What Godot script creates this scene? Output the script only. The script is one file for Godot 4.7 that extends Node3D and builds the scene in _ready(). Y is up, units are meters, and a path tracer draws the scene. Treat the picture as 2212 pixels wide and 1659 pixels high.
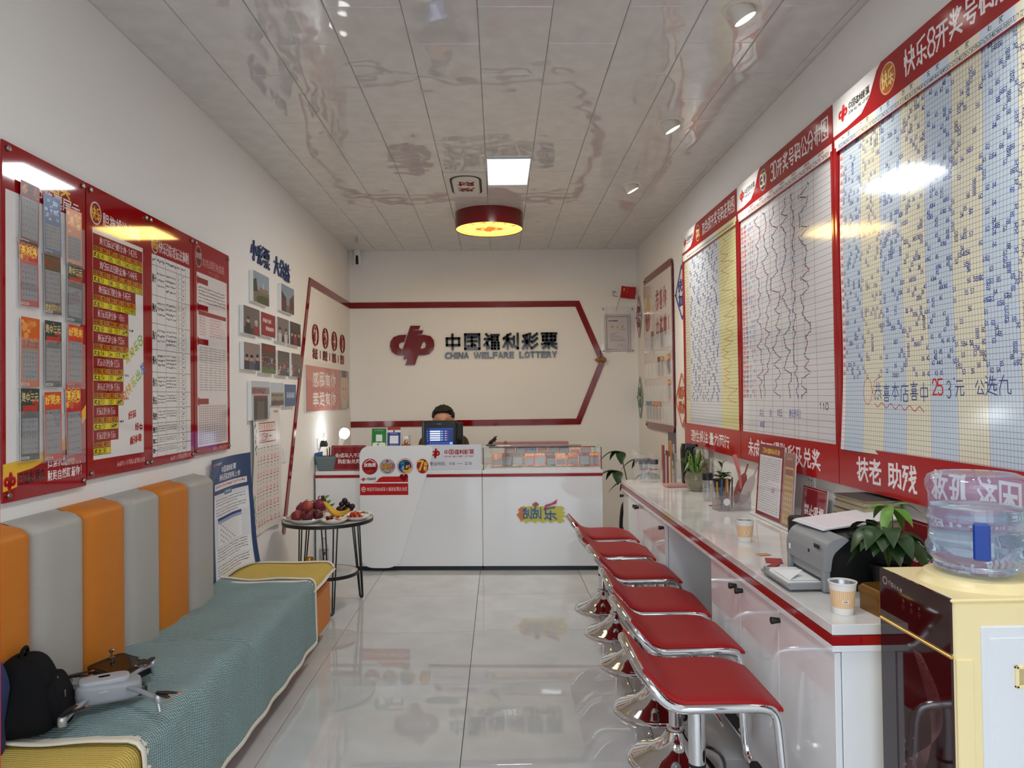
extends Node3D
# A small lottery shop: long narrow room, camera just inside the open shop front.
const XL := -1.548   # left wall
const XR := 1.475    # right wall
const ZB := -7.6     # back wall
const ZF := 0.6      # shop front
const HC := 2.964    # ceiling

# Brush strokes of the written signs on a 16 by 16 grid: each group is one stroke, each pair of digits one point (x, y), r is a rectangle, @ sets a radical into a box.
const GLY := {
"氵": "30c3 0698 1fe9", "亻": "d008 757f", "扌": "04f4 808f4d 0bf8", "木": "04f4 707f 740d 74fd", "礻": "50a2 15e5 e50b 797f 8ade", "纟": "9025a51bdb 0ffc", "贝": "2a20d0da 737a0f 9bff",
"禾": "c014 05f5 717f 750d 75fd", "采": "d012 2346 7276 d3b6 08f8 787f 780f 78ff", "土": "05f5 707e 0ffd", "隹": "5005 333f 34f4 38e8 3cec 3fff 949f a0c2", "女": "602acf c51f 05f5", "月": "0f2a20d0dfbd 25d5 2ada",
"王": "01f1 18e8 717e 0ffd", "忄": "707f 0419 b4f7", "彳": "c003 c508 676f", "辶": "1032 05353b0f 3cff", "钅": "6007 24e4 09f9 747ffb", "攵": "5009 24f4 c40f 27ff",
"中": "r14eb 707f", "国": "r00ff 33c3 37c7 3cbc 737c 8aab", "福": "@礻006f 71f1 r83e6 r89ff b9bf 8cfc", "利": "@禾009f b3ba f0ffcd", "彩": "@采009f f0a4 f5a9 fbaf", "票": "00f0 r13e7 5057 a0a7 3ac9 0bfb 7b7f 4d1f bdff",
"鸿": "@氵003f 4383 636b 4c8a a1e1e5d6 a1a8f8feed 9bcb", "运": "51d1 34f4 845ac9 b6eb @辶00ff", "当": "7075 1134 e1b4 16e6ef1f 1aea", "头": "3053 1476 09f9 a0990f 9aff", "奖": "1133 0537 5058 a074 92e277 a4b5 0bfb 880f 8bff",
"展": "100f 10f0f414 47f7 757b b5bb 3bfb 6b6f9d 9bff", "示": "31c1 06f6 767f5e 391e a9fd", "红": "@纟006f 73f3 b3bd 6dfd", "扎": "@扌007f a0abdefefb", "堆": "@土005f @隹60ff", "的": "4013 r036e 0868 a078 93f3fecd a7ca",
"地": "@土005f 66f3f9d8 a0ab 727cadfdfb", "方": "7072 04f4 640f 68d8dfae", "财": "@贝006f 74f4 d0dfad d47c", "自": "8063 r23df 27d7 2bdb", "然": "4006 2262 621b 2546 74f4 a0a4 a46b a5fb d0f2 1d0f 5d6f 9daf ddff", "盯": "r015e 0555 0a5a 72f2 b2bf8d",
"着": "4052 c0a2 12f2 25e5 08f8 720f r59df 5bdb 5ddd", "你": "@亻004f 9056 74f4e7 b4bf9d 876c d7fb", "白": "8062 r22df 28d8", "庙": "7072 12f2 120f r56ff a4af 5bfb", "店": "7072 12f2 120f 9499 96f6 r59ef", "喜": "12e2 7074 34c4 r36c8 499a b99a 0afa r3ccf",
"相": "@木007f r81ef 86e6 8aea", "逢": "8053 72d2 d256 82f6 68e8 6aea 5cfc a6ae @辶00ff", "连": "52e2 9066 66e6 49f9 a3ad @辶00ff", "三": "12e2 37c7 0dfd", "元": "21d1 06f6 560f 969eeefb", "吉": "13e3 7076 36c6 r39cf",
"祥": "@礻006f 80a2 e0c2 73f3 77f7 6bfb b3bf", "如": "@女007f r93ee", "意": "7072 13e3 4354 b3a4 05f5 r46ba 48b8 1c0e 4c4fbfbd 7b8d dbfd", "好": "@女006f 81e1b4 b4bf9d 78f8", "来": "13e3 3546 c5a7 08f8 707f 780f 78ff", "金": "7006 70f6 45b5 29d9 757e 3b4d cbad 0fff",
"万": "01f1 510f 56d6deae", "胆": "@月005f r81ea 85e5 7efe", "拖": "@扌006f 9065 83f3 78f6 f6fad9 b4bb 868deffc", "投": "@扌006f 909567 90d0d5f5 78e8 e86f 99ff", "注": "@氵004f 90b2 64f4 a4ae 79e9 5efe", "指": "@扌006f 8085f5f3 f183 r88ef 8beb",
"南": "02f2 7075 0f05f5ffdd 5769 a789 39c9 3cbc 797f", "选": "7056 63e3 a096 47f7 864c b6bbebe9 @辶00ff", "玩": "@王005f 81e1 76f6 966f b6beeefb", "法": "@氵004f 63e3 a0a7 57f7 975eed cbff", "全": "7007 70f7 37c7 3bcb 0fff 777f", "码": "0161 310a r275e 82d2d7 8388f8fecd 6cbc",
"未": "24d4 08f8 707f 780f 78ff", "成": "14f4 140a0f 1868 686d4b 90a8cefefb e76f c0e2", "年": "4005 32e2 37d7 373b 0bfb 929f", "人": "700f 75ff", "不": "02f2 820a 767f 97fc", "得": "@彳004f r70e5 72e2 58f8 5bfb c8cfae 7d8e", "购": "@贝006f a076 93f3fecd b68bdb c9ed",
"买": "01f1d4 3546 1678 0bfb 958b0f 9bff", "及": "21a1 410f a187d7 d72f 48ff", "兑": "4053 c0a3 r24d8 680f 999eeefb", "快": "@忄004f 73e3e8 b0b8 58f8 a85f b9ff", "乐": "d022 2228e8 858f5d 4b1e bbfe", "向": "7043 0f03f3ffdd r58ac", "出": "808e 2227d7d2 090eeee9",
"发": "3124f4 700f 68d8 d85f 7aff b0d2", "新": "4042 0383 2436 6456 0777 0a7a 474f 4a0e 4a7d f0a2 a2a99f a6f6 d6df", "体": "@亻004f 54f4 a0af a45b a4fb 7cdc", "验": "0151 5157 1117 1767 676e4d 0b4a a065 a0f5 85c5 778a b79b e7db 6efe",
"游": "@氵003f 6062 4383 630f 5878 787f5d b0a3 b3f3 b6e6 e6c9 c9cfad 9bfb", "戏": "0262 620f 246e 75f4 a0badfff e77f d0f2", "规": "0363 3038 0868 380f 496e 8a81e1ea b4b96f c8cdfdfa", "则": "@贝007f a3ab f0ffcd",
"十": "07f7 707f", "九": "04b4 600a0f b4bdeefefb", "八": "510f 91ff", "七": "09f5 505dfdf9", "六": "7083 05f5 580f a8ff", "五": "22d2 725e 38c8 c8ce 0efe", "四": "r12ee 62672a 9299d9", "二": "23d3 0dfd", "一": "07f7",
"双": "0262 620f 136e 83e3 e37f 85ff", "色": "5004 42b2 b275 15e5 e5ea 1aea 151efefb 757a", "球": "@王005f 63f3 b0bfad 6578 b96d b8fd f5c8 d0f2", "小": "707f5d 340a b4fa", "大": "05f5 70750f 75ff", "公": "5007 a0f7 763ede b9ff", "益": "3043 c0b3 04f4 550a 95fa 3ada 3a3f 6a6f 9a9f dadf 0fff",
"民": "10d0d515 101f5c 18f8 74aceefb", "政": "0171 414d 4777 161e 0f7d @攵70ff", "为": "3053 04f4 700b0f f4ffbd 89ab", "爱": "e012 2335 6375 d3b5 0609 06f6 f6e8 39d9 790f 5bcb cb4f 6bff", "清": "@氵004f 62e2 65e5 58f8 a0a8 6f6aeaefcf 6cec",
"廉": "7072 12f2 120f 6475 c4b5 46f6 49f9 4cec e6ec 868f b6bf 4f8c bcff", "变": "7071 02f2 5259 9299 3517 c5f8 29d9 c92f 4aff", "更": "01f1 r24da 27d7 717b0f 49ff", "上": "707e 77d7 0efe", "市": "7072 03f3 2d26d6ddbc 737f",
"感": "12f2 120b 4484 r479a a0a7cbfbf8 e47a c0e1 1d0f 4c4fbfbd 7b8d dcff", "恩": "r10e9 34b4 7238 75b8 1b0e 4b4febed 7a8c dbfd", "有": "03f3 600b 4f46d6dfbd 49d9 4cdc", "幸": "12e2 7075 05f5 4668 a698 19e9 0cfc 787f",
"扶": "@扌006f 73f3 67f7 b0b75f b8ff", "老": "12c2 7076 06f6 e10b 595fefec c87b", "助": "111d 1161 616b 1464 1868 0e7b 84f4 f4fecd b0b96f", "残": "0161 3107 2555 550f 3749 84f3 78f6 a0a8dfff e87f d0e2", "救": "0373 404f2e 1537 480d 487c 5172 @攵70ff",
"孤": "0161 6134 343f1d 0868 e072 817a5f b2bedc d1dbff", "济": "@氵004f 90a1 53f3 63ea e35b 8a6f babf", "困": "r00ff 36c6 727d 762c 76cc", "和": "@禾008f r94ed", "本": "04f4 707f 730c 83fc 4cbc", "销": "@钅006f b0b5 7193 f1d4 8f86f6ffdd 89f9 8cfc", "售": "@隹00f9 r3bcf",
"时": "r015c 0656 74f4 d0dfad 889a", "间": "1032 030f 51f1ffdd r55ad 59a9", "业": "505e a0ae 153a e5cb 0efe", "营": "02f2 5054 a0a4 0805f5e8 r47ba r2cdf", "刮": "6012 0484 4148 r187e a3ab f0ffcd", "开": "12e2 07f7 52580f a2af", "号": "r31c5 08f8 584bdb dbbf7e",
"走": "12e2 7077 07f7 777d 7ada 390f 2b6fff", "势": "0262 303815 0664 72d2 9058 d2d7f8f6 7597 1ada dacf8e 780f", "图": "r00ff 7136 53b3 b338 54ca 689a 5b9d", "分": "6007 90f8 28c8 c8bf8d 680f", "布": "04f4 700a 3d37d7ddbc 747f",
"理": "@王005f r71e8 74e4 b1bf 7bfb 6fff", "性": "@忄004f 8065 75f5 7aea b0be 5fff", "量": "r30c4 32c2 06f6 r38cc 3aca 787f 1ded 0fff", "力": "04e4 e4dfad 70760f", "而": "01f1 7154 1f15f5ffdd 555d a5ad", "行": "@彳005f 72e2 67f7 c7cf9d",
"恭": "03f3 5056 a0a6 07f7 560b a6fb 8a8f5e 3c1f bbfe", "啦": "r024b @扌418f b0b2 93f3 a4ac e4cc 8efe", "加": "0373 737f4d 40480f r94fe", "倍": "@亻004f a0a1 53f3 7486 d4b6 57f7 r69ef", "顺": "110a0f 414d 717f 91f1 b1b3 9b94e4eb c6ba8f caff", "风": "0f2a21d1dafffc 44ac a44c",
"水": "707f5d 0555 550e e388 76ff", "源": "@氵004f 51f1 514f a1a3 r74e9 76e6 a9af8e 7b5e cbfe", "滚": "@氵004f a0a1 52f2 7446 b4e6 a65a 59e9 8a8f aaff 7dad", "富": "7071 0503f3f5 35c5 r47b9 r2bdf 7b7f 2ddd", "贵": "r31c4 7076 06f6 3d38d8dd 7a6d0f 9dff",
"禁": "0272 3037 3305 3365 92f2 c0c7 c395 c3f5 39c9 0bfb 7b7f5f 4d1f bdff", "止": "707e 77e7 262e 0efe", "吸": "r025b 71d1 d1b6e6 e65f 914f 77ff", "烟": "30390f 0527 6447 395d r71ff a5d5 b38b b7db", "关": "4053 c0a3 14e4 09f9 74790f 89ff", "合": "7007 70f7 47b7 r3acf",
"对": "0262 520f 156e 74f4 d0dfad 889a", "应": "7072 12f2 120f 4659 8599 e5bc 3efe", "区": "f101 010e 0efe b32b 34bc", "家": "7071 0502f2f5 35c5 7518 669f5e 892c 9d2f d7a9 9aff", "天": "22d2 07f7 72770f 77ff", "使": "@亻004f 52f2 r74e8 b0b94f 69ff", "表": "12e2 24d4 07f7 7077 770d 4a4f8c d9ab 89ff",
"数": "4046 0373 0122 6152 4307 4376 370c6f 0a7a 670f @攵70ff", "值": "@亻004f 52f2 b0b4 r74ed 77e7 7aea 5fff",
"0": "40b0f4fbbf4f0b0440", "1": "3480 808f", "2": "0440b0f4f60fff", "3": "0230b0f3f5b7f9fdbf3f0d 57b7", "4": "b00afa b0bf", "5": "f000 0006b6f9fdbf3f0d", "6": "e2b040040b4fbffbf9b7470a", "7": "00f05f", "8": "40b0f3f4b747040340 47b7fafcbf4f0c0a47", "9": "f6b848050340b0f4fbbf4f",
"-": "28d8", ":": "7475 7c7d", ".": "7e7f", "!": "707a 7e7f", "+": "28d8 838d", "|": "707f",
"A": "0f70ff 3aca", "C": "f4b040040b4fbffb", "D": "000f9ffaf59000", "E": "f0000fff 07c7", "F": "f0000f 07c7", "H": "000f f0ff 07f7", "I": "707f", "L": "000fff", "N": "0f00fff0", "O": "40b0f4fbbf4f0b0440", "P": "0f00b0f3f5b808", "R": "0f00b0f3f5b808 88ff", "T": "00f0 707f", "U": "000b4fbffbf0", "W": "003f75bff0", "Y": "0077f0 777f",
}


class Pen:                               # turns signs into lines in a unit square, y down
	static var table := {}
	static var made := {}
	static func of(ch: String) -> Array:
		if made.has(ch):
			return made[ch]
		var out := []
		for part in str(table.get(ch, "")).split(" ", false):
			if part[0] == "@":
				var b := part.substr(2)
				var lo := Vector2(b.substr(0, 1).hex_to_int(), b.substr(1, 1).hex_to_int()) / 15.0
				var hi := Vector2(b.substr(2, 1).hex_to_int(), b.substr(3, 1).hex_to_int()) / 15.0
				for s in of(part[1]):
					var t := PackedVector2Array()
					for p in s:
						t.append(lo + p * (hi - lo))
					out.append(t)
				continue
			var box := part[0] == "r"
			var d := part.substr(1) if box else part
			var line := PackedVector2Array()
			for k in d.length() / 2:
				line.append(Vector2(d.substr(2 * k, 1).hex_to_int(), d.substr(2 * k + 1, 1).hex_to_int()) / 15.0)
			if box:
				var a := line[0]
				var c := line[1]
				line = PackedVector2Array([a, Vector2(c.x, a.y), c, Vector2(a.x, c.y), a])
			out.append(line)
		made[ch] = out
		return out


# The round lottery emblem as flat polygons in a unit square, y down
static func emblem() -> Array:
	var raw := [[512, 378, 455, 380, 410, 395, 385, 430, 380, 470, 395, 515, 430, 540, 461, 545, 477, 492, 462, 490, 450, 475, 452, 452, 468, 440, 493, 437],
		[545, 305, 624, 305, 611, 336, 572, 336, 498, 545, 466, 545], [573, 343, 647, 343, 636, 373, 600, 373, 515, 577, 484, 577],
		[592, 380, 655, 380, 643, 437, 622, 493, 612, 545, 605, 545, 577, 624, 500, 624], [655, 380, 705, 392, 730, 425, 735, 465, 725, 505, 695, 535, 655, 545, 612, 545, 622, 493, 640, 493, 660, 485, 668, 460, 660, 440, 643, 437]]
	var out := []
	for r in raw:
		var p := PackedVector2Array()
		for k in r.size() / 2:
			p.append(Vector2((r[2 * k] - 380.0) / 355.0, (r[2 * k + 1] - 305.0) / 320.0))
		out.append(p)
	return out


class Cv:                                # a flat print: signs, tables and pictures drawn into an Image
	var im: Image
	var w: int
	var h: int
	func _init(wide: int, high: int, c: Color) -> void:
		w = wide
		h = high
		im = Image.create_empty(w, h, false, Image.FORMAT_RGB8)
		im.fill(c)
	func rect(x: float, y: float, ww: float, hh: float, c: Color) -> void:
		im.fill_rect(Rect2i(roundi(x), roundi(y), maxi(1, roundi(x + ww) - roundi(x)), maxi(1, roundi(y + hh) - roundi(y))), c)
	func frame(x: float, y: float, ww: float, hh: float, t: float, c: Color) -> void:
		rect(x, y, ww, t, c)
		rect(x, y + hh - t, ww, t, c)
		rect(x, y, t, hh, c)
		rect(x + ww - t, y, t, hh, c)
	func poly(p: PackedVector2Array, c: Color) -> void:
		var lo := INF
		var hi := -INF
		for q in p:
			lo = minf(lo, q.y)
			hi = maxf(hi, q.y)
		var n := p.size()
		for y in range(maxi(0, floori(lo)), mini(h - 1, ceili(hi)) + 1):
			var yy := y + 0.5
			var xs := PackedFloat32Array()
			for k in n:
				var a := p[k]
				var b := p[(k + 1) % n]
				if (a.y <= yy) != (b.y <= yy):
					xs.append(a.x + (yy - a.y) / (b.y - a.y) * (b.x - a.x))
			xs.sort()
			for k in xs.size() / 2:
				var x0 := roundi(xs[2 * k])
				var x1 := roundi(xs[2 * k + 1])
				if x1 > x0:
					im.fill_rect(Rect2i(x0, y, x1 - x0, 1), c)
	func disc(cx: float, cy: float, rx: float, ry: float, c: Color) -> void:
		for y in range(floori(cy - ry), ceili(cy + ry)):
			var k := 1.0 - pow((y + 0.5 - cy) / ry, 2.0)
			if k > 0.0:
				var d := rx * sqrt(k)
				im.fill_rect(Rect2i(roundi(cx - d), y, maxi(1, roundi(2.0 * d)), 1), c)
	func seg(a: Vector2, b: Vector2, t: float, c: Color) -> void:
		var d := b - a
		if d.length() < 0.01:
			d = Vector2(1, 0)
		if absf(d.x) < 0.3 or absf(d.y) < 0.3:
			var lo := a.min(b) - Vector2(t, t) / 2.0
			var hi := a.max(b) + Vector2(t, t) / 2.0
			rect(lo.x, lo.y, hi.x - lo.x, hi.y - lo.y, c)
			return
		d = d.normalized() * t / 2.0
		var e := Vector2(-d.y, d.x)
		poly(PackedVector2Array([a - d * 0.6 + e, b + d * 0.6 + e, b + d * 0.6 - e, a - d * 0.6 - e]), c)
	func glyph(ch: String, x: float, y: float, ww: float, hh: float, t: float, c: Color, tilt := 0.0) -> void:
		for s in Pen.of(ch):
			for k in s.size() - 1:
				var a := Vector2(x + s[k].x * ww, y + s[k].y * hh + tilt * s[k].x * ww)
				var b := Vector2(x + s[k + 1].x * ww, y + s[k + 1].y * hh + tilt * s[k + 1].x * ww)
				seg(a, b, t, c)
	# a line of signs filling the box; Latin letters and figures take a little over half a place
	func text(s: String, x: float, y: float, ww: float, hh: float, c: Color, t := 0.1, tilt := 0.0) -> void:
		var places := 0.0
		for ch in s:
			places += 0.62 if ch.unicode_at(0) < 128 else 1.0
		var step := ww / places
		var at := x
		for ch in s:
			var one := step * (0.62 if ch.unicode_at(0) < 128 else 1.0)
			glyph(ch, at + one * 0.09, y + hh * 0.06 + tilt * (at - x), one * 0.82, hh * 0.88, maxf(1.0, t * minf(hh, step)), c, tilt)
			at += one
	func logo(x: float, y: float, ww: float, hh: float, c: Color) -> void:
		for p in Pen.table["logo"]:
			var q := PackedVector2Array()
			for v in p:
				q.append(Vector2(x + v.x * ww, y + v.y * hh))
			poly(q, c)
	# print too fine to read: broken dark dashes
	func fine(x: float, y: float, ww: float, hh: float, c: Color, r: RandomNumberGenerator) -> void:
		var at := x
		while at < x + ww:
			var d := r.randf_range(0.5, 1.4) * hh * 0.5
			rect(at, y + r.randf_range(0, 0.3) * hh, minf(d, x + ww - at), hh * r.randf_range(0.25, 0.7), c)
			at += d + hh * 0.25
	func tex() -> ImageTexture:
		return ImageTexture.create_from_image(im)


class G:                                 # collects triangles of one mesh
	var v := PackedVector3Array()
	var n := PackedVector3Array()
	var u := PackedVector2Array()
	var T := Transform3D.IDENTITY
	func tri(a: Vector3, b: Vector3, c: Vector3, na: Vector3, nb: Vector3, nc: Vector3, ua := Vector2.ZERO, ub := Vector2.ZERO, uc := Vector2.ZERO) -> void:
		if (b - a).cross(c - a).dot(na + nb + nc) > 0.0:   # Godot's front faces run clockwise
			v.append_array([T * a, T * c, T * b])
			n.append_array([T.basis * na, T.basis * nc, T.basis * nb])
			u.append_array([ua, uc, ub])
		else:
			v.append_array([T * a, T * b, T * c])
			n.append_array([T.basis * na, T.basis * nb, T.basis * nc])
			u.append_array([ua, ub, uc])
	func quad(a: Vector3, b: Vector3, c: Vector3, d: Vector3, uv := Rect2(0, 0, 1, 1)) -> void:  # counterclockwise from outside, starting bottom left
		var m := (b - a).cross(c - a)
		if m.length_squared() < 1e-16:
			m = (c - a).cross(d - a)
		m = m.normalized()
		var e := uv.end
		var p := uv.position
		tri(a, b, c, m, m, m, Vector2(p.x, e.y), e, Vector2(e.x, p.y))
		tri(a, c, d, m, m, m, Vector2(p.x, e.y), Vector2(e.x, p.y), p)
	func flat(a: Vector3, b: Vector3, c: Vector3, out: Vector3) -> void:
		var m := (b - a).cross(c - a).normalized()
		if m.dot(out) < 0.0:
			m = -m
		tri(a, b, c, m, m, m)
	func box(c: Vector3, s: Vector3, r := 0.0) -> void:
		var q := s / 2.0
		r = minf(r, minf(q.x, minf(q.y, q.z)) * 0.98)
		for ax in 3:
			var bx := (ax + 1) % 3
			var cx := (ax + 2) % 3
			for sg in [-1.0, 1.0]:
				var o := Vector3.ZERO
				o[ax] = sg
				var p := []
				for k in [[-1, -1], [1, -1], [1, 1], [-1, 1]]:
					var d := Vector3.ZERO
					d[ax] = sg * q[ax]
					d[bx] = k[0] * (q[bx] - r)
					d[cx] = k[1] * (q[cx] - r)
					p.append(c + d)
				flat(p[0], p[1], p[2], o)
				flat(p[0], p[2], p[3], o)
				if r > 0.0:
					for s2 in [-1.0, 1.0]:
						var e := []
						for k in [[0, -1], [0, 1], [1, 1], [1, -1]]:
							var d := Vector3.ZERO
							d[ax] = sg * (q[ax] - r * k[0])
							d[bx] = s2 * (q[bx] - r * (1 - k[0]))
							d[cx] = k[1] * (q[cx] - r)
							e.append(c + d)
						var oo := Vector3.ZERO
						oo[ax] = sg
						oo[bx] = s2
						flat(e[0], e[1], e[2], oo)
						flat(e[0], e[2], e[3], oo)
		if r > 0.0:
			for k in 8:
				var s3 := Vector3(1 if k & 1 else -1, 1 if k & 2 else -1, 1 if k & 4 else -1)
				flat(c + s3 * (q - Vector3(0, r, r)), c + s3 * (q - Vector3(r, 0, r)), c + s3 * (q - Vector3(r, r, 0)), s3)
	# a skin over rings of equal length; smooth normals
	func loft(rings: Array, caps := true, closed := true, loop := false) -> void:
		var R := rings.size()
		var K: int = rings[0].size()
		var nr := []
		var mid := []
		for i in R:
			var m := Vector3.ZERO
			for p in rings[i]:
				m += p
			mid.append(m / K)
		for i in R:
			var row := PackedVector3Array()
			var i0 := (i - 1 + R) % R if loop else maxi(i - 1, 0)
			var i1 := (i + 1) % R if loop else mini(i + 1, R - 1)
			for k in K:
				var k0 := (k - 1 + K) % K if closed else maxi(k - 1, 0)
				var k1 := (k + 1) % K if closed else mini(k + 1, K - 1)
				var m: Vector3 = (rings[i][k1] - rings[i][k0]).cross(rings[i1][k] - rings[i0][k])
				if m.length_squared() < 1e-20:
					m = rings[i][k] - mid[i] + Vector3(0, 1e-4, 0)
				m = m.normalized()
				row.append(m)
			nr.append(row)
		if closed:                       # make the normals point outward
			var s := 0.0
			for i in R:
				for k in K:
					s += signf(nr[i][k].dot(rings[i][k] - mid[i]))
			if s < 0.0:
				for i in R:
					for k in K:
						nr[i][k] = -nr[i][k]
		var len := PackedFloat32Array([0.0])
		for i in range(1, R + 1):
			len.append(len[i - 1] + mid[i % R].distance_to(mid[i - 1]))
		for i in (R if loop else R - 1):
			var j := (i + 1) % R
			for k in (K if closed else K - 1):
				var l := (k + 1) % K
				var f0 := float(k) / K
				var f1 := float(k + 1) / K
				var ua := Vector2(f0, len[i])
				var ub := Vector2(f1, len[i])
				var uc := Vector2(f1, len[i + 1])
				var ud := Vector2(f0, len[i + 1])
				tri(rings[i][k], rings[i][l], rings[j][l], nr[i][k], nr[i][l], nr[j][l], ua, ub, uc)
				tri(rings[i][k], rings[j][l], rings[j][k], nr[i][k], nr[j][l], nr[j][k], ua, uc, ud)
		if caps and closed and not loop:
			for e in [[0, 1], [R - 1, R - 2]]:
				var o: Vector3 = mid[e[0]] - mid[e[1]]
				for k in K:
					flat(mid[e[0]], rings[e[0]][k], rings[e[0]][(k + 1) % K], o)
	func tube(path: Array, r: float, seg := 10, loop := false, flatten := 1.0) -> void:
		var rings := []
		var N := path.size()
		var side := Vector3.ZERO
		for i in N:
			var a: Vector3 = path[(i - 1 + N) % N] if loop or i > 0 else path[0]
			var b: Vector3 = path[(i + 1) % N] if loop or i < N - 1 else path[N - 1]
			var d := (b - a).normalized()
			if side == Vector3.ZERO:
				side = d.cross(Vector3(0.013, 1, 0.007) if absf(d.y) < 0.9 else Vector3(1, 0.01, 0)).normalized()
			else:
				side = (side - d * side.dot(d)).normalized()
			var up := d.cross(side)
			var ring := PackedVector3Array()
			for k in seg:
				var t := TAU * k / seg
				ring.append(path[i] + (side * cos(t) + up * sin(t) * flatten) * r)
			rings.append(ring)
		loft(rings, true, true, loop)
	func lathe(prof: Array, seg := 24, c := Vector3.ZERO) -> void:   # (radius, height) pairs from bottom to top
		var P := prof.size()
		var ns := []
		for i in P - 1:
			var d: Vector2 = prof[i + 1] - prof[i]
			ns.append(Vector2(d.y, -d.x).normalized())
		var y := 0.0
		for i in P - 1:
			var na: Vector2 = ns[i]
			var nb: Vector2 = ns[i]
			if i > 0 and ns[i - 1].dot(ns[i]) > 0.75:
				na = (ns[i - 1] + ns[i]).normalized()
			if i < P - 2 and ns[i + 1].dot(ns[i]) > 0.75:
				nb = (ns[i + 1] + ns[i]).normalized()
			var y1 = y + prof[i].distance_to(prof[i + 1])
			for k in seg:
				var t0 := TAU * k / seg
				var t1 := TAU * (k + 1) / seg
				var d0 := Vector3(cos(t0), 0, sin(t0))
				var d1 := Vector3(cos(t1), 0, sin(t1))
				var a = c + d0 * prof[i].x + Vector3(0, prof[i].y, 0)
				var b = c + d1 * prof[i].x + Vector3(0, prof[i].y, 0)
				var e = c + d1 * prof[i + 1].x + Vector3(0, prof[i + 1].y, 0)
				var f = c + d0 * prof[i + 1].x + Vector3(0, prof[i + 1].y, 0)
				var u0 := float(k) / seg
				var u1 := float(k + 1) / seg
				var Y := Vector3.UP
				if prof[i].x > 1e-6:
					tri(a, b, e, d0 * na.x + Y * na.y, d1 * na.x + Y * na.y, d1 * nb.x + Y * nb.y, Vector2(u0, y), Vector2(u1, y), Vector2(u1, y1))
				if prof[i + 1].x > 1e-6:
					tri(a, e, f, d0 * na.x + Y * na.y, d1 * nb.x + Y * nb.y, d0 * nb.x + Y * nb.y, Vector2(u0, y), Vector2(u1, y1), Vector2(u0, y1))
			y = y1
	func ball(c: Vector3, r: Vector3, seg := 16, rows := 10) -> void:
		var at := func(i: int, k: int) -> Vector3:
			var a := PI * i / rows
			var b := TAU * k / seg
			return Vector3(sin(a) * cos(b), cos(a), sin(a) * sin(b))
		for i in rows:
			for k in seg:
				var p := []
				for q in [at.call(i, k), at.call(i, k + 1), at.call(i + 1, k + 1), at.call(i + 1, k)]:
					p.append(q)
				var nn := []
				for q in p:
					nn.append((q / r).normalized())
				var uv := [Vector2(float(k) / seg, float(i) / rows), Vector2(float(k + 1) / seg, float(i) / rows), Vector2(float(k + 1) / seg, float(i + 1) / rows), Vector2(float(k) / seg, float(i + 1) / rows)]
				if i > 0:
					tri(c + p[0] * r, c + p[1] * r, c + p[2] * r, nn[0], nn[1], nn[2], uv[0], uv[1], uv[2])
				if i < rows - 1:
					tri(c + p[0] * r, c + p[2] * r, c + p[3] * r, nn[0], nn[2], nn[3], uv[0], uv[2], uv[3])
	# an outline in x, y pushed from z0 to z1
	func prism(p: PackedVector2Array, z0: float, z1: float) -> void:
		var ids := Geometry2D.triangulate_polygon(p)
		for k in ids.size() / 3:
			var a := p[ids[3 * k]]
			var b := p[ids[3 * k + 1]]
			var c := p[ids[3 * k + 2]]
			flat(Vector3(a.x, a.y, z1), Vector3(b.x, b.y, z1), Vector3(c.x, c.y, z1), Vector3(0, 0, z1 - z0))
			flat(Vector3(a.x, a.y, z0), Vector3(b.x, b.y, z0), Vector3(c.x, c.y, z0), Vector3(0, 0, z0 - z1))
		var turn := -1.0 if Geometry2D.is_polygon_clockwise(p) else 1.0
		for k in p.size():
			var a := p[k]
			var b := p[(k + 1) % p.size()]
			var o := Vector3(b.y - a.y, a.x - b.x, 0) * turn
			flat(Vector3(a.x, a.y, z0), Vector3(b.x, b.y, z0), Vector3(b.x, b.y, z1), o)
			flat(Vector3(a.x, a.y, z0), Vector3(b.x, b.y, z1), Vector3(a.x, a.y, z1), o)
	func prism_flat(p: PackedVector2Array, y0: float, y1: float) -> void:   # the same, lying down: x stays, y becomes -z
		var keep := T
		T = T * Transform3D(Basis(Vector3(1, 0, 0), Vector3(0, 0, -1), Vector3(0, 1, 0)), Vector3.ZERO)
		prism(p, y0, y1)
		T = keep
	# one sign cut out of sheet, lower left corner at x, y
	func sign(ch: String, x: float, y: float, ww: float, hh: float, t: float, z0: float, z1: float) -> void:
		for s in Pen.of(ch):
			for k in s.size() - 1:
				var a := Vector2(x + s[k].x * ww, y + (1.0 - s[k].y) * hh)
				var b := Vector2(x + s[k + 1].x * ww, y + (1.0 - s[k + 1].y) * hh)
				var d := (b - a).normalized() * t / 2.0
				if d == Vector2.ZERO:
					d = Vector2(t / 2.0, 0)
				var e := Vector2(-d.y, d.x)
				prism(PackedVector2Array([a - d + e, a - d - e, b + d - e, b + d + e]), z0, z1)
	func mesh(m: Material, into: ArrayMesh = null) -> ArrayMesh:
		var out := into if into else ArrayMesh.new()
		if v.is_empty():
			return out
		var arr := []
		arr.resize(Mesh.ARRAY_MAX)
		arr[Mesh.ARRAY_VERTEX] = v
		arr[Mesh.ARRAY_NORMAL] = n
		arr[Mesh.ARRAY_TEX_UV] = u
		out.add_surface_from_arrays(Mesh.PRIMITIVE_TRIANGLES, arr)
		out.surface_set_material(out.get_surface_count() - 1, m)
		return out


var M := {}                              # materials by name
var taken := {}
var rng := RandomNumberGenerator.new()


func V(x: float, y: float, z: float) -> Vector3: return Vector3(x, y, z)
func K8(r: int, g: int, b: int) -> Color: return Color8(r, g, b)


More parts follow.
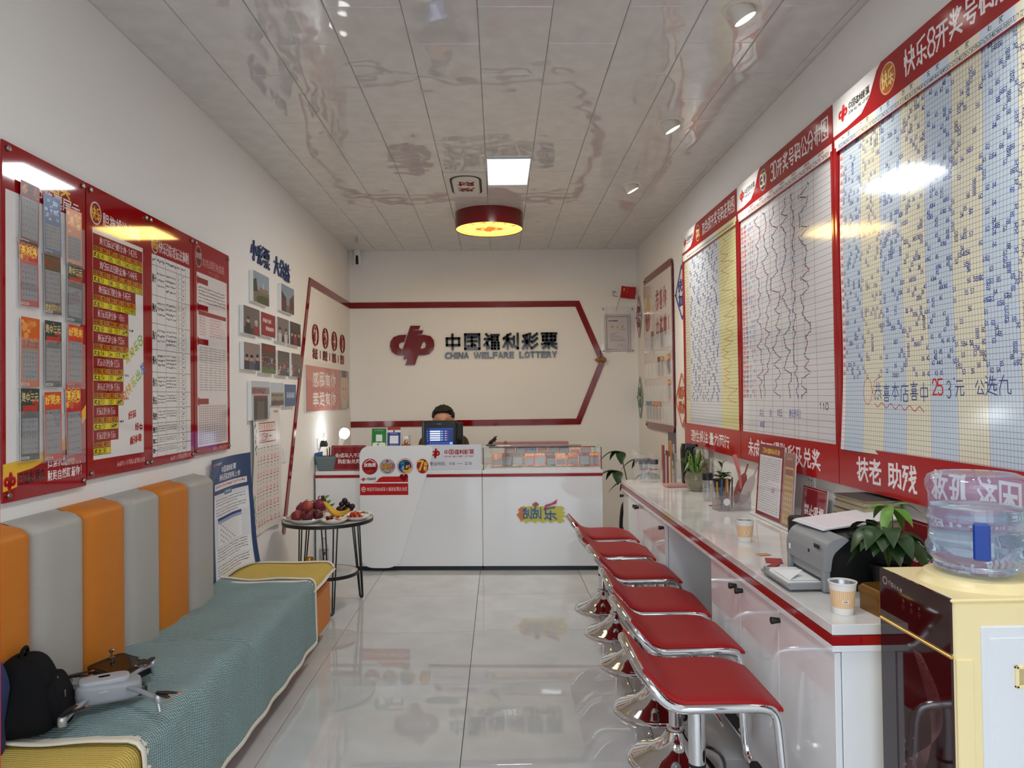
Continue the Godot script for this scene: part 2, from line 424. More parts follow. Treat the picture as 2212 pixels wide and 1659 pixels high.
func mat(called: String, c: Color, rough := 0.5, metal := 0.0, spec := 0.5) -> StandardMaterial3D:
	if M.has(called):
		return M[called]
	var m := StandardMaterial3D.new()
	m.resource_name = called
	m.albedo_color = c
	m.roughness = rough
	m.metallic = metal
	m.metallic_specular = spec
	M[called] = m
	return m


func printed(called: String, t: Texture2D, rough := 0.35) -> StandardMaterial3D:
	var m := mat(called, Color.WHITE, rough)
	m.albedo_texture = t
	m.texture_repeat = false
	return m


func pane(called: String, c: Color, alpha: float) -> StandardMaterial3D:
	var m := mat(called, Color(c.r, c.g, c.b, alpha), 0.03)
	m.transparency = BaseMaterial3D.TRANSPARENCY_ALPHA
	return m


func bumps(size: int, freq: float, strength: float, octaves := 3, kind := FastNoiseLite.TYPE_SIMPLEX) -> ImageTexture:
	var f := FastNoiseLite.new()
	f.noise_type = kind
	f.frequency = freq
	f.fractal_octaves = octaves
	f.seed = size + octaves
	var im := f.get_seamless_image(size, size)
	im.convert(Image.FORMAT_RGBA8)
	im.bump_map_to_normal_map(strength)
	return ImageTexture.create_from_image(im)


func cloudy(size: int, freq: float, a: Color, b: Color, octaves := 4) -> ImageTexture:
	var f := FastNoiseLite.new()
	f.frequency = freq
	f.fractal_octaves = octaves
	f.seed = 7 + octaves
	var src := f.get_seamless_image(size, size)
	var im := Image.create_empty(size, size, false, Image.FORMAT_RGB8)
	for y in size:
		for x in size:
			im.set_pixel(x, y, a.lerp(b, src.get_pixel(x, y).r))
	return ImageTexture.create_from_image(im)


func numbered(called: String) -> String:
	if not taken.has(called):
		taken[called] = 0
		return called
	taken[called] += 1
	return "%s_%03d" % [called, taken[called]]


func obj(called: String, g: G, m: Material, parent: Node = null) -> MeshInstance3D:
	var o := MeshInstance3D.new()
	o.mesh = g.mesh(m)
	o.name = called if parent else numbered(called)
	(parent if parent else self).add_child(o, true)
	return o


func tag(o: Node, label: String, category: String, group := "") -> Node:
	o.set_meta("label", label)
	o.set_meta("category", category)
	if group:
		o.set_meta("group", group)
	return o


func thing(called: String, label: String, category: String, at := Vector3.ZERO, turn := 0.0, group := "") -> Node3D:
	var o := Node3D.new()
	o.name = numbered(called)
	add_child(o)
	o.position = at
	o.rotation.y = turn
	return tag(o, label, category, group)


func struct(called: String, g: G, m: Material) -> MeshInstance3D:
	var o := obj(called, g, m)
	o.set_meta("kind", "structure")
	return o


func copy(o: Node3D, at: Vector3, turn: float, label := "") -> Node3D:
	var c: Node3D = o.duplicate()
	c.name = numbered(str(o.name))
	add_child(c)
	c.position = at
	c.rotation.y = turn
	if label:
		c.set_meta("label", label)
	return c


# frame of a wall: x runs to the reader's right, y up, z out of the wall
func wall(side: String, along: float, y: float, out := 0.0) -> Transform3D:
	if side == "left":
		return Transform3D(Basis(V(0, 0, -1), Vector3.UP, V(1, 0, 0)), V(XL + out, y, along))
	if side == "right":
		return Transform3D(Basis(V(0, 0, 1), Vector3.UP, V(-1, 0, 0)), V(XR - out, y, along))
	return Transform3D(Basis.IDENTITY, V(along, y, ZB + out))


# a flat board with a printed face; its lower left corner is the origin of t, z points at the reader
func board(called: String, w: float, h: float, thick: float, face: Material, edge: Material, parent: Node = null, t := Transform3D.IDENTITY, uv := Rect2(0, 0, 1, 1), bevel := 0.0) -> MeshInstance3D:
	var a := G.new()
	a.T = t if parent else Transform3D.IDENTITY
	a.quad(V(bevel, bevel, thick), V(w - bevel, bevel, thick), V(w - bevel, h - bevel, thick), V(bevel, h - bevel, thick), uv)
	var b := G.new()
	b.T = a.T
	b.quad(V(w, 0, 0), V(0, 0, 0), V(0, h, 0), V(w, h, 0))
	var e := bevel
	b.quad(V(0, 0, 0), V(w, 0, 0), V(w - e, e, thick), V(e, e, thick))
	b.quad(V(w, 0, 0), V(w, h, 0), V(w - e, h - e, thick), V(w - e, e, thick))
	b.quad(V(w, h, 0), V(0, h, 0), V(e, h - e, thick), V(w - e, h - e, thick))
	b.quad(V(0, h, 0), V(0, 0, 0), V(e, e, thick), V(e, h - e, thick))
	var o := MeshInstance3D.new()
	o.mesh = b.mesh(edge, a.mesh(face))
	o.name = called if parent else numbered(called)
	(parent if parent else self).add_child(o, true)
	if not parent:
		o.transform = t
	return o


func rounded(w: float, h: float, r: float, seg := 5) -> PackedVector2Array:   # outline of a rounded rectangle, lower left at 0, 0
	var p := PackedVector2Array()
	for c in [[w - r, h - r, 0], [r, h - r, 1], [r, r, 2], [w - r, r, 3]]:
		for k in seg + 1:
			var t: float = PI / 2 * (c[2] + float(k) / seg)
			p.append(Vector2(c[0] + r * cos(t), c[1] + r * sin(t)))
	return p


func ellipse(cx: float, cy: float, rx: float, ry: float, seg := 24) -> PackedVector2Array:
	var p := PackedVector2Array()
	for k in seg:
		p.append(Vector2(cx + rx * cos(TAU * k / seg), cy + ry * sin(TAU * k / seg)))
	return p


func bend(pts: Array, r: float, steps := 5) -> Array:   # a path with rounded corners
	var out := [pts[0]]
	for i in range(1, pts.size() - 1):
		var a: Vector3 = pts[i] + (pts[i - 1] - pts[i]).normalized() * minf(r, pts[i].distance_to(pts[i - 1]) * 0.48)
		var b: Vector3 = pts[i] + (pts[i + 1] - pts[i]).normalized() * minf(r, pts[i].distance_to(pts[i + 1]) * 0.48)
		for k in steps + 1:
			var t := float(k) / steps
			out.append(a.lerp(pts[i], t).lerp(pts[i].lerp(b, t), t))
	out.append(pts[-1])
	return out


func panel_light(called: String, label: String, at: Vector3, w: float, d: float, energy: float, hue: Color, group: String) -> void:
	var t := thing(called, label, "ceiling light", at, 0, group)
	var f := G.new()
	for s in [-1.0, 1.0]:
		f.box(V(s * (w / 2 - 0.004), -0.004, 0), V(0.008, 0.012, d), 0.002)
		f.box(V(0, -0.004, s * (d / 2 - 0.004)), V(w - 0.016, 0.012, 0.008), 0.002)
	obj("frame", f, M.alu, t)
	var g := G.new()
	g.box(V(0, -0.003, 0), V(w - 0.016, 0.006, d - 0.016))
	var m := mat(called + "_glow", Color.WHITE, 0.6)
	m.emission_enabled = true
	m.emission = hue
	m.emission_energy_multiplier = 1.15
	obj("diffuser", g, m, t)
	var l := AreaLight3D.new()
	l.name = "lamp_area"
	l.area_size = Vector2(w - 0.02, d - 0.02)
	l.rotation_degrees.x = -90
	l.position.y = -0.012
	l.light_energy = energy
	l.light_color = hue
	l.area_range = 12.0
	l.shadow_enabled = true
	t.add_child(l)


func spot_light(label: String, at: Vector3, energy: float) -> void:
	var t := thing("spotlight", label, "ceiling light", at, 0, "tilted spotlights along the right wall")
	var ring := G.new()
	ring.lathe([Vector2(0.042, 0.0), Vector2(0.046, -0.004), Vector2(0.058, -0.007), Vector2(0.066, -0.004), Vector2(0.067, 0.0)], 28)
	obj("trim_ring", ring, M.lamp_body, t)
	t.scale = V(1.15, 1.15, 1.15)
	var can := Node3D.new()
	can.name = "lamp_can"
	can.transform = Transform3D(Basis(V(0, 0, 1), deg_to_rad(27)), V(-0.004, -0.006, 0))
	t.add_child(can)
	var c := G.new()
	c.lathe([Vector2(0.0385, -0.036), Vector2(0.0405, -0.037), Vector2(0.041, -0.034), Vector2(0.039, 0.03)], 28)
	obj("can_body", c, M.lamp_body, can)
	var e := G.new()
	e.lathe([Vector2(0.0, -0.0345), Vector2(0.0385, -0.0345)], 28)
	var gm := mat("spotlight_glow", Color.WHITE, 0.6)
	gm.emission_enabled = true
	gm.emission = K8(255, 252, 244)
	gm.emission_energy_multiplier = 2.5
	obj("lens", e, gm, can)
	var l := SpotLight3D.new()
	l.name = "lamp_beam"
	l.position = V(0, -0.045, 0)
	l.rotation_degrees.x = -90
	l.spot_angle = 37
	l.spot_angle_attenuation = 1.0
	l.light_size = 0.035
	l.light_energy = energy
	l.light_color = K8(255, 250, 240)
	l.spot_range = 10.0
	l.shadow_enabled = true
	can.add_child(l)


func room() -> void:
	# floor: polished tiles of 80 cm with thin dark joints
	var sub := G.new()
	sub.box(V((XL + XR) / 2, -0.06, (ZB + ZF) / 2), V(XR - XL, 0.112, ZF - ZB))
	var fl := struct("floor", sub, M.grout)
	for i in range(-1, 4):
		for j in range(-4, 8):
			var x0 := maxf(-0.968 + 0.8 * i, XL) + 0.0015
			var x1 := minf(-0.968 + 0.8 * (i + 1), XR) - 0.0015
			var z0 := maxf(-5.231 + 0.8 * j, ZB) + 0.0015
			var z1 := minf(-5.231 + 0.8 * (j + 1), ZF) - 0.0015
			if x1 - x0 < 0.02 or z1 - z0 < 0.02:
				continue
			var g := G.new()
			g.box(V((x0 + x1) / 2, -0.005, (z0 + z1) / 2), V(x1 - x0, 0.01, z1 - z0), 0.0008)
			obj("floor_tile", g, [M.tile_a, M.tile_b, M.tile_c][posmod(i * 2 + j, 3)], fl)
	# walls with thickness
	var g1 := G.new()
	g1.box(V(XL - 0.1, HC / 2, (ZB + ZF) / 2), V(0.2, HC + 0.3, ZF - ZB + 0.4))
	struct("wall_left", g1, M.plaster)
	var g2 := G.new()
	g2.box(V(XR + 0.1, HC / 2, (ZB + ZF) / 2), V(0.2, HC + 0.3, ZF - ZB + 0.4))
	struct("wall_right", g2, M.plaster)
	var g3 := G.new()
	g3.box(V((XL + XR) / 2, HC / 2, ZB - 0.1), V(XR - XL, HC + 0.3, 0.2))
	struct("wall_back", g3, M.plaster)
	var g4 := G.new()
	g4.box(V((XL + XR) / 2, 2.82, ZF + 0.1), V(XR - XL, 0.6, 0.2))
	struct("wall_front", g4, M.plaster)
	# ceiling: glossy metal tiles 30 x 60 in running bond
	var deck := G.new()
	deck.box(V((XL + XR) / 2, HC + 0.075, (ZB + ZF) / 2), V(XR - XL, 0.13, ZF - ZB))
	var ce := struct("ceiling", deck, M.dark_gap)
	var rr := RandomNumberGenerator.new()
	rr.seed = 11
	for i in range(-5, 6):
		var x0 := maxf(-0.064 + 0.3 * i, XL)
		var x1 := minf(-0.064 + 0.3 * (i + 1), XR)
		if x1 - x0 < 0.03:
			continue
		var off := 0.0 if posmod(i, 2) == 0 else 0.3
		for j in range(-7, 10):
			var z1 := minf(-(2.825 + off + 0.6 * j), ZF)
			var z0 := maxf(-(2.825 + off + 0.6 * (j + 1)), ZB)
			if z1 - z0 < 0.03:
				continue
			if (i == 0 and (j == 3 or j == -3)) or (i == -1 and j == 3):
				continue
			ceiling_tile(ce, x0, x1, z0, z1, rr, (i == 3) and (j == -1 or j == 1 or j == 3 or j == -3))
	# shop front behind the camera: aluminium frames, glass, one leaf standing open
	var fr := mat("frame_metal", K8(88, 90, 92), 0.35, 0.6)
	for k in 2:
		var x0: float = [XL, 0.75][k]
		var x1: float = [-0.75, XR][k]
		var w := G.new()
		for x in [x0 + 0.025, x1 - 0.025]:
			w.box(V(x, 1.26, ZF + 0.1), V(0.05, 2.52, 0.06), 0.004)
		for y in [0.025, 0.9, 2.495]:
			w.box(V((x0 + x1) / 2, y, ZF + 0.1), V(x1 - x0 - 0.1, 0.05, 0.06), 0.004)
		var wi := struct("window_%d" % (k + 1), w, fr)
		for r in [[0.05, 0.875], [0.925, 2.47]]:
			var p := G.new()
			p.box(V((x0 + x1) / 2, (r[0] + r[1]) / 2, ZF + 0.1), V(x1 - x0 - 0.1, r[1] - r[0], 0.008))
			obj("pane", p, M.window_glass, wi)
	var leaf := G.new()
	leaf.box(V(-0.9, 1.05, -0.35), V(0.012, 2.1, 1.86))
	var dl := struct("door_1", leaf, M.window_glass)
	var rail := G.new()
	rail.box(V(-0.9, 0.05, -0.35), V(0.03, 0.1, 1.86), 0.004)
	rail.box(V(-0.9, 2.08, -0.35), V(0.03, 0.06, 1.86), 0.004)
	obj("door_rail", rail, fr, dl)
	var bar := G.new()
	bar.tube(bend([V(-0.893, 0.8, -1.12), V(-0.84, 0.8, -1.12), V(-0.84, 1.3, -1.12), V(-0.893, 1.3, -1.12)], 0.03), 0.012)
	obj("door_handle", bar, M.chrome, dl)
	var out := G.new()
	out.box(V(0, -0.1, 10.6), V(40, 0.1, 19.8))
	struct("pavement", out, mat("pavement_stone", K8(150, 148, 142), 0.85))
	# red paper couplet on the edge of the open leaf
	var cp := G.new()
	cp.box(V(-0.8925, 0.98, -1.2175), V(0.003, 1.95, 0.185), 0.0)
	var cr := obj("couplet_strip", cp, mat("couplet_red", K8(214, 38, 46), 0.5))
	tag(cr, "tall red paper couplet on the open glass door at left edge", "couplet")


func ceiling_tile(ce: Node, x0: float, x1: float, z0: float, z1: float, rr: RandomNumberGenerator, hole: bool) -> void:
	var g := G.new()
	var e := 0.0006
	x0 += e
	x1 -= e
	z0 += e
	z1 -= e
	var b := 0.0035
	var sag := rr.randf_range(0.0002, 0.0011)
	var tx := rr.randf_range(-0.0007, 0.0007)
	var tz := rr.randf_range(-0.0007, 0.0007)
	var nx := 6
	var nz := 10
	var P := func(i: float, k: float) -> Vector3:
		var s := i * 2.0 - 1.0
		var t := k * 2.0 - 1.0
		return V(lerpf(x0 + b, x1 - b, i), HC - sag * (1.0 - s * s) * (1.0 - t * t) + tx * s + tz * t, lerpf(z0 + b, z1 - b, k))
	var N := func(i: float, k: float) -> Vector3:
		var d := 0.01
		var a: Vector3 = P.call(i + d, k) - P.call(i - d, k)
		var c: Vector3 = P.call(i, k + d) - P.call(i, k - d)
		return a.cross(c).normalized() * (1.0 if a.cross(c).y < 0 else -1.0)
	for i in nx:
		for k in nz:
			var q := []
			var m := []
			for c in [[i, k], [i + 1, k], [i + 1, k + 1], [i, k + 1]]:
				q.append(P.call(float(c[0]) / nx, float(c[1]) / nz))
				m.append(N.call(float(c[0]) / nx, float(c[1]) / nz))
			g.tri(q[0], q[1], q[2], m[0], m[1], m[2])
			g.tri(q[0], q[2], q[3], m[0], m[2], m[3])
	var c := [P.call(0.0, 0.0), P.call(1.0, 0.0), P.call(1.0, 1.0), P.call(0.0, 1.0)]
	var o := [V(x0, HC + 0.004, z0), V(x1, HC + 0.004, z0), V(x1, HC + 0.004, z1), V(x0, HC + 0.004, z1)]
	var mid := V((x0 + x1) / 2, HC, (z0 + z1) / 2)
	for k in 4:
		var l := (k + 1) % 4
		var away: Vector3 = (o[k] + o[l]) / 2 - mid + V(0, -0.03, 0)
		g.flat(c[k], c[l], o[l], away)
		g.flat(c[k], o[l], o[k], away)
	obj("ceiling_tile", g, M.ceiling_tile, ce)


func _ready() -> void:
	Pen.table = GLY.duplicate()
	Pen.table["logo"] = emblem()
	rng.seed = 20
	# camera
	var cam := Camera3D.new()
	cam.name = "camera"
	cam.position = V(0, 1.433, 0)
	cam.rotation = V(0.0157, -0.0188, -0.0133)
	cam.fov = 55.92
	cam.near = 0.05
	cam.current = true
	add_child(cam)
	# sky outside the shop front
	var env := Environment.new()
	env.background_mode = Environment.BG_SKY
	var sky := Sky.new()
	var sm := ProceduralSkyMaterial.new()
	sm.sky_top_color = K8(196, 210, 226)
	sm.sky_horizon_color = K8(226, 232, 238)
	sm.ground_horizon_color = K8(150, 150, 148)
	sm.ground_bottom_color = K8(120, 120, 118)
	sky.sky_material = sm
	env.sky = sky
	env.background_energy_multiplier = 4.0
	env.tonemap_mode = Environment.TONE_MAPPER_LINEAR
	env.tonemap_exposure = 1.12
	env.sdfgi_enabled = true
	env.ssao_enabled = true
	env.ssil_enabled = true
	var we := WorldEnvironment.new()
	we.name = "world"
	we.environment = env
	add_child(we)
	materials()
	# lamps set in the ceiling
	panel_light("panel_light", "square white glowing panel light set flush in the ceiling", V(0.086, HC, -4.925), 0.296, 0.596, 1.5, K8(244, 250, 255), "flush panel lights")
	panel_light("panel_light", "glowing panel light in the ceiling near the shop front", V(0.086, HC, -1.325), 0.296, 0.596, 1.5, K8(244, 250, 255), "flush panel lights")
	spot_light("tilted spotlight in the ceiling nearest the top of the picture", V(0.99, HC, -2.845), 0.8)
	spot_light("tilted ceiling spotlight, second from the shop front", V(0.99, HC, -4.045), 0.8)
	spot_light("tilted ceiling spotlight farthest from the shop front", V(0.99, HC, -5.26), 0.8)
	spot_light("tilted ceiling spotlight above the water dispenser", V(0.99, HC, -1.645), 0.8)
	room()
	ceiling_things()
	left_wall()
	sofa()
	table()
	back_wall()
	counter()
	clerk()
	right_wall()
	worktop()
	stools()
	worktop_things()
	dispenser()


func materials() -> void:
	var pl := mat("plaster", K8(243, 240, 236), 0.75, 0.0, 0.35)
	pl.normal_enabled = true
	pl.normal_texture = bumps(256, 0.05, 1.2, 4)
	pl.normal_scale = 0.25
	pl.uv1_triplanar = true
	pl.uv1_world_triplanar = true
	pl.uv1_scale = V(4, 4, 4)
	mat("grout", K8(66, 64, 62), 0.9)
	mat("dark_gap", K8(150, 147, 142), 0.9)
	var fa := cloudy(256, 0.012, K8(198, 200, 200), K8(214, 215, 214))
	var k := 0
	for n in ["tile_a", "tile_b", "tile_c"]:
		var m := mat(n, [K8(252, 252, 252), K8(248, 248, 247), K8(255, 255, 254)][k], 0.025, 0.0, 0.68)
		m.albedo_texture = fa
		m.uv1_triplanar = true
		m.uv1_world_triplanar = true
		m.uv1_scale = V(1, 1, 1) * [0.8, 0.9, 1.0][k]
		m.uv1_offset = V(0.3, 0.1, 0.7) * k
		k += 1
	var ct := mat("ceiling_tile", K8(224, 221, 217), 0.03, 0.0, 0.75)
	ct.albedo_texture = cloudy(256, 0.03, K8(240, 240, 240), K8(255, 255, 255))
	ct.normal_enabled = true
	ct.normal_texture = bumps(256, 0.012, 5.0, 2)
	ct.normal_scale = 0.1
	ct.uv1_triplanar = true
	ct.uv1_world_triplanar = true
	ct.uv1_scale = V(0.9, 0.9, 0.9)
	mat("alu", K8(206, 208, 210), 0.3, 0.8)
	mat("chrome", K8(225, 225, 226), 0.05, 1.0)
	mat("steel", K8(150, 148, 142), 0.28, 1.0)
	mat("lamp_body", K8(226, 220, 208), 0.4)
	mat("white", K8(240, 240, 238), 0.4)
	mat("white_gloss", K8(240, 240, 240), 0.07, 0.0, 0.55)
	mat("white_matt", K8(240, 238, 235), 0.7)
	mat("paper", K8(240, 240, 238), 0.75)
	mat("black", K8(18, 18, 19), 0.45)
	mat("black_gloss", K8(14, 14, 15), 0.08)
	mat("rubber", K8(24, 24, 25), 0.75)
	mat("red_acrylic", K8(128, 8, 14), 0.07)
	mat("red_gloss", K8(158, 10, 16), 0.12)
	mat("red_card", K8(168, 20, 28), 0.4)
	mat("gold", K8(190, 146, 60), 0.3, 0.8)
	mat("leaf_dark", K8(36, 66, 28), 0.35).backlight = Color(0.06, 0.1, 0.02)
	mat("leaf_green", K8(96, 140, 48), 0.4).backlight = Color(0.15, 0.25, 0.05)
	mat("leaf_pale", K8(168, 190, 110), 0.4).backlight = Color(0.15, 0.25, 0.05)
	pane("clear_acrylic", Color(0.95, 0.96, 0.97), 0.06)
	pane("window_glass", Color(0.9, 0.95, 0.95), 0.03)
	pane("case_glass", Color(0.86, 0.93, 0.92), 0.05)
	pane("bag_film", Color(0.95, 0.95, 0.97), 0.12)
	mat("sheet_edge", K8(225, 228, 232), 0.3)


func ceiling_things() -> void:
	# round drum lamp with the emblem
	var t := thing("drum_lamp", "round dark red drum lamp with glowing yellow lottery emblem face", "ceiling light", V(-0.06, HC, -6.07))
	var d := G.new()
	d.lathe([Vector2(0.279, -0.135), Vector2(0.2845, -0.135), Vector2(0.2845, 0.0)], 56)
	obj("drum", d, mat("drum_red", K8(112, 10, 14), 0.2), t)
	var c := Cv.new(512, 512, K8(255, 222, 104))
	c.logo(148, 170, 216, 172, K8(240, 96, 22))
	var ink := K8(120, 84, 10)
	for k in 6:
		var a := PI * (1.0 - (k + 0.5) / 6.0) * 0.8 + 0.1 * PI
		turned(c, "中国福利彩票"[k], 256 + 212 * cos(a), 256 - 212 * sin(a), 40, 40, PI / 2 - a, 5.0, ink)
	var en := "CHINA WELFARE LOTTERY"
	for k in en.length():
		var a := PI + PI * (k + 0.5) / en.length()
		turned(c, en[k], 256 + 218 * cos(a), 256 - 218 * sin(a), 22, 30, -(a - 1.5 * PI), 4.0, ink)
	var disc := G.new()
	for k in 56:
		var p0 := Vector2(cos(TAU * k / 56), sin(TAU * k / 56))
		var p1 := Vector2(cos(TAU * (k + 1) / 56), sin(TAU * (k + 1) / 56))
		disc.tri(V(0, -0.13, 0), V(p0.x * 0.279, -0.13, p0.y * 0.279), V(p1.x * 0.279, -0.13, p1.y * 0.279), Vector3.DOWN, Vector3.DOWN, Vector3.DOWN, Vector2(0.5, 0.5), Vector2(0.5 + p0.x / 2, 0.5 - p0.y / 2), Vector2(0.5 + p1.x / 2, 0.5 - p1.y / 2))
	var dm := printed("drum_lamp_face", c.tex(), 0.4)
	dm.emission_enabled = true
	dm.emission_texture = dm.albedo_texture
	dm.emission_energy_multiplier = 1.5
	obj("glowing_face", disc, dm, t)
	var l := AreaLight3D.new()
	l.name = "lamp_area"
	l.area_size = Vector2(0.48, 0.48)
	l.rotation_degrees.x = -90
	l.position.y = -0.14
	l.light_energy = 0.85
	l.light_color = K8(255, 214, 130)
	l.area_range = 12.0
	l.shadow_enabled = true
	t.add_child(l)
	# ceiling fan heater with red writing
	var f := thing("ceiling_heater", "white ceiling vent unit with red good-luck writing beside panel light", "vent", V(-0.214, HC, -5.225))
	var b := G.new()
	b.box(V(0, -0.001, 0), V(0.296, 0.012, 0.596), 0.003)
	obj("cover", b, mat("vent_white", K8(222, 218, 210), 0.35), f)
	var slot := G.new()
	slot.T = Transform3D(Basis(V(1, 0, 0), PI / 2), V(0, -0.0075, 0))
	slot.prism(centred(rounded(0.225, 0.48, 0.1, 8)), -0.001, 0.002)
	obj("air_slot", slot, mat("slot_dark", K8(60, 58, 54), 0.6), f)
	var plate := G.new()
	plate.T = Transform3D(Basis(V(1, 0, 0), PI / 2), V(0, -0.010, 0))
	plate.prism(centred(rounded(0.19, 0.455, 0.085, 8)), -0.002, 0.006)
	obj("plate", plate, M.vent_white, f)
	for k in 2:
		var w := G.new()
		# read from the far side of the room, so upside down from the shop front
		w.T = Transform3D(Basis(V(-1, 0, 0), V(0, 0, -1), V(0, -1, 0)), V(0.0, -0.016, 0.0))
		w.sign("发财"[k], -0.055, [0.03, -0.115][k], 0.11, 0.085, 0.014, -0.001, 0.001)
		obj("lettering", w, mat("vent_red", K8(140, 18, 22), 0.5), f)
	# dome camera in the far left corner
	var cc := thing("security_camera", "small white dome security camera hanging in the far corner", "camera", V(-1.452, HC, -7.53))
	var body := G.new()
	body.lathe([Vector2(0.0, -0.16), Vector2(0.018, -0.157), Vector2(0.033, -0.143), Vector2(0.039, -0.115), Vector2(0.039, -0.06), Vector2(0.036, -0.058), Vector2(0.036, -0.054), Vector2(0.039, -0.052), Vector2(0.039, -0.01), Vector2(0.034, 0.0)], 24)
	obj("body", body, M.white, cc)
	var eye := G.new()
	eye.T = Transform3D(Basis(), V(0.004, -0.105, 0.024))
	eye.loft(capsule_rings(0.018, 0.05, 0.022))
	obj("lens_window", eye, M.black_gloss, cc)
	var ant := G.new()
	ant.tube([V(0.018, -0.13, 0.0), V(0.05, -0.265, -0.03)], 0.005, 8)
	obj("antenna", ant, M.white, cc)


func centred(p: PackedVector2Array) -> PackedVector2Array:
	var lo := p[0]
	var hi := p[0]
	for q in p:
		lo = lo.min(q)
		hi = hi.max(q)
	var out := PackedVector2Array()
	for q in p:
		out.append(q - (lo + hi) / 2)
	return out


func capsule_rings(r: float, half: float, depth: float) -> Array:   # a flat upright pill
	var rings := []
	for k in 9:
		var a := -PI / 2 + PI * k / 8
		var y := sin(a) * r + (half - r) * (1.0 if k > 4 else -1.0 if k < 4 else 0.0)
		var ring := PackedVector3Array()
		for j in 12:
			ring.append(V(cos(a) * r * cos(TAU * j / 12), y, cos(a) * depth * sin(TAU * j / 12)))
		rings.append(ring)
	return rings


func turned(c: Cv, ch: String, x: float, y: float, w: float, h: float, a: float, t: float, ink: Color) -> void:
	for s in Pen.of(ch):
		for k in s.size() - 1:
			var p: Vector2 = ((s[k] - Vector2(0.5, 0.5)) * Vector2(w, h)).rotated(a) + Vector2(x, y)
			var q: Vector2 = ((s[k + 1] - Vector2(0.5, 0.5)) * Vector2(w, h)).rotated(a) + Vector2(x, y)
			c.seg(p, q, t, ink)


func studs(t: Node3D, w: float, h: float, z: float, inset := 0.022) -> void:
	for x in [inset, w - inset]:
		for y in [inset, h - inset]:
			var g := G.new()
			g.T = Transform3D(Basis(V(1, 0, 0), PI / 2), V(x, y, z))
			g.lathe([Vector2(0.0085, 0.0), Vector2(0.0095, 0.002), Vector2(0.0095, 0.007), Vector2(0.0075, 0.0095), Vector2(0.0, 0.0105)], 14)
			obj("stud", g, M.steel, t)


var ticket_atlas: StandardMaterial3D
const TICKETS := 8


func make_tickets() -> void:
	# eight scratch cards side by side, 128 x 256 each
	var c := Cv.new(1024, 256, K8(150, 30, 30))
	var looks := [[K8(120, 22, 24), K8(214, 130, 50)], [K8(40, 90, 150), K8(226, 232, 236)], [K8(240, 150, 110), K8(250, 214, 170)], [K8(196, 24, 34), K8(240, 200, 80)],
		[K8(86, 70, 40), K8(160, 26, 26)], [K8(34, 66, 58), K8(196, 60, 50)], [K8(216, 96, 26), K8(240, 176, 90)], [K8(214, 60, 30), K8(240, 160, 60)]]
	var r := RandomNumberGenerator.new()
	r.seed = 5
	for k in 8:
		var x := 128.0 * k
		var base: Color = looks[k][0]
		var warm: Color = looks[k][1]
		c.rect(x, 0, 128, 256, base)
		var top := [60.0, 120.0, 118.0, 84.0, 70.0, 100.0, 112.0, 60.0][k] as float
		for j in 26:     # loose decoration in the head of the card
			var rad := r.randf_range(5, 17)
			c.disc(x + r.randf_range(rad + 4, 124 - rad), r.randf_range(rad + 3, top - rad - 2), rad, rad * r.randf_range(0.5, 1.0), base.lerp(warm, r.randf()))
		if k == 3:
			for j in 3:
				c.disc(x + 28 + 36 * j, 34, 22, 24, K8(250, 190, 60))
				c.disc(x + 28 + 36 * j, 34, 18, 20, K8(190, 20, 30))
				c.text("喜相逢"[j], x + 12 + 36 * j, 18, 32, 32, K8(252, 220, 90), 0.14)
		elif k == 0:
			c.text("运", x + 34, 8, 60, 44, K8(20, 20, 20), 0.14)
		elif k == 5:
			c.text("连中三元", x + 8, 14, 112, 34, K8(226, 200, 140), 0.14)
			c.rect(x + 16, 60, 96, 20, K8(196, 50, 40))
		elif k == 6:
			c.text("吉祥如意", x + 10, 84, 108, 28, K8(120, 40, 10), 0.14)
		elif k == 7:
			c.text("好运来", x + 8, 10, 112, 36, K8(250, 210, 80), 0.14)
		elif k == 4:
			c.text("奖金100万元", x + 8, 216, 112, 24, K8(250, 220, 90), 0.14)
		var g0 := top + 6
		var gh: float = 232 - g0 if k != 4 else 206 - g0
		c.rect(x + 12, g0, 104, gh, K8(146, 146, 150))
		for a in 6:
			for b in 5:
				c.rect(x + 20 + b * 19 + r.randf_range(-2, 2), g0 + 8 + a * gh / 6.4, r.randf_range(4, 10), r.randf_range(4, 9), K8(88, 88, 96))
		c.rect(x + 8, 242, 50, 9, K8(236, 232, 224))
		c.rect(x + 12, 245, 40, 3, K8(40, 40, 40))
	ticket_atlas = printed("scratch_card_print", c.tex(), 0.3)


func ticket_uv(k: int) -> Rect2:
	return Rect2((k + 0.02) / TICKETS, 0.0, 0.96 / TICKETS, 1.0)


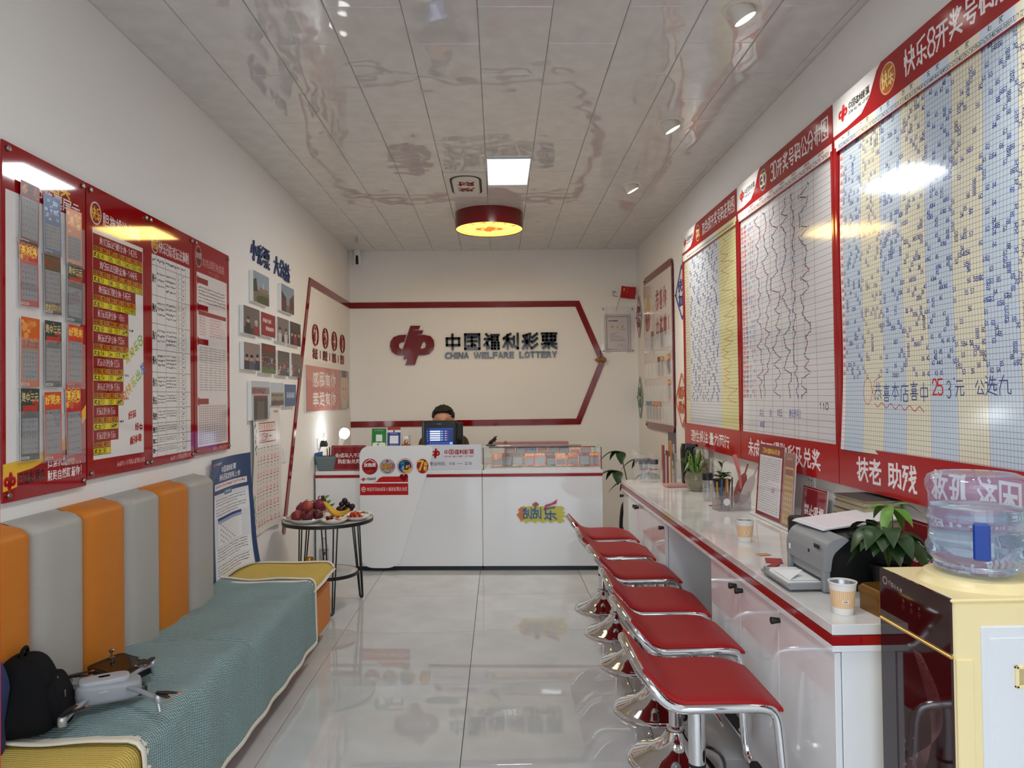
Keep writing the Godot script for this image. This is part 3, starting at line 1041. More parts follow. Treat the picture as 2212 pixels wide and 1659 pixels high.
func left_wall() -> void:
	make_tickets()
	var red := K8(156, 10, 18)
	var cream := K8(236, 230, 226)
	var gold := K8(240, 190, 60)
	var r := RandomNumberGenerator.new()
	r.seed = 3
	var edge := mat("acrylic_edge", K8(150, 20, 26), 0.15)
	# --- panel 1: winning cards on show
	var c := Cv.new(452, 1130, red)
	c.rect(14, 150, 404, 860, cream)
	c.poly(PackedVector2Array([Vector2(0, 1010), Vector2(120, 1000), Vector2(300, 960), Vector2(452, 830), Vector2(452, 1130), Vector2(0, 1130)]), gold)
	c.poly(PackedVector2Array([Vector2(0, 1050), Vector2(140, 1035), Vector2(330, 985), Vector2(452, 880), Vector2(452, 1130), Vector2(0, 1130)]), red)
	c.text("鸿运当头", 110, 42, 250, 54, K8(244, 196, 70), 0.15)
	c.text("中奖票展示", 150, 98, 270, 46, K8(244, 236, 232), 0.12)
	c.text("红票扎堆的地方", 222, 1008, 200, 36, K8(250, 246, 244), 0.12, -0.02)
	c.text("财运自然盯着你!", 222, 1052, 206, 36, K8(250, 246, 244), 0.12, -0.02)
	c.text("白庙彩票店", 70, 1042, 140, 40, K8(20, 16, 14), 0.13)
	c.poly(PackedVector2Array([Vector2(0, 1050), Vector2(66, 1038), Vector2(66, 1086), Vector2(0, 1096)]), gold)
	c.logo(2, 1036, 60, 62, K8(224, 50, 54))
	c.logo(6, 1041, 52, 52, red)
	panel("red acrylic display board with twelve scratch cards, nearest the camera", 2.71, 0.452, 1.13, c, edge)
	# --- panel 2: guide with orange and yellow tables
	c = Cv.new(474, 1110, red)
	c.rect(40, 160, 390, 880, cream)
	c.disc(64, 100, 40, 44, K8(230, 214, 210))
	c.disc(64, 100, 34, 38, K8(150, 40, 30))
	c.text("快乐", 30, 74, 72, 54, K8(240, 190, 80), 0.16)
	c.text("胆拖投注指南", 112, 84, 290, 52, K8(236, 224, 222), 0.12)
	var heads := ["选10玩法9胆全拖-142元", "选9玩法8胆全拖-144元", "选8玩法7胆全拖-146元", "选7玩法6胆全拖-148元", "选6玩法5胆全拖-150元", "选5玩法4胆全拖-152元", "选4玩法3胆全拖-154元", "选3玩法2胆全拖-156元", "选2玩法1胆全拖-158元"]
	var wides := [384, 384, 322, 262, 262, 220, 220, 180, 180]
	var sums := [["48", "243", "1405", "15040", "143200", "11+8000"], ["51", "248", "565", "3960", "37800", "372000"], ["51", "301", "1900", "15232", "698000"], ["68", "680", "5672", "13720"], ["54", "344", "1070", "4390"], ["54", "397", "1728"], ["57", "267", "2860"], ["57", "1704"], ["361"]]
	var y := 178.0
	for k in 9:
		var w: float = wides[k]
		c.rect(42, y, w, 42, K8(150, 18, 24))
		c.text(heads[k], 42 + w * 0.12, y + 6, w * 0.76, 30, K8(240, 226, 222), 0.1)
		var cols: int = sums[k].size() + 1
		var cw := w / cols if k < 8 else 60.0
		c.rect(42, y + 42, cw * cols, 25, K8(216, 122, 24))
		c.rect(42, y + 67, cw * cols, 26, K8(236, 214, 40))
		for j in cols + 1:
			c.rect(42 + j * cw - 1, y + 42, 2, 50, K8(40, 30, 10))
		for e in [42, 66, 92]:
			c.rect(42, y + e, cw * cols, 2, K8(40, 30, 10))
		c.text("胆码", 46, y + 45, cw - 8, 19, K8(30, 20, 6), 0.12)
		c.text("奖金", 46, y + 70, cw - 8, 20, K8(30, 20, 6), 0.12)
		for j in cols - 1:
			c.text("中%d" % [j + [4, 3, 3, 3, 2, 2, 1, 1, 1][k]], 44 + (j + 1) * cw + cw * 0.15, y + 45, cw * 0.6, 19, K8(30, 20, 6), 0.12)
			var s: String = sums[k][j]
			c.text(s, 44 + (j + 1) * cw + cw * 0.06, y + 71, minf(cw * 0.84, s.length() * 9.0), 18, K8(30, 20, 6), 0.13)
		if k > 2 and k < 8:
			for j in 3:
				c.seg(Vector2(44 + (cols - 0.9) * cw, y + 88 - 4 * j), Vector2(44 + (cols - 0.2) * cw, y + 70 + 4 * j), 2, K8(20, 20, 24))
			c.fine(50 + cw * cols, y + 60, 34, 16, K8(40, 40, 46), r)
		y += 94
	for k in 4:
		turned(c, "玩快乐8"[k], 296 + k * 36, 640 - k * 26, 34, 40, -0.4, 6, [K8(206, 190, 30), K8(190, 190, 40), K8(150, 186, 40), K8(120, 180, 50)][k])
	for k in 5:
		turned(c, "向快乐出发"[k], 264 + k * 40, 800 - k * 30, 38, 42, -0.5, 6, [K8(214, 110, 60), K8(216, 170, 60), K8(190, 190, 50), K8(120, 180, 70), K8(60, 100, 180)][k])
	c.text("好玩", 300, 864, 66, 32, K8(170, 16, 24), 0.18, -0.15)
	c.text("好中", 356, 910, 66, 32, K8(170, 16, 24), 0.18, 0.1)
	c.text("新体验", 312, 968, 100, 34, K8(170, 16, 24), 0.18, -0.12)
	c.text("未成年人不得购买彩票及兑奖", 210, 1060, 230, 22, K8(232, 200, 196), 0.1)
	panel("red acrylic guide board with stepped orange and yellow tables", 2.72, 0.474, 1.11, c, edge, -2.72)
	# --- panel 3: rules table
	c = Cv.new(474, 1110, red)
	c.rect(36, 165, 400, 905, cream)
	c.disc(70, 120, 34, 40, K8(226, 206, 200))
	c.disc(70, 120, 29, 34, K8(150, 40, 30))
	c.text("快乐", 40, 98, 62, 44, K8(240, 190, 80), 0.16)
	c.text("快乐8游戏玩法规则", 108, 92, 318, 58, K8(236, 222, 220), 0.12)
	var ink := K8(36, 34, 34)
	var cuts := [36, 84, 170, 284, 338, 384, 436]
	for x in cuts:
		c.rect(x, 165, 2, 905, K8(90, 86, 84))
	for k in 5:
		c.fine(cuts[k] + 8, 180, cuts[k + 1] - cuts[k] - 14, 18, ink, r)
	var hs := [150, 140, 130, 112, 98, 80, 76, 62, 50, 46]
	y = 212
	for k in 10:
		c.rect(36, y, 400, 2, K8(60, 58, 56))
		var hh: float = hs[k] * 0.9
		c.text("选", 40, y + hh * 0.3, 22, minf(40, hh * 0.5), ink, 0.2)
		c.text("十九八七六五四三二一"[k], 62, y + hh * 0.3, 20, minf(40, hh * 0.5), ink, 0.2)
		for j in 3:
			c.fine(90, y + hh * (0.22 + 0.2 * j), 74, minf(14, hh * 0.14), K8(70, 68, 66), r)
		for j in (4 if hh > 80 else 3):
			c.fine(176, y + hh * (0.2 + 0.17 * j), 102, minf(14, hh * 0.14), K8(70, 68, 66), r)
		var n := int(maxf(1, hh / 20))
		for j in n:
			c.rect(284, y + hh * j / n, 100, 1, K8(90, 86, 84))
			c.text(str(10 - k - j if 10 - k > j else 0), 300, y + hh * (j + 0.2) / n, 10, minf(13, hh / n * 0.6), ink, 0.12)
			c.fine(346, y + hh * (j + 0.25) / n, r.randf_range(10, 30), 11, ink, r)
		y += hh
	c.text("未成年人不得购买彩票及兑奖", 210, 1078, 230, 22, K8(232, 200, 196), 0.1)
	panel("red acrylic rules board with a white lined table", 3.19, 0.474, 1.11, c, edge, -3.19)
	# --- panel 4: guide of the two-colour balls
	c = Cv.new(480, 1110, K8(160, 14, 22))
	c.rect(36, 165, 410, 905, K8(232, 222, 220))
	c.disc(62, 84, 38, 56, K8(226, 190, 186))
	c.disc(62, 84, 34, 52, K8(120, 14, 20))
	c.text("双色球", 30, 60, 64, 36, K8(226, 200, 190), 0.12)
	c.rect(36, 98, 52, 22, K8(90, 60, 40))
	c.text("双色球胆拖指南", 110, 76, 300, 50, K8(214, 170, 168), 0.07)
	c.text("大小公分", 190, 132, 140, 26, K8(214, 150, 148), 0.07)
	for s in [[190, 5], [330, 0], [508, 0], [820, 0]]:
		c.rect(50, s[0], 130, 30, K8(150, 22, 30))
		c.disc(50, s[0] + 15, 12, 22, K8(150, 22, 30))
		for j in s[1]:
			c.fine(56, s[0] + 44 + 18 * j, 360, 13, K8(90, 84, 82), r)
	c.rect(56, 362, 376, 22, K8(150, 22, 30))
	for k in 7:
		c.fine(64, 392 + 15 * k, 80, 9, K8(196, 110, 104), r)
		c.fine(200, 392 + 15 * k, r.randf_range(80, 220), 9, K8(196, 120, 116), r)
		c.rect(56, 386 + 15 * k, 376, 1, K8(206, 150, 146))
	for k in 18:
		for j in 6:
			c.fine(64 + 62 * j, 550 + 13 * k, 50, 8, K8(110, 104, 102), r)
	for k in 17:
		c.rect(56, 856 + 12 * k, 380, 1, K8(200, 150, 146))
		for j in 16:
			c.rect(60 + 23.5 * j, 859 + 12 * k, 10, 6, K8(130, 100, 98) if j < 3 or k < 4 else K8(96, 84, 84))
	c.text("未成年人不得购买彩票及兑奖", 236, 1080, 216, 20, K8(226, 180, 176), 0.1)
	panel("dark red acrylic guide board farthest from the camera", 3.67, 0.48, 1.1, c, edge, -3.67)
	# --- cards in clear pockets on the first board
	var tops := [2.146, 1.952, 1.707, 1.476]
	var zs := [-2.33, -2.455, -2.58]
	var kinds := [[0, 1, 2], [3, 4, 5], [6, 5, 7], [5, 7, 3]]
	var what := [["dark red scratch card", "blue and white scratch card", "peach scratch card"], ["bright red scratch card with three rings", "brown and gold scratch card", "dark green scratch card"], ["orange scratch card", "black and green scratch card", "crimson scratch card"], ["black scratch card with red pen marks", "vermilion scratch card", "long red scratch card leaning over its pocket"]]
	var rows := ["top row", "second row", "third row", "bottom row"]
	var cols := ["left column", "middle column", "right column"]
	for a in 4:
		for b in 3:
			var hh: float = [0.2, 0.21, 0.225, 0.232][a] + (0.045 if a == 3 and b == 2 else 0.0)
			var drop: float = [0.0, 0.012, 0.025][b] if a != 2 else 0.0
			var top: float = tops[a] - drop + (0.04 if a == 3 and b == 2 else 0.0)
			var tk := board("scratch_card", 0.094, hh, 0.0012, ticket_atlas, M.paper, null, wall("left", zs[b], top - hh, 0.027), ticket_uv(kinds[a][b]))
			tk.rotate_object_local(V(0, 0, 1), r.randf_range(-0.03, 0.03) + (0.07 if a == 3 and b == 2 else 0.0))
			tag(tk, "%s, %s, %s of the display board" % [what[a][b], rows[a], cols[b]], "lottery ticket", "scratch cards on the red display board")
			var po := thing("card_pocket", "clear acrylic card pocket, %s, %s of the display board" % [rows[a], cols[b]], "card holder", Vector3.ZERO, 0, "clear pockets on the red display board")
			po.transform = wall("left", zs[b], top - hh - 0.004, 0.02)
			var ph: float = minf(hh, 0.226) * 0.72
			var g := G.new()
			g.box(V(0.047, ph / 2, 0.0135), V(0.108, ph, 0.0016))
			obj("front_sheet", g, M.clear_acrylic, po)
			g = G.new()
			g.box(V(-0.0075, ph / 2, 0.006), V(0.0016, ph, 0.013))
			g.box(V(0.1015, ph / 2, 0.006), V(0.0016, ph, 0.013))
			g.box(V(0.047, -0.001, 0.006), V(0.108, 0.0016, 0.013))
			obj("side_sheets", g, M.clear_acrylic, po)
	# --- blue raised lettering
	var tt := thing("wall_lettering", "blue raised wall lettering above the small photo boards", "lettering")
	tt.transform = wall("left", -4.56, 2.27, 0.0)
	var lm := mat("letter_blue", K8(52, 72, 118), 0.35)
	for k in 6:
		var g := G.new()
		g.sign("小彩票大公益"[k], [0.0, 0.125, 0.25, 0.47, 0.595, 0.72][k], 0.045 - 0.004 * k, 0.105, 0.12, 0.0092, 0.002, 0.012)
		obj("letter", g, lm, tt)
	# --- photo boards
	photos()
	# --- hanging calendar
	c = Cv.new(400, 570, K8(228, 222, 214))
	c.text("中国福利彩票", 318, 22, 60, 12, K8(40, 36, 36), 0.1)
	c.logo(300, 20, 14, 16, K8(190, 40, 44))
	c.frame(84, 76, 232, 92, 5, K8(176, 30, 36))
	c.rect(84, 112, 232, 6, K8(176, 30, 36))
	for k in 7:
		c.rect(94 + 31 * k, 84, 20, 24, K8(214, 170, 150))
	c.text("2025开", 96, 124, 110, 36, K8(170, 60, 50), 0.14)
	c.text("一", 214, 124, 40, 36, K8(170, 60, 50), 0.14)
	for k in 26:
		c.disc(10 + r.randf() * 34, 20 + k * 8, r.randf_range(3, 9), r.randf_range(5, 14), [K8(96, 120, 90), K8(220, 226, 226), K8(60, 66, 60)][k % 3])
		c.disc(8 + r.randf() * 28, 400 + k * 6, r.randf_range(3, 7), r.randf_range(5, 12), [K8(110, 140, 96), K8(180, 196, 160)][k % 2])
	for a in 5:
		for b in 7:
			var x := 52.0 + b * 46
			var yy := 190.0 + a * 72
			c.rect(x + 4, yy, 26, 3, K8(60, 56, 54))
			c.frame(x + 4, yy + 8, 26, 26, 1, K8(196, 176, 168))
			c.fine(x + 8, yy + 14, 18, 10, K8(190, 130, 120), r)
			c.text(str((a * 7 + b) % 31 + 1), x + 6, yy + 38, 24, 13, K8(190, 60, 60), 0.14)
			c.rect(x + 4, yy + 56, 28, 5, K8(206, 90, 86))
	var cal := wavy_sheet("wall_calendar", 0.56, 0.81, printed("calendar_print", c.tex(), 0.4), wall("left", -4.54, 0.575, 0.004), 0.018, 3.0, 0.4)
	tag(cal, "cream wall calendar with red dates hanging under the photo boards", "calendar")
	# --- blue poster, curling
	c = Cv.new(400, 640, K8(38, 66, 110))
	for k in 5:
		c.poly(PackedVector2Array([Vector2(0, 30 + 26 * k), Vector2(180 - 20 * k, 0), Vector2(210 - 20 * k, 0), Vector2(0, 46 + 26 * k)]), K8(46, 80 + 4 * k, 126))
	c.logo(22, 18, 22, 26, K8(220, 60, 60))
	c.text("中国福利彩票", 48, 22, 70, 14, K8(210, 218, 230), 0.1)
	c.text("中国福利彩票", 112, 46, 170, 34, K8(240, 244, 248), 0.11)
	c.text("快乐8游戏变更上市", 92, 88, 230, 36, K8(240, 244, 248), 0.13)
	c.rect(40, 134, 330, 34, K8(228, 226, 228))
	c.fine(54, 142, 300, 18, K8(196, 60, 60), r)
	c.rect(36, 190, 340, 450, K8(222, 224, 232))
	c.rect(150, 178, 90, 26, K8(70, 130, 140))
	c.fine(160, 184, 70, 14, K8(226, 236, 240), r)
	for s in [[212, 3], [262, 3], [470, 5], [560, 4]]:
		c.rect(42, s[0], 328, s[1] * 16 + 4, K8(234, 236, 240))
		for j in s[1]:
			c.fine(52, s[0] + 5 + j * 15, 300 - 60 * float(j == s[1] - 1), 9, K8(60, 66, 84), r)
	c.rect(70, 316, 250, 144, K8(240, 240, 244))
	c.rect(70, 316, 250, 14, K8(40, 60, 110))
	c.rect(70, 330, 250, 16, K8(150, 170, 206))
	for a in 8:
		c.rect(70, 346 + a * 14, 250, 1, K8(170, 174, 186))
		for b in 10:
			c.rect(92 + b * 22, 346, 1, 112, K8(190, 194, 204))
			if b <= a and (a + b) % 2 == 0:
				c.rect(98 + b * 22, 350 + a * 14, 9, 6, K8(50, 52, 60))
	var bp := wavy_sheet("wall_poster", 0.56, 0.66, printed("blue_poster_print", c.tex(), 0.35), wall("left", -3.86, 0.45, 0.005), 0.03, 1.5, 1.0)
	tag(bp, "blue lottery notice poster with curling edge behind the sofa back", "poster")
	# --- round charity symbols
	var ic := thing("charity_symbols", "four dark red ring symbols with captions on the left wall", "wall sign")
	ic.transform = wall("left", -6.03, 1.72, 0.0)
	for k in 4:
		var x := 0.11 + k * 0.352
		var g := G.new()
		var ring := []
		for j in 33:
			ring.append(V(x + 0.088 * cos(TAU * j / 32), 0.245 + 0.088 * sin(TAU * j / 32), 0.006))
		ring.resize(32)
		g.tube(ring, 0.0085, 6, true, 0.7)
		obj("ring", g, M.red_acrylic, ic)
		g = G.new()
		if k == 0:
			g.prism(ellipse(x + 0.01, 0.298, 0.014, 0.014, 12), 0.0, 0.007)
			g.prism(PackedVector2Array([Vector2(x - 0.018, 0.27), Vector2(x + 0.012, 0.28), Vector2(x + 0.014, 0.19), Vector2(x - 0.016, 0.19)]), 0.0, 0.007)
			g.prism(PackedVector2Array([Vector2(x - 0.034, 0.25), Vector2(x - 0.028, 0.25), Vector2(x - 0.028, 0.19), Vector2(x - 0.034, 0.19)]), 0.0, 0.007)
		elif k == 1:
			g.prism(ellipse(x - 0.006, 0.3, 0.013, 0.013, 12), 0.0, 0.007)
			g.prism(PackedVector2Array([Vector2(x - 0.014, 0.28), Vector2(x + 0.002, 0.28), Vector2(x + 0.002, 0.24), Vector2(x + 0.03, 0.24), Vector2(x + 0.036, 0.195), Vector2(x + 0.024, 0.195), Vector2(x + 0.02, 0.228), Vector2(x - 0.014, 0.228)]), 0.0, 0.007)
			var wh := []
			for j in 20:
				wh.append(V(x - 0.01 + 0.034 * cos(TAU * j / 20), 0.222 + 0.034 * sin(TAU * j / 20), 0.004))
			g.tube(wh, 0.005, 5, true)
		elif k == 2:
			g.prism(ellipse(x, 0.275, 0.03, 0.03, 14), 0.0, 0.007)
			g.prism(PackedVector2Array([Vector2(x - 0.045, 0.235), Vector2(x + 0.045, 0.235), Vector2(x + 0.03, 0.19), Vector2(x - 0.03, 0.19)]), 0.0, 0.007)
		else:
			g.prism(PackedVector2Array([Vector2(x - 0.04, 0.2), Vector2(x + 0.04, 0.2), Vector2(x + 0.034, 0.27), Vector2(x, 0.3), Vector2(x - 0.03, 0.262)]), 0.0, 0.007)
			g.prism(PackedVector2Array([Vector2(x + 0.008, 0.29), Vector2(x + 0.038, 0.31), Vector2(x + 0.042, 0.295), Vector2(x + 0.016, 0.275)]), 0.0, 0.007)
		obj("symbol", g, M.red_acrylic, ic)
		var w := ["扶老", "助残", "救孤", "济困"][k] as String
		for j in 2:
			g = G.new()
			g.sign(w[j], x - 0.075 + 0.08 * j, 0.05, 0.07, 0.075, 0.012, 0.0, 0.005)
			obj("letter", g, M.red_acrylic, ic)
		if k < 3:
			g = G.new()
			g.box(V(x + 0.176, 0.087, 0.003), V(0.007, 0.07, 0.006))
			obj("divider", g, M.red_acrylic, ic)
	# --- pink thank-you poster
	c = Cv.new(860, 190, K8(196, 122, 112))
	for k in 24:
		if k % 2 == 0:
			var a0 := TAU * k / 24 + 0.1
			c.poly(PackedVector2Array([Vector2(620, 120), Vector2(620 + 900 * cos(a0), 120 + 900 * sin(a0)), Vector2(620 + 900 * cos(a0 + 0.26), 120 + 900 * sin(a0 + 0.26))]), K8(208, 140, 130))
	c.rect(640, 0, 220, 190, K8(150, 132, 124))
	c.disc(746, 96, 100, 110, K8(188, 176, 168))
	c.disc(746, 92, 70, 78, K8(214, 178, 156))
	c.rect(690, 0, 112, 34, K8(60, 46, 42))
	c.disc(716, 90, 9, 8, K8(90, 80, 76))
	c.disc(776, 90, 9, 8, K8(90, 80, 76))
	c.disc(708, 122, 16, 12, K8(216, 158, 142))
	c.disc(784, 122, 16, 12, K8(216, 158, 142))
	c.disc(746, 140, 10, 4, K8(180, 100, 96))
	c.text("感恩有你", 110, 22, 440, 66, K8(244, 236, 234), 0.13)
	c.text("幸运有你", 110, 106, 440, 66, K8(244, 236, 234), 0.13)
	var pk := board("thank_you_poster", 1.66, 0.378, 0.012, printed("pink_poster_print", c.tex(), 0.3), M.white, null, wall("left", -5.79, 1.322, 0.002))
	tag(pk, "pink poster with white writing and a round face, left wall by corner", "poster")
	# --- switch and socket
	var sw := thing("light_switch", "white light switch plate on the left wall right of the calendar", "switch")
	sw.transform = wall("left", -5.2, 0.98, 0.0)
	var sp := G.new()
	sp.box(V(0.043, 0.043, 0.004), V(0.086, 0.1, 0.009), 0.002)
	obj("plate", sp, M.white, sw)
	sp = G.new()
	sp.box(V(0.043, 0.043, 0.009), V(0.03, 0.07, 0.005), 0.002)
	obj("rocker", sp, M.white_matt, sw)
	var so := thing("wall_socket", "white wall socket with black plug on the left wall behind counter", "socket")
	so.transform = wall("left", -6.18, 1.0, 0.0)
	sp = G.new()
	sp.box(V(0.07, 0.045, 0.004), V(0.14, 0.09, 0.009), 0.002)
	obj("plate", sp, M.white, so)
	sp = G.new()
	sp.box(V(0.1, 0.03, 0.035), V(0.05, 0.035, 0.06), 0.006)
	sp.box(V(0.12, 0.05, 0.03), V(0.04, 0.025, 0.05), 0.006)
	obj("plug", sp, M.black, so)
	sp = G.new()
	var lead := []
	for j in 22:
		var a := TAU * j / 14.0
		lead.append(V(0.11 + 0.035 * cos(a), 0.095 + 0.035 * sin(a), 0.03 + 0.001 * j))
	sp.tube(lead, 0.0035, 6)
	obj("lead", sp, M.white, so)
	# --- the red band that frames the writing, first half on this wall
	var band := thing("wall_band", "flat red acrylic band framing the wall sign across two walls", "wall trim")
	var bl := G.new()
	bl.T = wall("left", 0.0, 0.0, 0.0)
	band_strip(bl, [Vector2(5.2, 0.47), Vector2(5.985, 2.395), Vector2(7.6, 2.395)], 0.062)
	obj("strip", bl, M.red_acrylic, band)
	var bb := G.new()
	bb.T = wall("back", 0.0, 0.0, 0.0)
	band_strip(bb, [Vector2(XL, 2.395), Vector2(0.842, 2.39), Vector2(1.098, 1.782), Vector2(0.835, 1.15), Vector2(XL, 1.15)], 0.062)
	obj("strip", bb, M.red_acrylic, band)


func band_strip(g: G, p: Array, w: float) -> void:
	var a := PackedVector2Array()
	var b := PackedVector2Array()
	for k in p.size():
		var d0: Vector2 = (p[k] - p[maxi(k - 1, 0)]).normalized() if k > 0 else (p[1] - p[0]).normalized()
		var d1: Vector2 = (p[mini(k + 1, p.size() - 1)] - p[k]).normalized() if k < p.size() - 1 else d0
		var m := (Vector2(-d0.y, d0.x) + Vector2(-d1.y, d1.x)).normalized()
		var s := w / 2 / maxf(0.4, m.dot(Vector2(-d0.y, d0.x)))
		a.append(p[k] + m * s)
		b.append(p[k] - m * s)
	for k in p.size() - 1:
		g.prism(PackedVector2Array([a[k], b[k], b[k + 1], a[k + 1]]), 0.001, 0.009)


func panel(label: String, _old: float, w: float, h: float, c: Cv, edge: Material, z := -2.262) -> void:
	var t := thing("acrylic_board", label, "notice board")
	t.transform = wall("left", z, 2.25 - h, 0.012)
	var face := printed("board_print_%d" % int(-z * 100), c.tex(), 0.05)
	board("sheet", w - 0.002, h, 0.006, face, edge, t)
	studs(t, w, h, 0.006)


# hanging paper: a grid that bulges and curls, with a plain back
func wavy_sheet(called: String, w: float, h: float, m: Material, t: Transform3D, amount: float, waves: float, curl: float) -> MeshInstance3D:
	var nx := 14
	var ny := 22
	var f := func(i: float, j: float) -> Vector3:
		var z := amount * 0.5 * (1.0 + sin(i * PI * waves + j * 2.0) * 0.5 + cos(j * PI * waves * 0.8 + 1.0) * 0.5)
		z += curl * amount * 2.0 * pow(maxf(0.0, i - 0.55) / 0.45, 2.0) * (0.3 + 1.0 - j)
		return V(i * w - curl * 0.02 * maxf(0.0, i - 0.5) * sin(j * 9.0), j * h, z)
	var g := G.new()
	var b := G.new()
	for a in nx:
		for e in ny:
			var p := []
			var n := []
			var uv := []
			for q in [[a, e], [a + 1, e], [a + 1, e + 1], [a, e + 1]]:
				var i := float(q[0]) / nx
				var j := float(q[1]) / ny
				p.append(f.call(i, j))
				var dx: Vector3 = f.call(i + 0.01, j) - f.call(i - 0.01, j)
				var dy: Vector3 = f.call(i, j + 0.01) - f.call(i, j - 0.01)
				n.append(dx.cross(dy).normalized())
				uv.append(Vector2(i, 1.0 - j))
			g.tri(p[0], p[1], p[2], n[0], n[1], n[2], uv[0], uv[1], uv[2])
			g.tri(p[0], p[2], p[3], n[0], n[2], n[3], uv[0], uv[2], uv[3])
			var o := V(0, 0, -0.0008)
			b.tri(p[0] + o, p[1] + o, p[2] + o, -n[0], -n[1], -n[2])
			b.tri(p[0] + o, p[2] + o, p[3] + o, -n[0], -n[2], -n[3])
	var mi := MeshInstance3D.new()
	mi.mesh = b.mesh(M.paper, g.mesh(m))
	mi.name = numbered(called)
	add_child(mi)
	mi.transform = t
	return mi


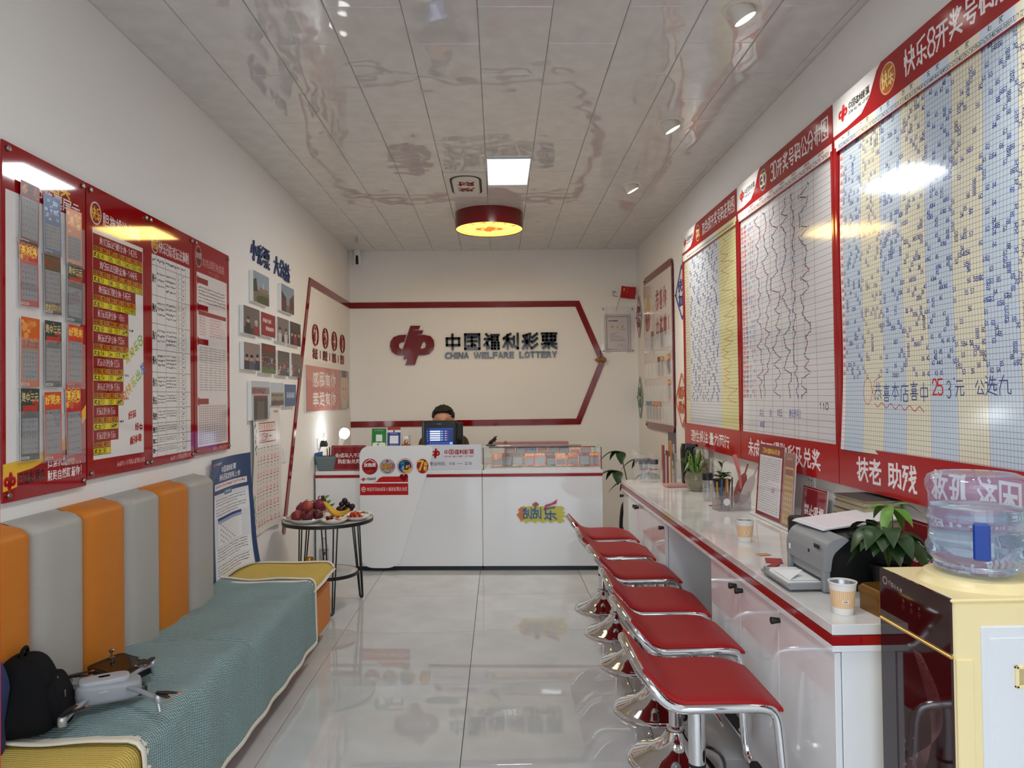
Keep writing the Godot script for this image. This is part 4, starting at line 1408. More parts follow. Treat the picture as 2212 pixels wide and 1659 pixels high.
func photos() -> void:
	# thirteen prints in one sheet of 7 x 2 squares
	var c := Cv.new(1120, 320, K8(120, 120, 120))
	var r := RandomNumberGenerator.new()
	r.seed = 9
	for k in 13:
		var x := 160.0 * (k % 7)
		var y := 160.0 * (k / 7)
		if k in [0, 1, 10, 11]:      # buildings under a pale sky
			c.rect(x, y, 160, 160, [K8(150, 166, 178), K8(140, 152, 172), K8(186, 196, 204), K8(190, 200, 208)][[0, 1, 10, 11].find(k)])
			if k == 0:
				c.rect(x, y + 92, 160, 68, K8(120, 112, 92))
				c.disc(x + 110, y + 140, 80, 26, K8(70, 84, 50))
				c.rect(x + 60, y + 76, 90, 22, K8(150, 120, 96))
				c.poly(PackedVector2Array([Vector2(x, y + 110), Vector2(x, y + 50), Vector2(x + 30, y + 34), Vector2(x + 44, y + 100)]), K8(60, 64, 50))
				c.rect(x + 96, y + 50, 10, 30, K8(200, 196, 186))
			elif k == 1:
				c.poly(PackedVector2Array([Vector2(x, y + 160), Vector2(x, y + 40), Vector2(x + 60, y + 76), Vector2(x + 62, y + 160)]), K8(70, 66, 62))
				c.poly(PackedVector2Array([Vector2(x + 160, y + 160), Vector2(x + 160, y + 30), Vector2(x + 100, y + 76), Vector2(x + 96, y + 160)]), K8(84, 78, 72))
				c.rect(x + 10, y + 96, 44, 40, K8(126, 40, 34))
				c.rect(x + 104, y + 90, 50, 44, K8(116, 44, 36))
				c.rect(x + 62, y + 116, 36, 44, K8(110, 110, 114))
			elif k == 10:
				c.rect(x, y + 26, 160, 30, K8(150, 148, 146))
				for j in 7:
					c.text("南民的幸福市上"[j], x + 8 + 20 * j, y + 28, 20, 26, K8(130, 26, 30), 0.14)
				c.rect(x + 20, y + 60, 120, 100, K8(58, 50, 46))
				c.rect(x + 20, y + 60, 120, 10, K8(130, 40, 36))
				c.rect(x + 50, y + 84, 60, 76, K8(96, 88, 78))
			else:
				c.rect(x, y + 70, 160, 60, K8(150, 138, 116))
				for j in 6:
					c.rect(x + 12 + 24 * j, y + 80, 14, 16, K8(70, 64, 58))
				c.rect(x, y + 126, 160, 34, K8(80, 74, 66))
				for j in 30:
					c.disc(x + r.randf() * 160, y + 120 + r.randf() * 36, 6, 7, [K8(50, 70, 44), K8(150, 60, 50), K8(60, 60, 66)][j % 3])
		elif k == 3:
			c.rect(x, y, 160, 160, K8(150, 22, 30))
			c.text("民政为民", x + 20, y + 40, 92, 28, K8(240, 230, 228), 0.14)
			c.text("民政爱民", x + 50, y + 92, 92, 28, K8(240, 230, 228), 0.14)
		elif k == 12:
			c.rect(x, y, 160, 160, K8(62, 92, 140))
			c.text("清廉福彩", x + 24, y + 56, 116, 44, K8(226, 232, 240), 0.1)
		else:                        # people at a gathering
			c.rect(x, y, 160, 160, [K8(92, 66, 50), K8(96, 88, 84), K8(110, 100, 96), K8(36, 38, 36), K8(120, 112, 110), K8(60, 46, 46), K8(150, 130, 126)][k % 7])
			c.rect(x, y + 120, 160, 40, [K8(60, 56, 60), K8(92, 112, 62)][int(k == 7)])
			var n: int = [2, 2, 2, 2, 2, 3, 3, 12, 18, 14, 4, 4, 4][k]
			for j in n:
				var s := 26.0 if n < 6 else 9.0
				var px := x + (j % 6 + 0.5) * 160.0 / minf(n, 6) + r.randf_range(-6, 6)
				var py := y + 70 + s * 0.5 + floorf(j / 6.0) * 24 + r.randf_range(-8, 8)
				px = clampf(px, x + s + 2, x + 158 - s)
				c.rect(px - s * 0.9, py + s * 0.7, s * 1.8, minf(y + 158 - (py + s * 0.7), s * 3.0), [K8(40, 40, 60), K8(30, 30, 34), K8(150, 40, 40), K8(200, 196, 196), K8(64, 84, 110)][r.randi() % 5])
				c.disc(px, py, s * 0.55, s * 0.7, K8(200, 160, 138))
				c.disc(px, py - s * 0.4, s * 0.58, s * 0.4, [K8(30, 26, 24), K8(190, 186, 180)][int(k == 2 and j == 1)])
			if k == 7:
				c.rect(x + 30, y + 16, 110, 18, K8(150, 30, 34))
	var m := printed("photo_prints", c.tex(), 0.3)
	var spots := [[-4.533, 2.044, 0.31, 0.195, "colour photo of a landmark and lawn, upper left of the photo boards"], [-5.118, 2.054, 0.315, 0.192, "colour photo of a street between two halls, upper right of the photo boards"],
		[-4.356, 1.83, 0.29, 0.168, "photo of an old man receiving visitors, left end of the photo row"], [-4.676, 1.845, 0.295, 0.15, "small red board with white slogan among the photos"], [-5.02, 1.83, 0.27, 0.17, "dim photo of seated people right of the red slogan board"], [-5.325, 1.828, 0.28, 0.172, "dim photo at the right end of the upper photo row"],
		[-4.359, 1.612, 0.29, 0.165, "dark photo of a person in a wheelchair, left end of lower photo row"], [-4.68, 1.6, 0.294, 0.192, "group photo on green lawn under a red banner"], [-5.02, 1.594, 0.28, 0.172, "crowded red group photo in the lower photo row"], [-5.354, 1.596, 0.26, 0.172, "pale group photo at the right end of lower photo row"],
		[-4.484, 1.3, 0.355, 0.245, "photo of a gateway with sign, lowest left of the photo boards"], [-4.87, 1.386, 0.285, 0.155, "photo of a low building in the lowest row of photo boards"], [-5.175, 1.376, 0.29, 0.158, "small blue board with white writing below the photos"]]
	for k in 13:
		var s: Array = spots[k]
		var o := board("photo_board", s[2], s[3], 0.026, m, M.white, null, wall("left", s[0], s[1], 0.001), Rect2((k % 7 + 0.01) / 7.0, (k / 7 + 0.01) / 2.0, 0.98 / 7.0, 0.49))
		tag(o, s[4], "photo", "small photo boards on the left wall")


func knit(called: String, dark: Color, light: Color, rows: int) -> StandardMaterial3D:
	# looped corduroy rows with slanted stitches
	var n := 256
	var hi := Image.create_empty(n, n, false, Image.FORMAT_RGBA8)
	var co := Image.create_empty(n, n, false, Image.FORMAT_RGB8)
	var f := FastNoiseLite.new()
	f.seed = 4
	f.frequency = 0.05
	for y in n:
		for x in n:
			var row := float(y) / n * rows
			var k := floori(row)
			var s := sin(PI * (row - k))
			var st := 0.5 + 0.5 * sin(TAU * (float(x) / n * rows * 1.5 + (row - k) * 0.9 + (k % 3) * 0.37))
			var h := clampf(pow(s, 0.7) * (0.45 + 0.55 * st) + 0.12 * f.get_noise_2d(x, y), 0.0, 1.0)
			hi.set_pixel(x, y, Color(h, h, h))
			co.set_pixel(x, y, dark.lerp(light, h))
	hi.bump_map_to_normal_map(8.0)
	var m := mat(called, Color.WHITE, 0.9, 0.0, 0.2)
	m.albedo_texture = ImageTexture.create_from_image(co)
	m.normal_enabled = true
	m.normal_texture = ImageTexture.create_from_image(hi)
	m.normal_scale = 1.0
	m.uv1_scale = V(1.0 / 0.14, 1.0 / 0.14, 1)
	return m


func seat_y(z: float) -> float:
	return 0.464 if z > -2.96 else 0.438 if z > -4.0 else 0.43


# throw over the seat: i runs along the sofa, j from the sofa back over the front edge and down
func throw_point(z: float, s: float, top: float, front: float, seed_: float, wr: float) -> Vector3:
	var run := -1.06 + 1.535
	var x: float
	var y: float
	if s < run:
		x = -1.535 + s
		y = top
	elif s < run + 0.062:
		var a := (s - run) / 0.062 * PI / 2
		x = -1.06 + 0.04 * sin(a)
		y = top - 0.04 * (1.0 - cos(a))
	else:
		x = -1.02
		y = top - 0.04 - (s - run - 0.062)
	var hang := clampf((s - run) / 0.1, 0.0, 1.0)
	var w := sin(z * 23.0 + seed_ + s * 3.0) * 0.5 + sin(z * 11.0 - s * 5.0 + seed_) * 0.5
	x += wr * hang * (w * 0.55 + 0.5) + front
	y += wr * (1.0 - hang) * (0.35 * sin(z * 17.0 + s * 9.0) + 0.3 * sin(s * 21.0 + z * 6.0) + 0.2 * sin(z * 41.0 - s * 13.0))
	if absf(z + 2.95) < 0.06:
		y -= 0.014 * (1.0 - hang) * (1.0 - absf(z + 2.95) / 0.06)
	return V(x, y, z)


func drape(called: String, z0: float, z1: float, long0: float, long1: float, m: Material, edge: Material, lift: float, label: String, wr: float, border: float) -> void:
	var nz := int(absf(z1 - z0) / 0.02)
	var ns := 36
	var t := thing(called, label, "throw")
	var f := func(i: float, j: float) -> Vector3:
		var z := lerpf(z0, z1, i)
		var top := lerpf(seat_y(z - 0.012), seat_y(z + 0.012), 0.5) + lift
		var total := 0.497 + top - lerpf(long0, long1, i) + 0.003 * sin(z * 9.0)
		return throw_point(z, j * total, top, lift * 0.6, 1.0, wr)
	var g := G.new()
	var e := G.new()
	for a in nz:
		for b in ns:
			var p := []
			var n := []
			var uv := []
			for q in [[a, b], [a + 1, b], [a + 1, b + 1], [a, b + 1]]:
				var i := float(q[0]) / nz
				var j := float(q[1]) / ns
				p.append(f.call(i, j))
				var dz: Vector3 = f.call(i + 0.004, j) - f.call(i - 0.004, j)
				var ds: Vector3 = f.call(i, j + 0.01) - f.call(i, j - 0.01)
				var nn := ds.cross(dz).normalized()
				if nn.dot(V(0.5, 0.8, 0)) < 0:
					nn = -nn
				n.append(nn)
				uv.append(Vector2(0.7 * j, lerpf(z0, z1, i)))
			g.tri(p[0], p[1], p[2], n[0], n[1], n[2], uv[0], uv[1], uv[2])
			g.tri(p[0], p[2], p[3], n[0], n[2], n[3], uv[0], uv[2], uv[3])
	obj("cloth", g, m, t)
	# bound edges
	var paths := [[], [], []]
	for a in nz + 1:
		paths[0].append(f.call(float(a) / nz, 1.0) + V(0.002, -border * 0.4, 0))
	for b in ns + 1:
		paths[1].append(f.call(0.0, float(b) / ns) + V(0.003, 0.006, 0))
		paths[2].append(f.call(1.0, float(b) / ns) + V(0.003, 0.006, 0))
	for p in paths:
		var rings := []
		for k in p.size():
			var d: Vector3 = (p[mini(k + 1, p.size() - 1)] - p[maxi(k - 1, 0)]).normalized()
			var flatways := V(0, 0, 1) if absf(d.z) < 0.6 else (V(0, -1, 0) if p[k].y < 0.38 else V(1, 0, 0))
			var across := (flatways - d * flatways.dot(d)).normalized()
			var up := d.cross(across)
			var ring := PackedVector3Array()
			for q in 8:
				ring.append(p[k] + across * cos(TAU * q / 8) * border + up * sin(TAU * q / 8) * 0.0045)
			rings.append(ring)
		e.loft(rings)
	obj("binding", e, edge, t)


func sofa() -> void:
	var t := thing("sofa", "long low bench sofa with orange and grey upright back panels", "sofa")
	var orange := mat("leather_orange", K8(206, 122, 36), 0.5, 0.0, 0.4)
	var grey := mat("leather_grey", K8(176, 172, 164), 0.5, 0.0, 0.4)
	for m in [orange, grey]:
		m.normal_enabled = true
		m.normal_texture = bumps(256, 0.12, 2.0, 3)
		m.normal_scale = 0.35
		m.uv1_triplanar = true
		m.uv1_scale = V(5, 5, 5)
	var zs := [-1.705, -1.99, -2.273, -2.555, -2.831, -3.116, -3.408, -3.694]
	for k in 7:
		var z1: float = zs[k] - 0.001
		var z0: float = zs[k + 1] + 0.001
		var rings := []
		for a in 13:
			var y: float
			var pull := 0.0
			if a < 9:
				y = lerpf(0.36, 1.02, a / 8.0)
			else:
				var q := (a - 8) / 4.0 * PI / 2
				y = 1.02 + 0.04 * sin(q)
				pull = 1.0 - cos(q)
			var ring := PackedVector3Array()
			ring.append(V(XL + 0.002, y, z1))
			for b in 15:
				var s := b / 14.0 * 2.0 - 1.0
				var cz := lerpf(z1, z0, b / 14.0)
				var fx := XL + 0.118 - 0.034 * pow(absf(s), 6.0)
				ring.append(V(lerpf(fx, XL + 0.03, pull), y - 0.012 * pow(absf(s), 6.0) * float(a > 8), cz))
			ring.append(V(XL + 0.002, y, z0))
			rings.append(ring)
		var g := G.new()
		g.loft(rings)
		obj("back_panel", g, [grey, orange][k % 2], t)
	var b := G.new()
	b.box(V((XL - 1.035) / 2 + 0.003, 0.2, (-1.7 - 4.43) / 2), V(-1.035 - XL - 0.006, 0.25, 2.73), 0.012)
	obj("base", b, orange, t)
	var c := G.new()
	for s in [[-1.7, -2.945, 0.452], [-2.955, -4.43, 0.426]]:
		c.box(V((XL - 1.04) / 2 + 0.004, (0.325 + s[2]) / 2, (s[0] + s[1]) / 2), V(-1.04 - XL - 0.008, s[2] - 0.325, s[0] - s[1]), 0.03)
	obj("seat_cushions", c, orange, t)
	for z in [-1.8, -2.4, -3.0, -3.6, -4.3]:
		for x in [-1.1, -1.48]:
			var f := G.new()
			f.lathe([Vector2(0.018, 0.0), Vector2(0.022, 0.004), Vector2(0.028, 0.076)], 12, V(x, 0, z))
			obj("foot", f, M.black, t)
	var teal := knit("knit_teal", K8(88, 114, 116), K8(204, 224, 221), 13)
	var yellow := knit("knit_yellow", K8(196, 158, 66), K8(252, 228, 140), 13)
	var cream := mat("binding_cream", K8(226, 218, 200), 0.85)
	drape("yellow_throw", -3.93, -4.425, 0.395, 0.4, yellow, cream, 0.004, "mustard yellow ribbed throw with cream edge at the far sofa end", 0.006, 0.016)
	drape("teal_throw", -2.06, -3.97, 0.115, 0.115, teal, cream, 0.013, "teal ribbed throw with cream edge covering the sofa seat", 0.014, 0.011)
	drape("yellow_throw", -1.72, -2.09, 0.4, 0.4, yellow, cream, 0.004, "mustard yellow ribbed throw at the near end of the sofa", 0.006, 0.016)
	sofa_things()


func superbox(g: G, c: Vector3, half: Vector3, e: float, squash: Callable, seg := 28, rows := 18) -> void:   # rounded box with a free warp
	var rings := []
	for i in rows + 1:
		var a := -PI / 2 + PI * i / rows
		var ring := PackedVector3Array()
		for k in seg:
			var b := TAU * k / seg
			var f := func(v: float, p: float) -> float: return signf(v) * pow(absf(v), p)
			var ca: float = f.call(cos(a), e)
			var p := V(ca * f.call(cos(b), e), f.call(sin(a), e), ca * f.call(sin(b), e))
			ring.append(c + squash.call(p) * half)
		rings.append(ring)
	g.loft(rings, false)


func sofa_things() -> void:
	# black backpack leaning on the sofa back
	var t := thing("backpack", "black fabric backpack slumped at the near end of the sofa", "bag", V(-1.375, 0.482, -2.16), 0.35)
	t.scale = V(0.72, 0.64, 0.72)
	var cloth := mat("bag_black", K8(20, 20, 22), 0.85, 0.0, 0.25)
	var g := G.new()
	superbox(g, V(-0.02, 0.165, 0), V(0.105, 0.165, 0.155), 0.55, func(p: Vector3) -> Vector3: return V(p.x * (1.0 - 0.28 * p.y) - 0.15 * p.y, p.y + 0.05 * p.z * p.y, p.z * (1.0 - 0.16 * p.y)))
	obj("main_bag", g, cloth, t)
	g = G.new()
	superbox(g, V(0.082, 0.115, -0.01), V(0.045, 0.105, 0.125), 0.5, func(p: Vector3) -> Vector3: return V(p.x * (1.0 - 0.35 * p.y) - 0.4 * p.y, p.y, p.z))
	obj("front_pocket", g, cloth, t)
	g = G.new()
	g.tube(bend([V(-0.03, 0.31, 0.05), V(-0.03, 0.36, 0.04), V(-0.03, 0.36, -0.04), V(-0.03, 0.31, -0.05)], 0.03), 0.008, 8)
	obj("handle", g, cloth, t)
	g = G.new()
	g.box(V(0.122, 0.15, 0.05), V(0.006, 0.034, 0.008), 0.002)
	g.box(V(0.09, 0.215, 0.02), V(0.006, 0.014, 0.006), 0.002)
	obj("zip_pull", g, M.steel, t)
	g = G.new()
	var zip := []
	for k in 17:
		var a := PI * k / 16
		zip.append(V(0.075 - 0.02 * sin(a), 0.12 + 0.1 * sin(a), -0.01 + 0.118 * cos(a)))
	g.tube(zip, 0.004, 6)
	obj("zip", g, M.black, t)
	# navy cloth hung over the sofa back, nearest the camera
	var n := G.new()
	superbox(n, V(-1.395, 0.595, -2.02), V(0.03, 0.135, 0.03), 0.6, func(p: Vector3) -> Vector3: return V(p.x + 0.2 * sin(p.y * 4.0), p.y, p.z * (0.9 + 0.12 * sin(p.y * 6.0))))
	tag(obj("navy_garment", n, mat("navy_cloth", K8(38, 50, 92), 0.9)), "navy blue cloth lying behind the black backpack", "cloth")
	# drone
	var d := thing("drone", "small grey folding camera drone with black propellers on the throw", "drone", V(-1.225, 0.5, -2.29), deg_to_rad(-62))
	var dm := mat("drone_grey", K8(150, 152, 156), 0.4)
	g = G.new()
	superbox(g, V(0, 0.035, 0), V(0.047, 0.032, 0.092), 0.45, func(p: Vector3) -> Vector3: return V(p.x * (1.0 - 0.12 * p.z), p.y * (1.0 + 0.1 * p.z) + 0.06 * p.z, p.z))
	obj("body", g, dm, d)
	g = G.new()
	superbox(g, V(0, 0.066, 0.012), V(0.036, 0.012, 0.07), 0.45, func(p: Vector3) -> Vector3: return V(p.x, p.y, p.z))
	obj("battery", g, mat("drone_light", K8(168, 170, 174), 0.35), d)
	g = G.new()
	superbox(g, V(0, 0.018, -0.088), V(0.022, 0.018, 0.02), 0.6, func(p: Vector3) -> Vector3: return p)
	obj("camera_gimbal", g, mat("drone_dark", K8(40, 40, 42), 0.3), d)
	g = G.new()
	g.box(V(0.0465, 0.045, 0.015), V(0.002, 0.008, 0.03), 0.001)
	obj("button", g, M.drone_light, d)
	for k in 4:
		var sx := 1.0 if k < 2 else -1.0
		var front := k % 2 == 0
		var root := V(sx * 0.04, 0.045 if front else 0.028, -0.05 if front else 0.06)
		var tip := V(sx * 0.165, 0.035 if front else 0.022, -0.13 if front else 0.115)
		var arm := Node3D.new()
		arm.name = "arm"
		d.add_child(arm, true)
		g = G.new()
		g.tube([root, root.lerp(tip, 0.5) + V(0, 0.004, 0), tip], 0.0085, 8, false, 0.75)
		obj("strut", g, dm, arm)
		g = G.new()
		g.lathe([Vector2(0.0, -0.012), Vector2(0.011, -0.01), Vector2(0.0125, 0.0), Vector2(0.0125, 0.012), Vector2(0.01, 0.016), Vector2(0.0, 0.017)], 14, tip)
		if front:
			g.tube([tip + V(0, -0.01, 0), tip + V(sx * 0.006, -0.035, -0.004)], 0.007, 8)
		obj("motor", g, mat("motor_silver", K8(176, 178, 180), 0.3, 0.6), arm)
		for s in [0.0, 1.0]:
			var ang: float = [0.5, 2.2, -0.8, 1.3][k] + s * 0.5
			g = G.new()
			g.T = Transform3D(Basis(Vector3.UP, ang), tip + V(0, 0.019, 0))
			g.prism_flat(PackedVector2Array([Vector2(-0.006, -0.006), Vector2(0.025, -0.013), Vector2(0.06, -0.012), Vector2(0.075, -0.003), Vector2(0.03, 0.008), Vector2(-0.006, 0.006)]), 0.0025 * s, 0.0025 * s + 0.0015)
			obj("propeller_blade", g, M.black, arm)
			g = G.new()
			g.T = Transform3D(Basis(Vector3.UP, ang), tip + V(0, 0.019, 0))
			g.prism_flat(PackedVector2Array([Vector2(0.0605, -0.0115), Vector2(0.0755, -0.003), Vector2(0.068, 0.0)]), 0.0025 * s - 0.0003, 0.0025 * s + 0.0018)
			obj("blade_tip", g, mat("tip_orange", K8(222, 120, 50), 0.5), arm)
	# remote control with screen
	var rc := thing("drone_controller", "black drone remote with flat screen and two sticks beside the drone", "remote control", V(-1.315, 0.488, -2.53), deg_to_rad(-32))
	g = G.new()
	g.T = Transform3D(Basis(V(1, 0, 0), 0.1), V(0, 0.03, 0))
	g.T.basis = g.T.basis * Basis(Vector3.RIGHT, -PI / 2)
	g.prism(centred(rounded(0.2, 0.13, 0.022, 5)), -0.026, 0.006)
	obj("case", g, M.black, rc)
	g = G.new()
	g.T = Transform3D(Basis(V(1, 0, 0), 0.1) * Basis(Vector3.RIGHT, -PI / 2), V(0, 0.03, 0))
	g.prism(centred(rounded(0.142, 0.108, 0.006, 3)), 0.006, 0.0075)
	obj("screen", g, M.black_gloss, rc)
	for s in [-1.0, 1.0]:
		g = G.new()
		g.lathe([Vector2(0.012, 0.0), Vector2(0.012, 0.003), Vector2(0.0035, 0.005), Vector2(0.0035, 0.02), Vector2(0.008, 0.022), Vector2(0.009, 0.028), Vector2(0.006, 0.031), Vector2(0.0, 0.031)], 14, V(s * 0.085, 0.038, -0.02))
		obj("stick", g, M.steel, rc)


func dish(called: String, label: String, at: Vector3, r: float, h: float, group := "plates on the side table") -> Node3D:
	var g := G.new()
	g.lathe([Vector2(0.0, 0.002), Vector2(r * 0.5, 0.002), Vector2(r * 0.52, 0.0), Vector2(r * 0.56, 0.0), Vector2(r * 0.86, h * 0.55), Vector2(r, h), Vector2(r * 0.985, h + 0.002), Vector2(r * 0.84, h * 0.62), Vector2(r * 0.54, 0.007), Vector2(0.0, 0.006)], 32)
	var o := obj(called, g, mat("porcelain", K8(236, 234, 230), 0.12))
	o.position = at
	return tag(o, label, "plate", group)


func table() -> void:
	var at := V(-1.185, 0, -5.02)
	var ty := 0.602
	var t := thing("side_table", "round two-tier side table with marble top and black hairpin legs", "table", at)
	var marble := mat("marble_top", Color.WHITE, 0.12)
	marble.albedo_texture = cloudy(256, 0.02, K8(206, 200, 196), K8(236, 234, 230), 5)
	marble.uv1_triplanar = true
	marble.uv1_scale = V(1.5, 1.5, 1.5)
	for s in [[0.306, ty, "tabletop"], [0.2, 0.24, "lower_shelf"]]:
		var g := G.new()
		g.lathe([Vector2(0.0, s[1] - 0.018), Vector2(s[0] - 0.004, s[1] - 0.018), Vector2(s[0] - 0.004, s[1]), Vector2(0.0, s[1])], 48)
		obj(s[2], g, marble, t)
		g = G.new()
		g.lathe([Vector2(s[0] - 0.004, s[1] - 0.022), Vector2(s[0], s[1] - 0.022), Vector2(s[0], s[1] + 0.001), Vector2(s[0] - 0.004, s[1] + 0.001)], 48)
		obj("rim", g, M.black, t)
	for k in 3:
		var a := [1.3, -0.75, 3.65][k] as float
		var out := V(cos(a), 0, sin(a))
		var side := V(-sin(a), 0, cos(a))
		var leg := G.new()
		for s in [-0.04, -0.02, 0.02, 0.04]:
			var top: Vector3 = out * 0.215 + side * s * 1.3 + V(0, ty - 0.02, 0)
			var low: Vector3 = out * 0.258 + side * s * 0.55 + V(0, 0.03, 0)
			leg.tube([top, low], 0.0048, 8)
		for s in [0.04, 0.02]:
			var u := []
			for q in 9:
				var b := PI * q / 8
				u.append(out * 0.258 + side * s * 0.55 * cos(b) + V(0, 0.03 - s * 0.55 * sin(b), 0))
			leg.tube(u, 0.0048, 8)
		obj("hairpin_leg", leg, M.black, t)
	# on the lower shelf
	var g := G.new()
	g.lathe([Vector2(0.0, 0.0), Vector2(0.026, 0.0), Vector2(0.029, 0.003), Vector2(0.029, 0.096), Vector2(0.027, 0.1), Vector2(0.0255, 0.1), Vector2(0.0255, 0.096), Vector2(0.0, 0.096)], 28)
	var can := obj("drink_can", g, mat("can_gold", K8(196, 140, 36), 0.25, 0.7))
	can.position = V(-1.31, 0.2405, -5.0)
	tag(can, "gold drink can on the lower shelf of the side table", "can")
	var wm := G.new()
	for k in 2:
		wm.T = Transform3D(Basis(Vector3.UP, 0.1), V(0, 0, 0))
		wm.sign("金元"[k], -0.012, 0.048 - 0.03 * k, 0.024, 0.026, 0.004, 0.0288, 0.0296)
	obj("lettering", wm, mat("can_dark", K8(60, 26, 8), 0.5), can)
	bottle("water_bottle", "clear plastic water bottle with red label on the lower table shelf", V(-1.225, 0.2405, -5.06))
	fruit(at + V(0, ty + 0.001, 0))


func bottle(called: String, label: String, at: Vector3) -> void:
	var t := thing(called, label, "bottle", at)
	var g := G.new()
	g.lathe([Vector2(0.0, 0.003), Vector2(0.024, 0.0), Vector2(0.031, 0.004), Vector2(0.0325, 0.02), Vector2(0.031, 0.05), Vector2(0.0325, 0.08), Vector2(0.031, 0.12), Vector2(0.032, 0.15), Vector2(0.028, 0.17), Vector2(0.016, 0.187), Vector2(0.0135, 0.19), Vector2(0.0135, 0.2)], 28)
	obj("body", g, pane("pet_plastic", Color(0.9, 0.93, 0.96), 0.14), t)
	g = G.new()
	g.lathe([Vector2(0.0145, 0.192), Vector2(0.016, 0.193), Vector2(0.016, 0.215), Vector2(0.014, 0.218), Vector2(0.0, 0.218)], 20)
	obj("cap", g, M.white, t)
	g = G.new()
	g.lathe([Vector2(0.0327, 0.062), Vector2(0.0332, 0.063), Vector2(0.0332, 0.138), Vector2(0.0327, 0.139)], 28)
	obj("label_band", g, mat("bottle_label", K8(214, 218, 222), 0.5), t)
	g = G.new()
	g.T = Transform3D(Basis(), V(0, 0, 0))
	g.box(V(0.008, 0.12, 0.0325), V(0.02, 0.022, 0.003), 0.001)
	obj("red_mark", g, M.red_card, t)


func peach(label: String, at: Vector3, r: float, m: Material, called := "peach") -> void:
	var g := G.new()
	var rings := []
	for i in 13:
		var a := -PI / 2 + PI * i / 12
		var ring := PackedVector3Array()
		for k in 18:
			var b := TAU * k / 18
			var cleft := 1.0 - 0.06 * exp(-pow((b - PI) / 0.35, 2.0))
			ring.append(V(cos(a) * cos(b) * cleft, sin(a) * 0.92 - (0.14 * exp(-pow((a - PI / 2) / 0.4, 2.0))), cos(a) * sin(b) * cleft) * r)
		rings.append(ring)
	g.loft(rings, false)
	var o := obj(called, g, m)
	o.position = at
	o.rotation = V(sin(at.x * 90.0) * 0.5, at.z * 40.0, cos(at.x * 70.0) * 0.4)
	tag(o, label, "fruit", "peaches on the white plate")


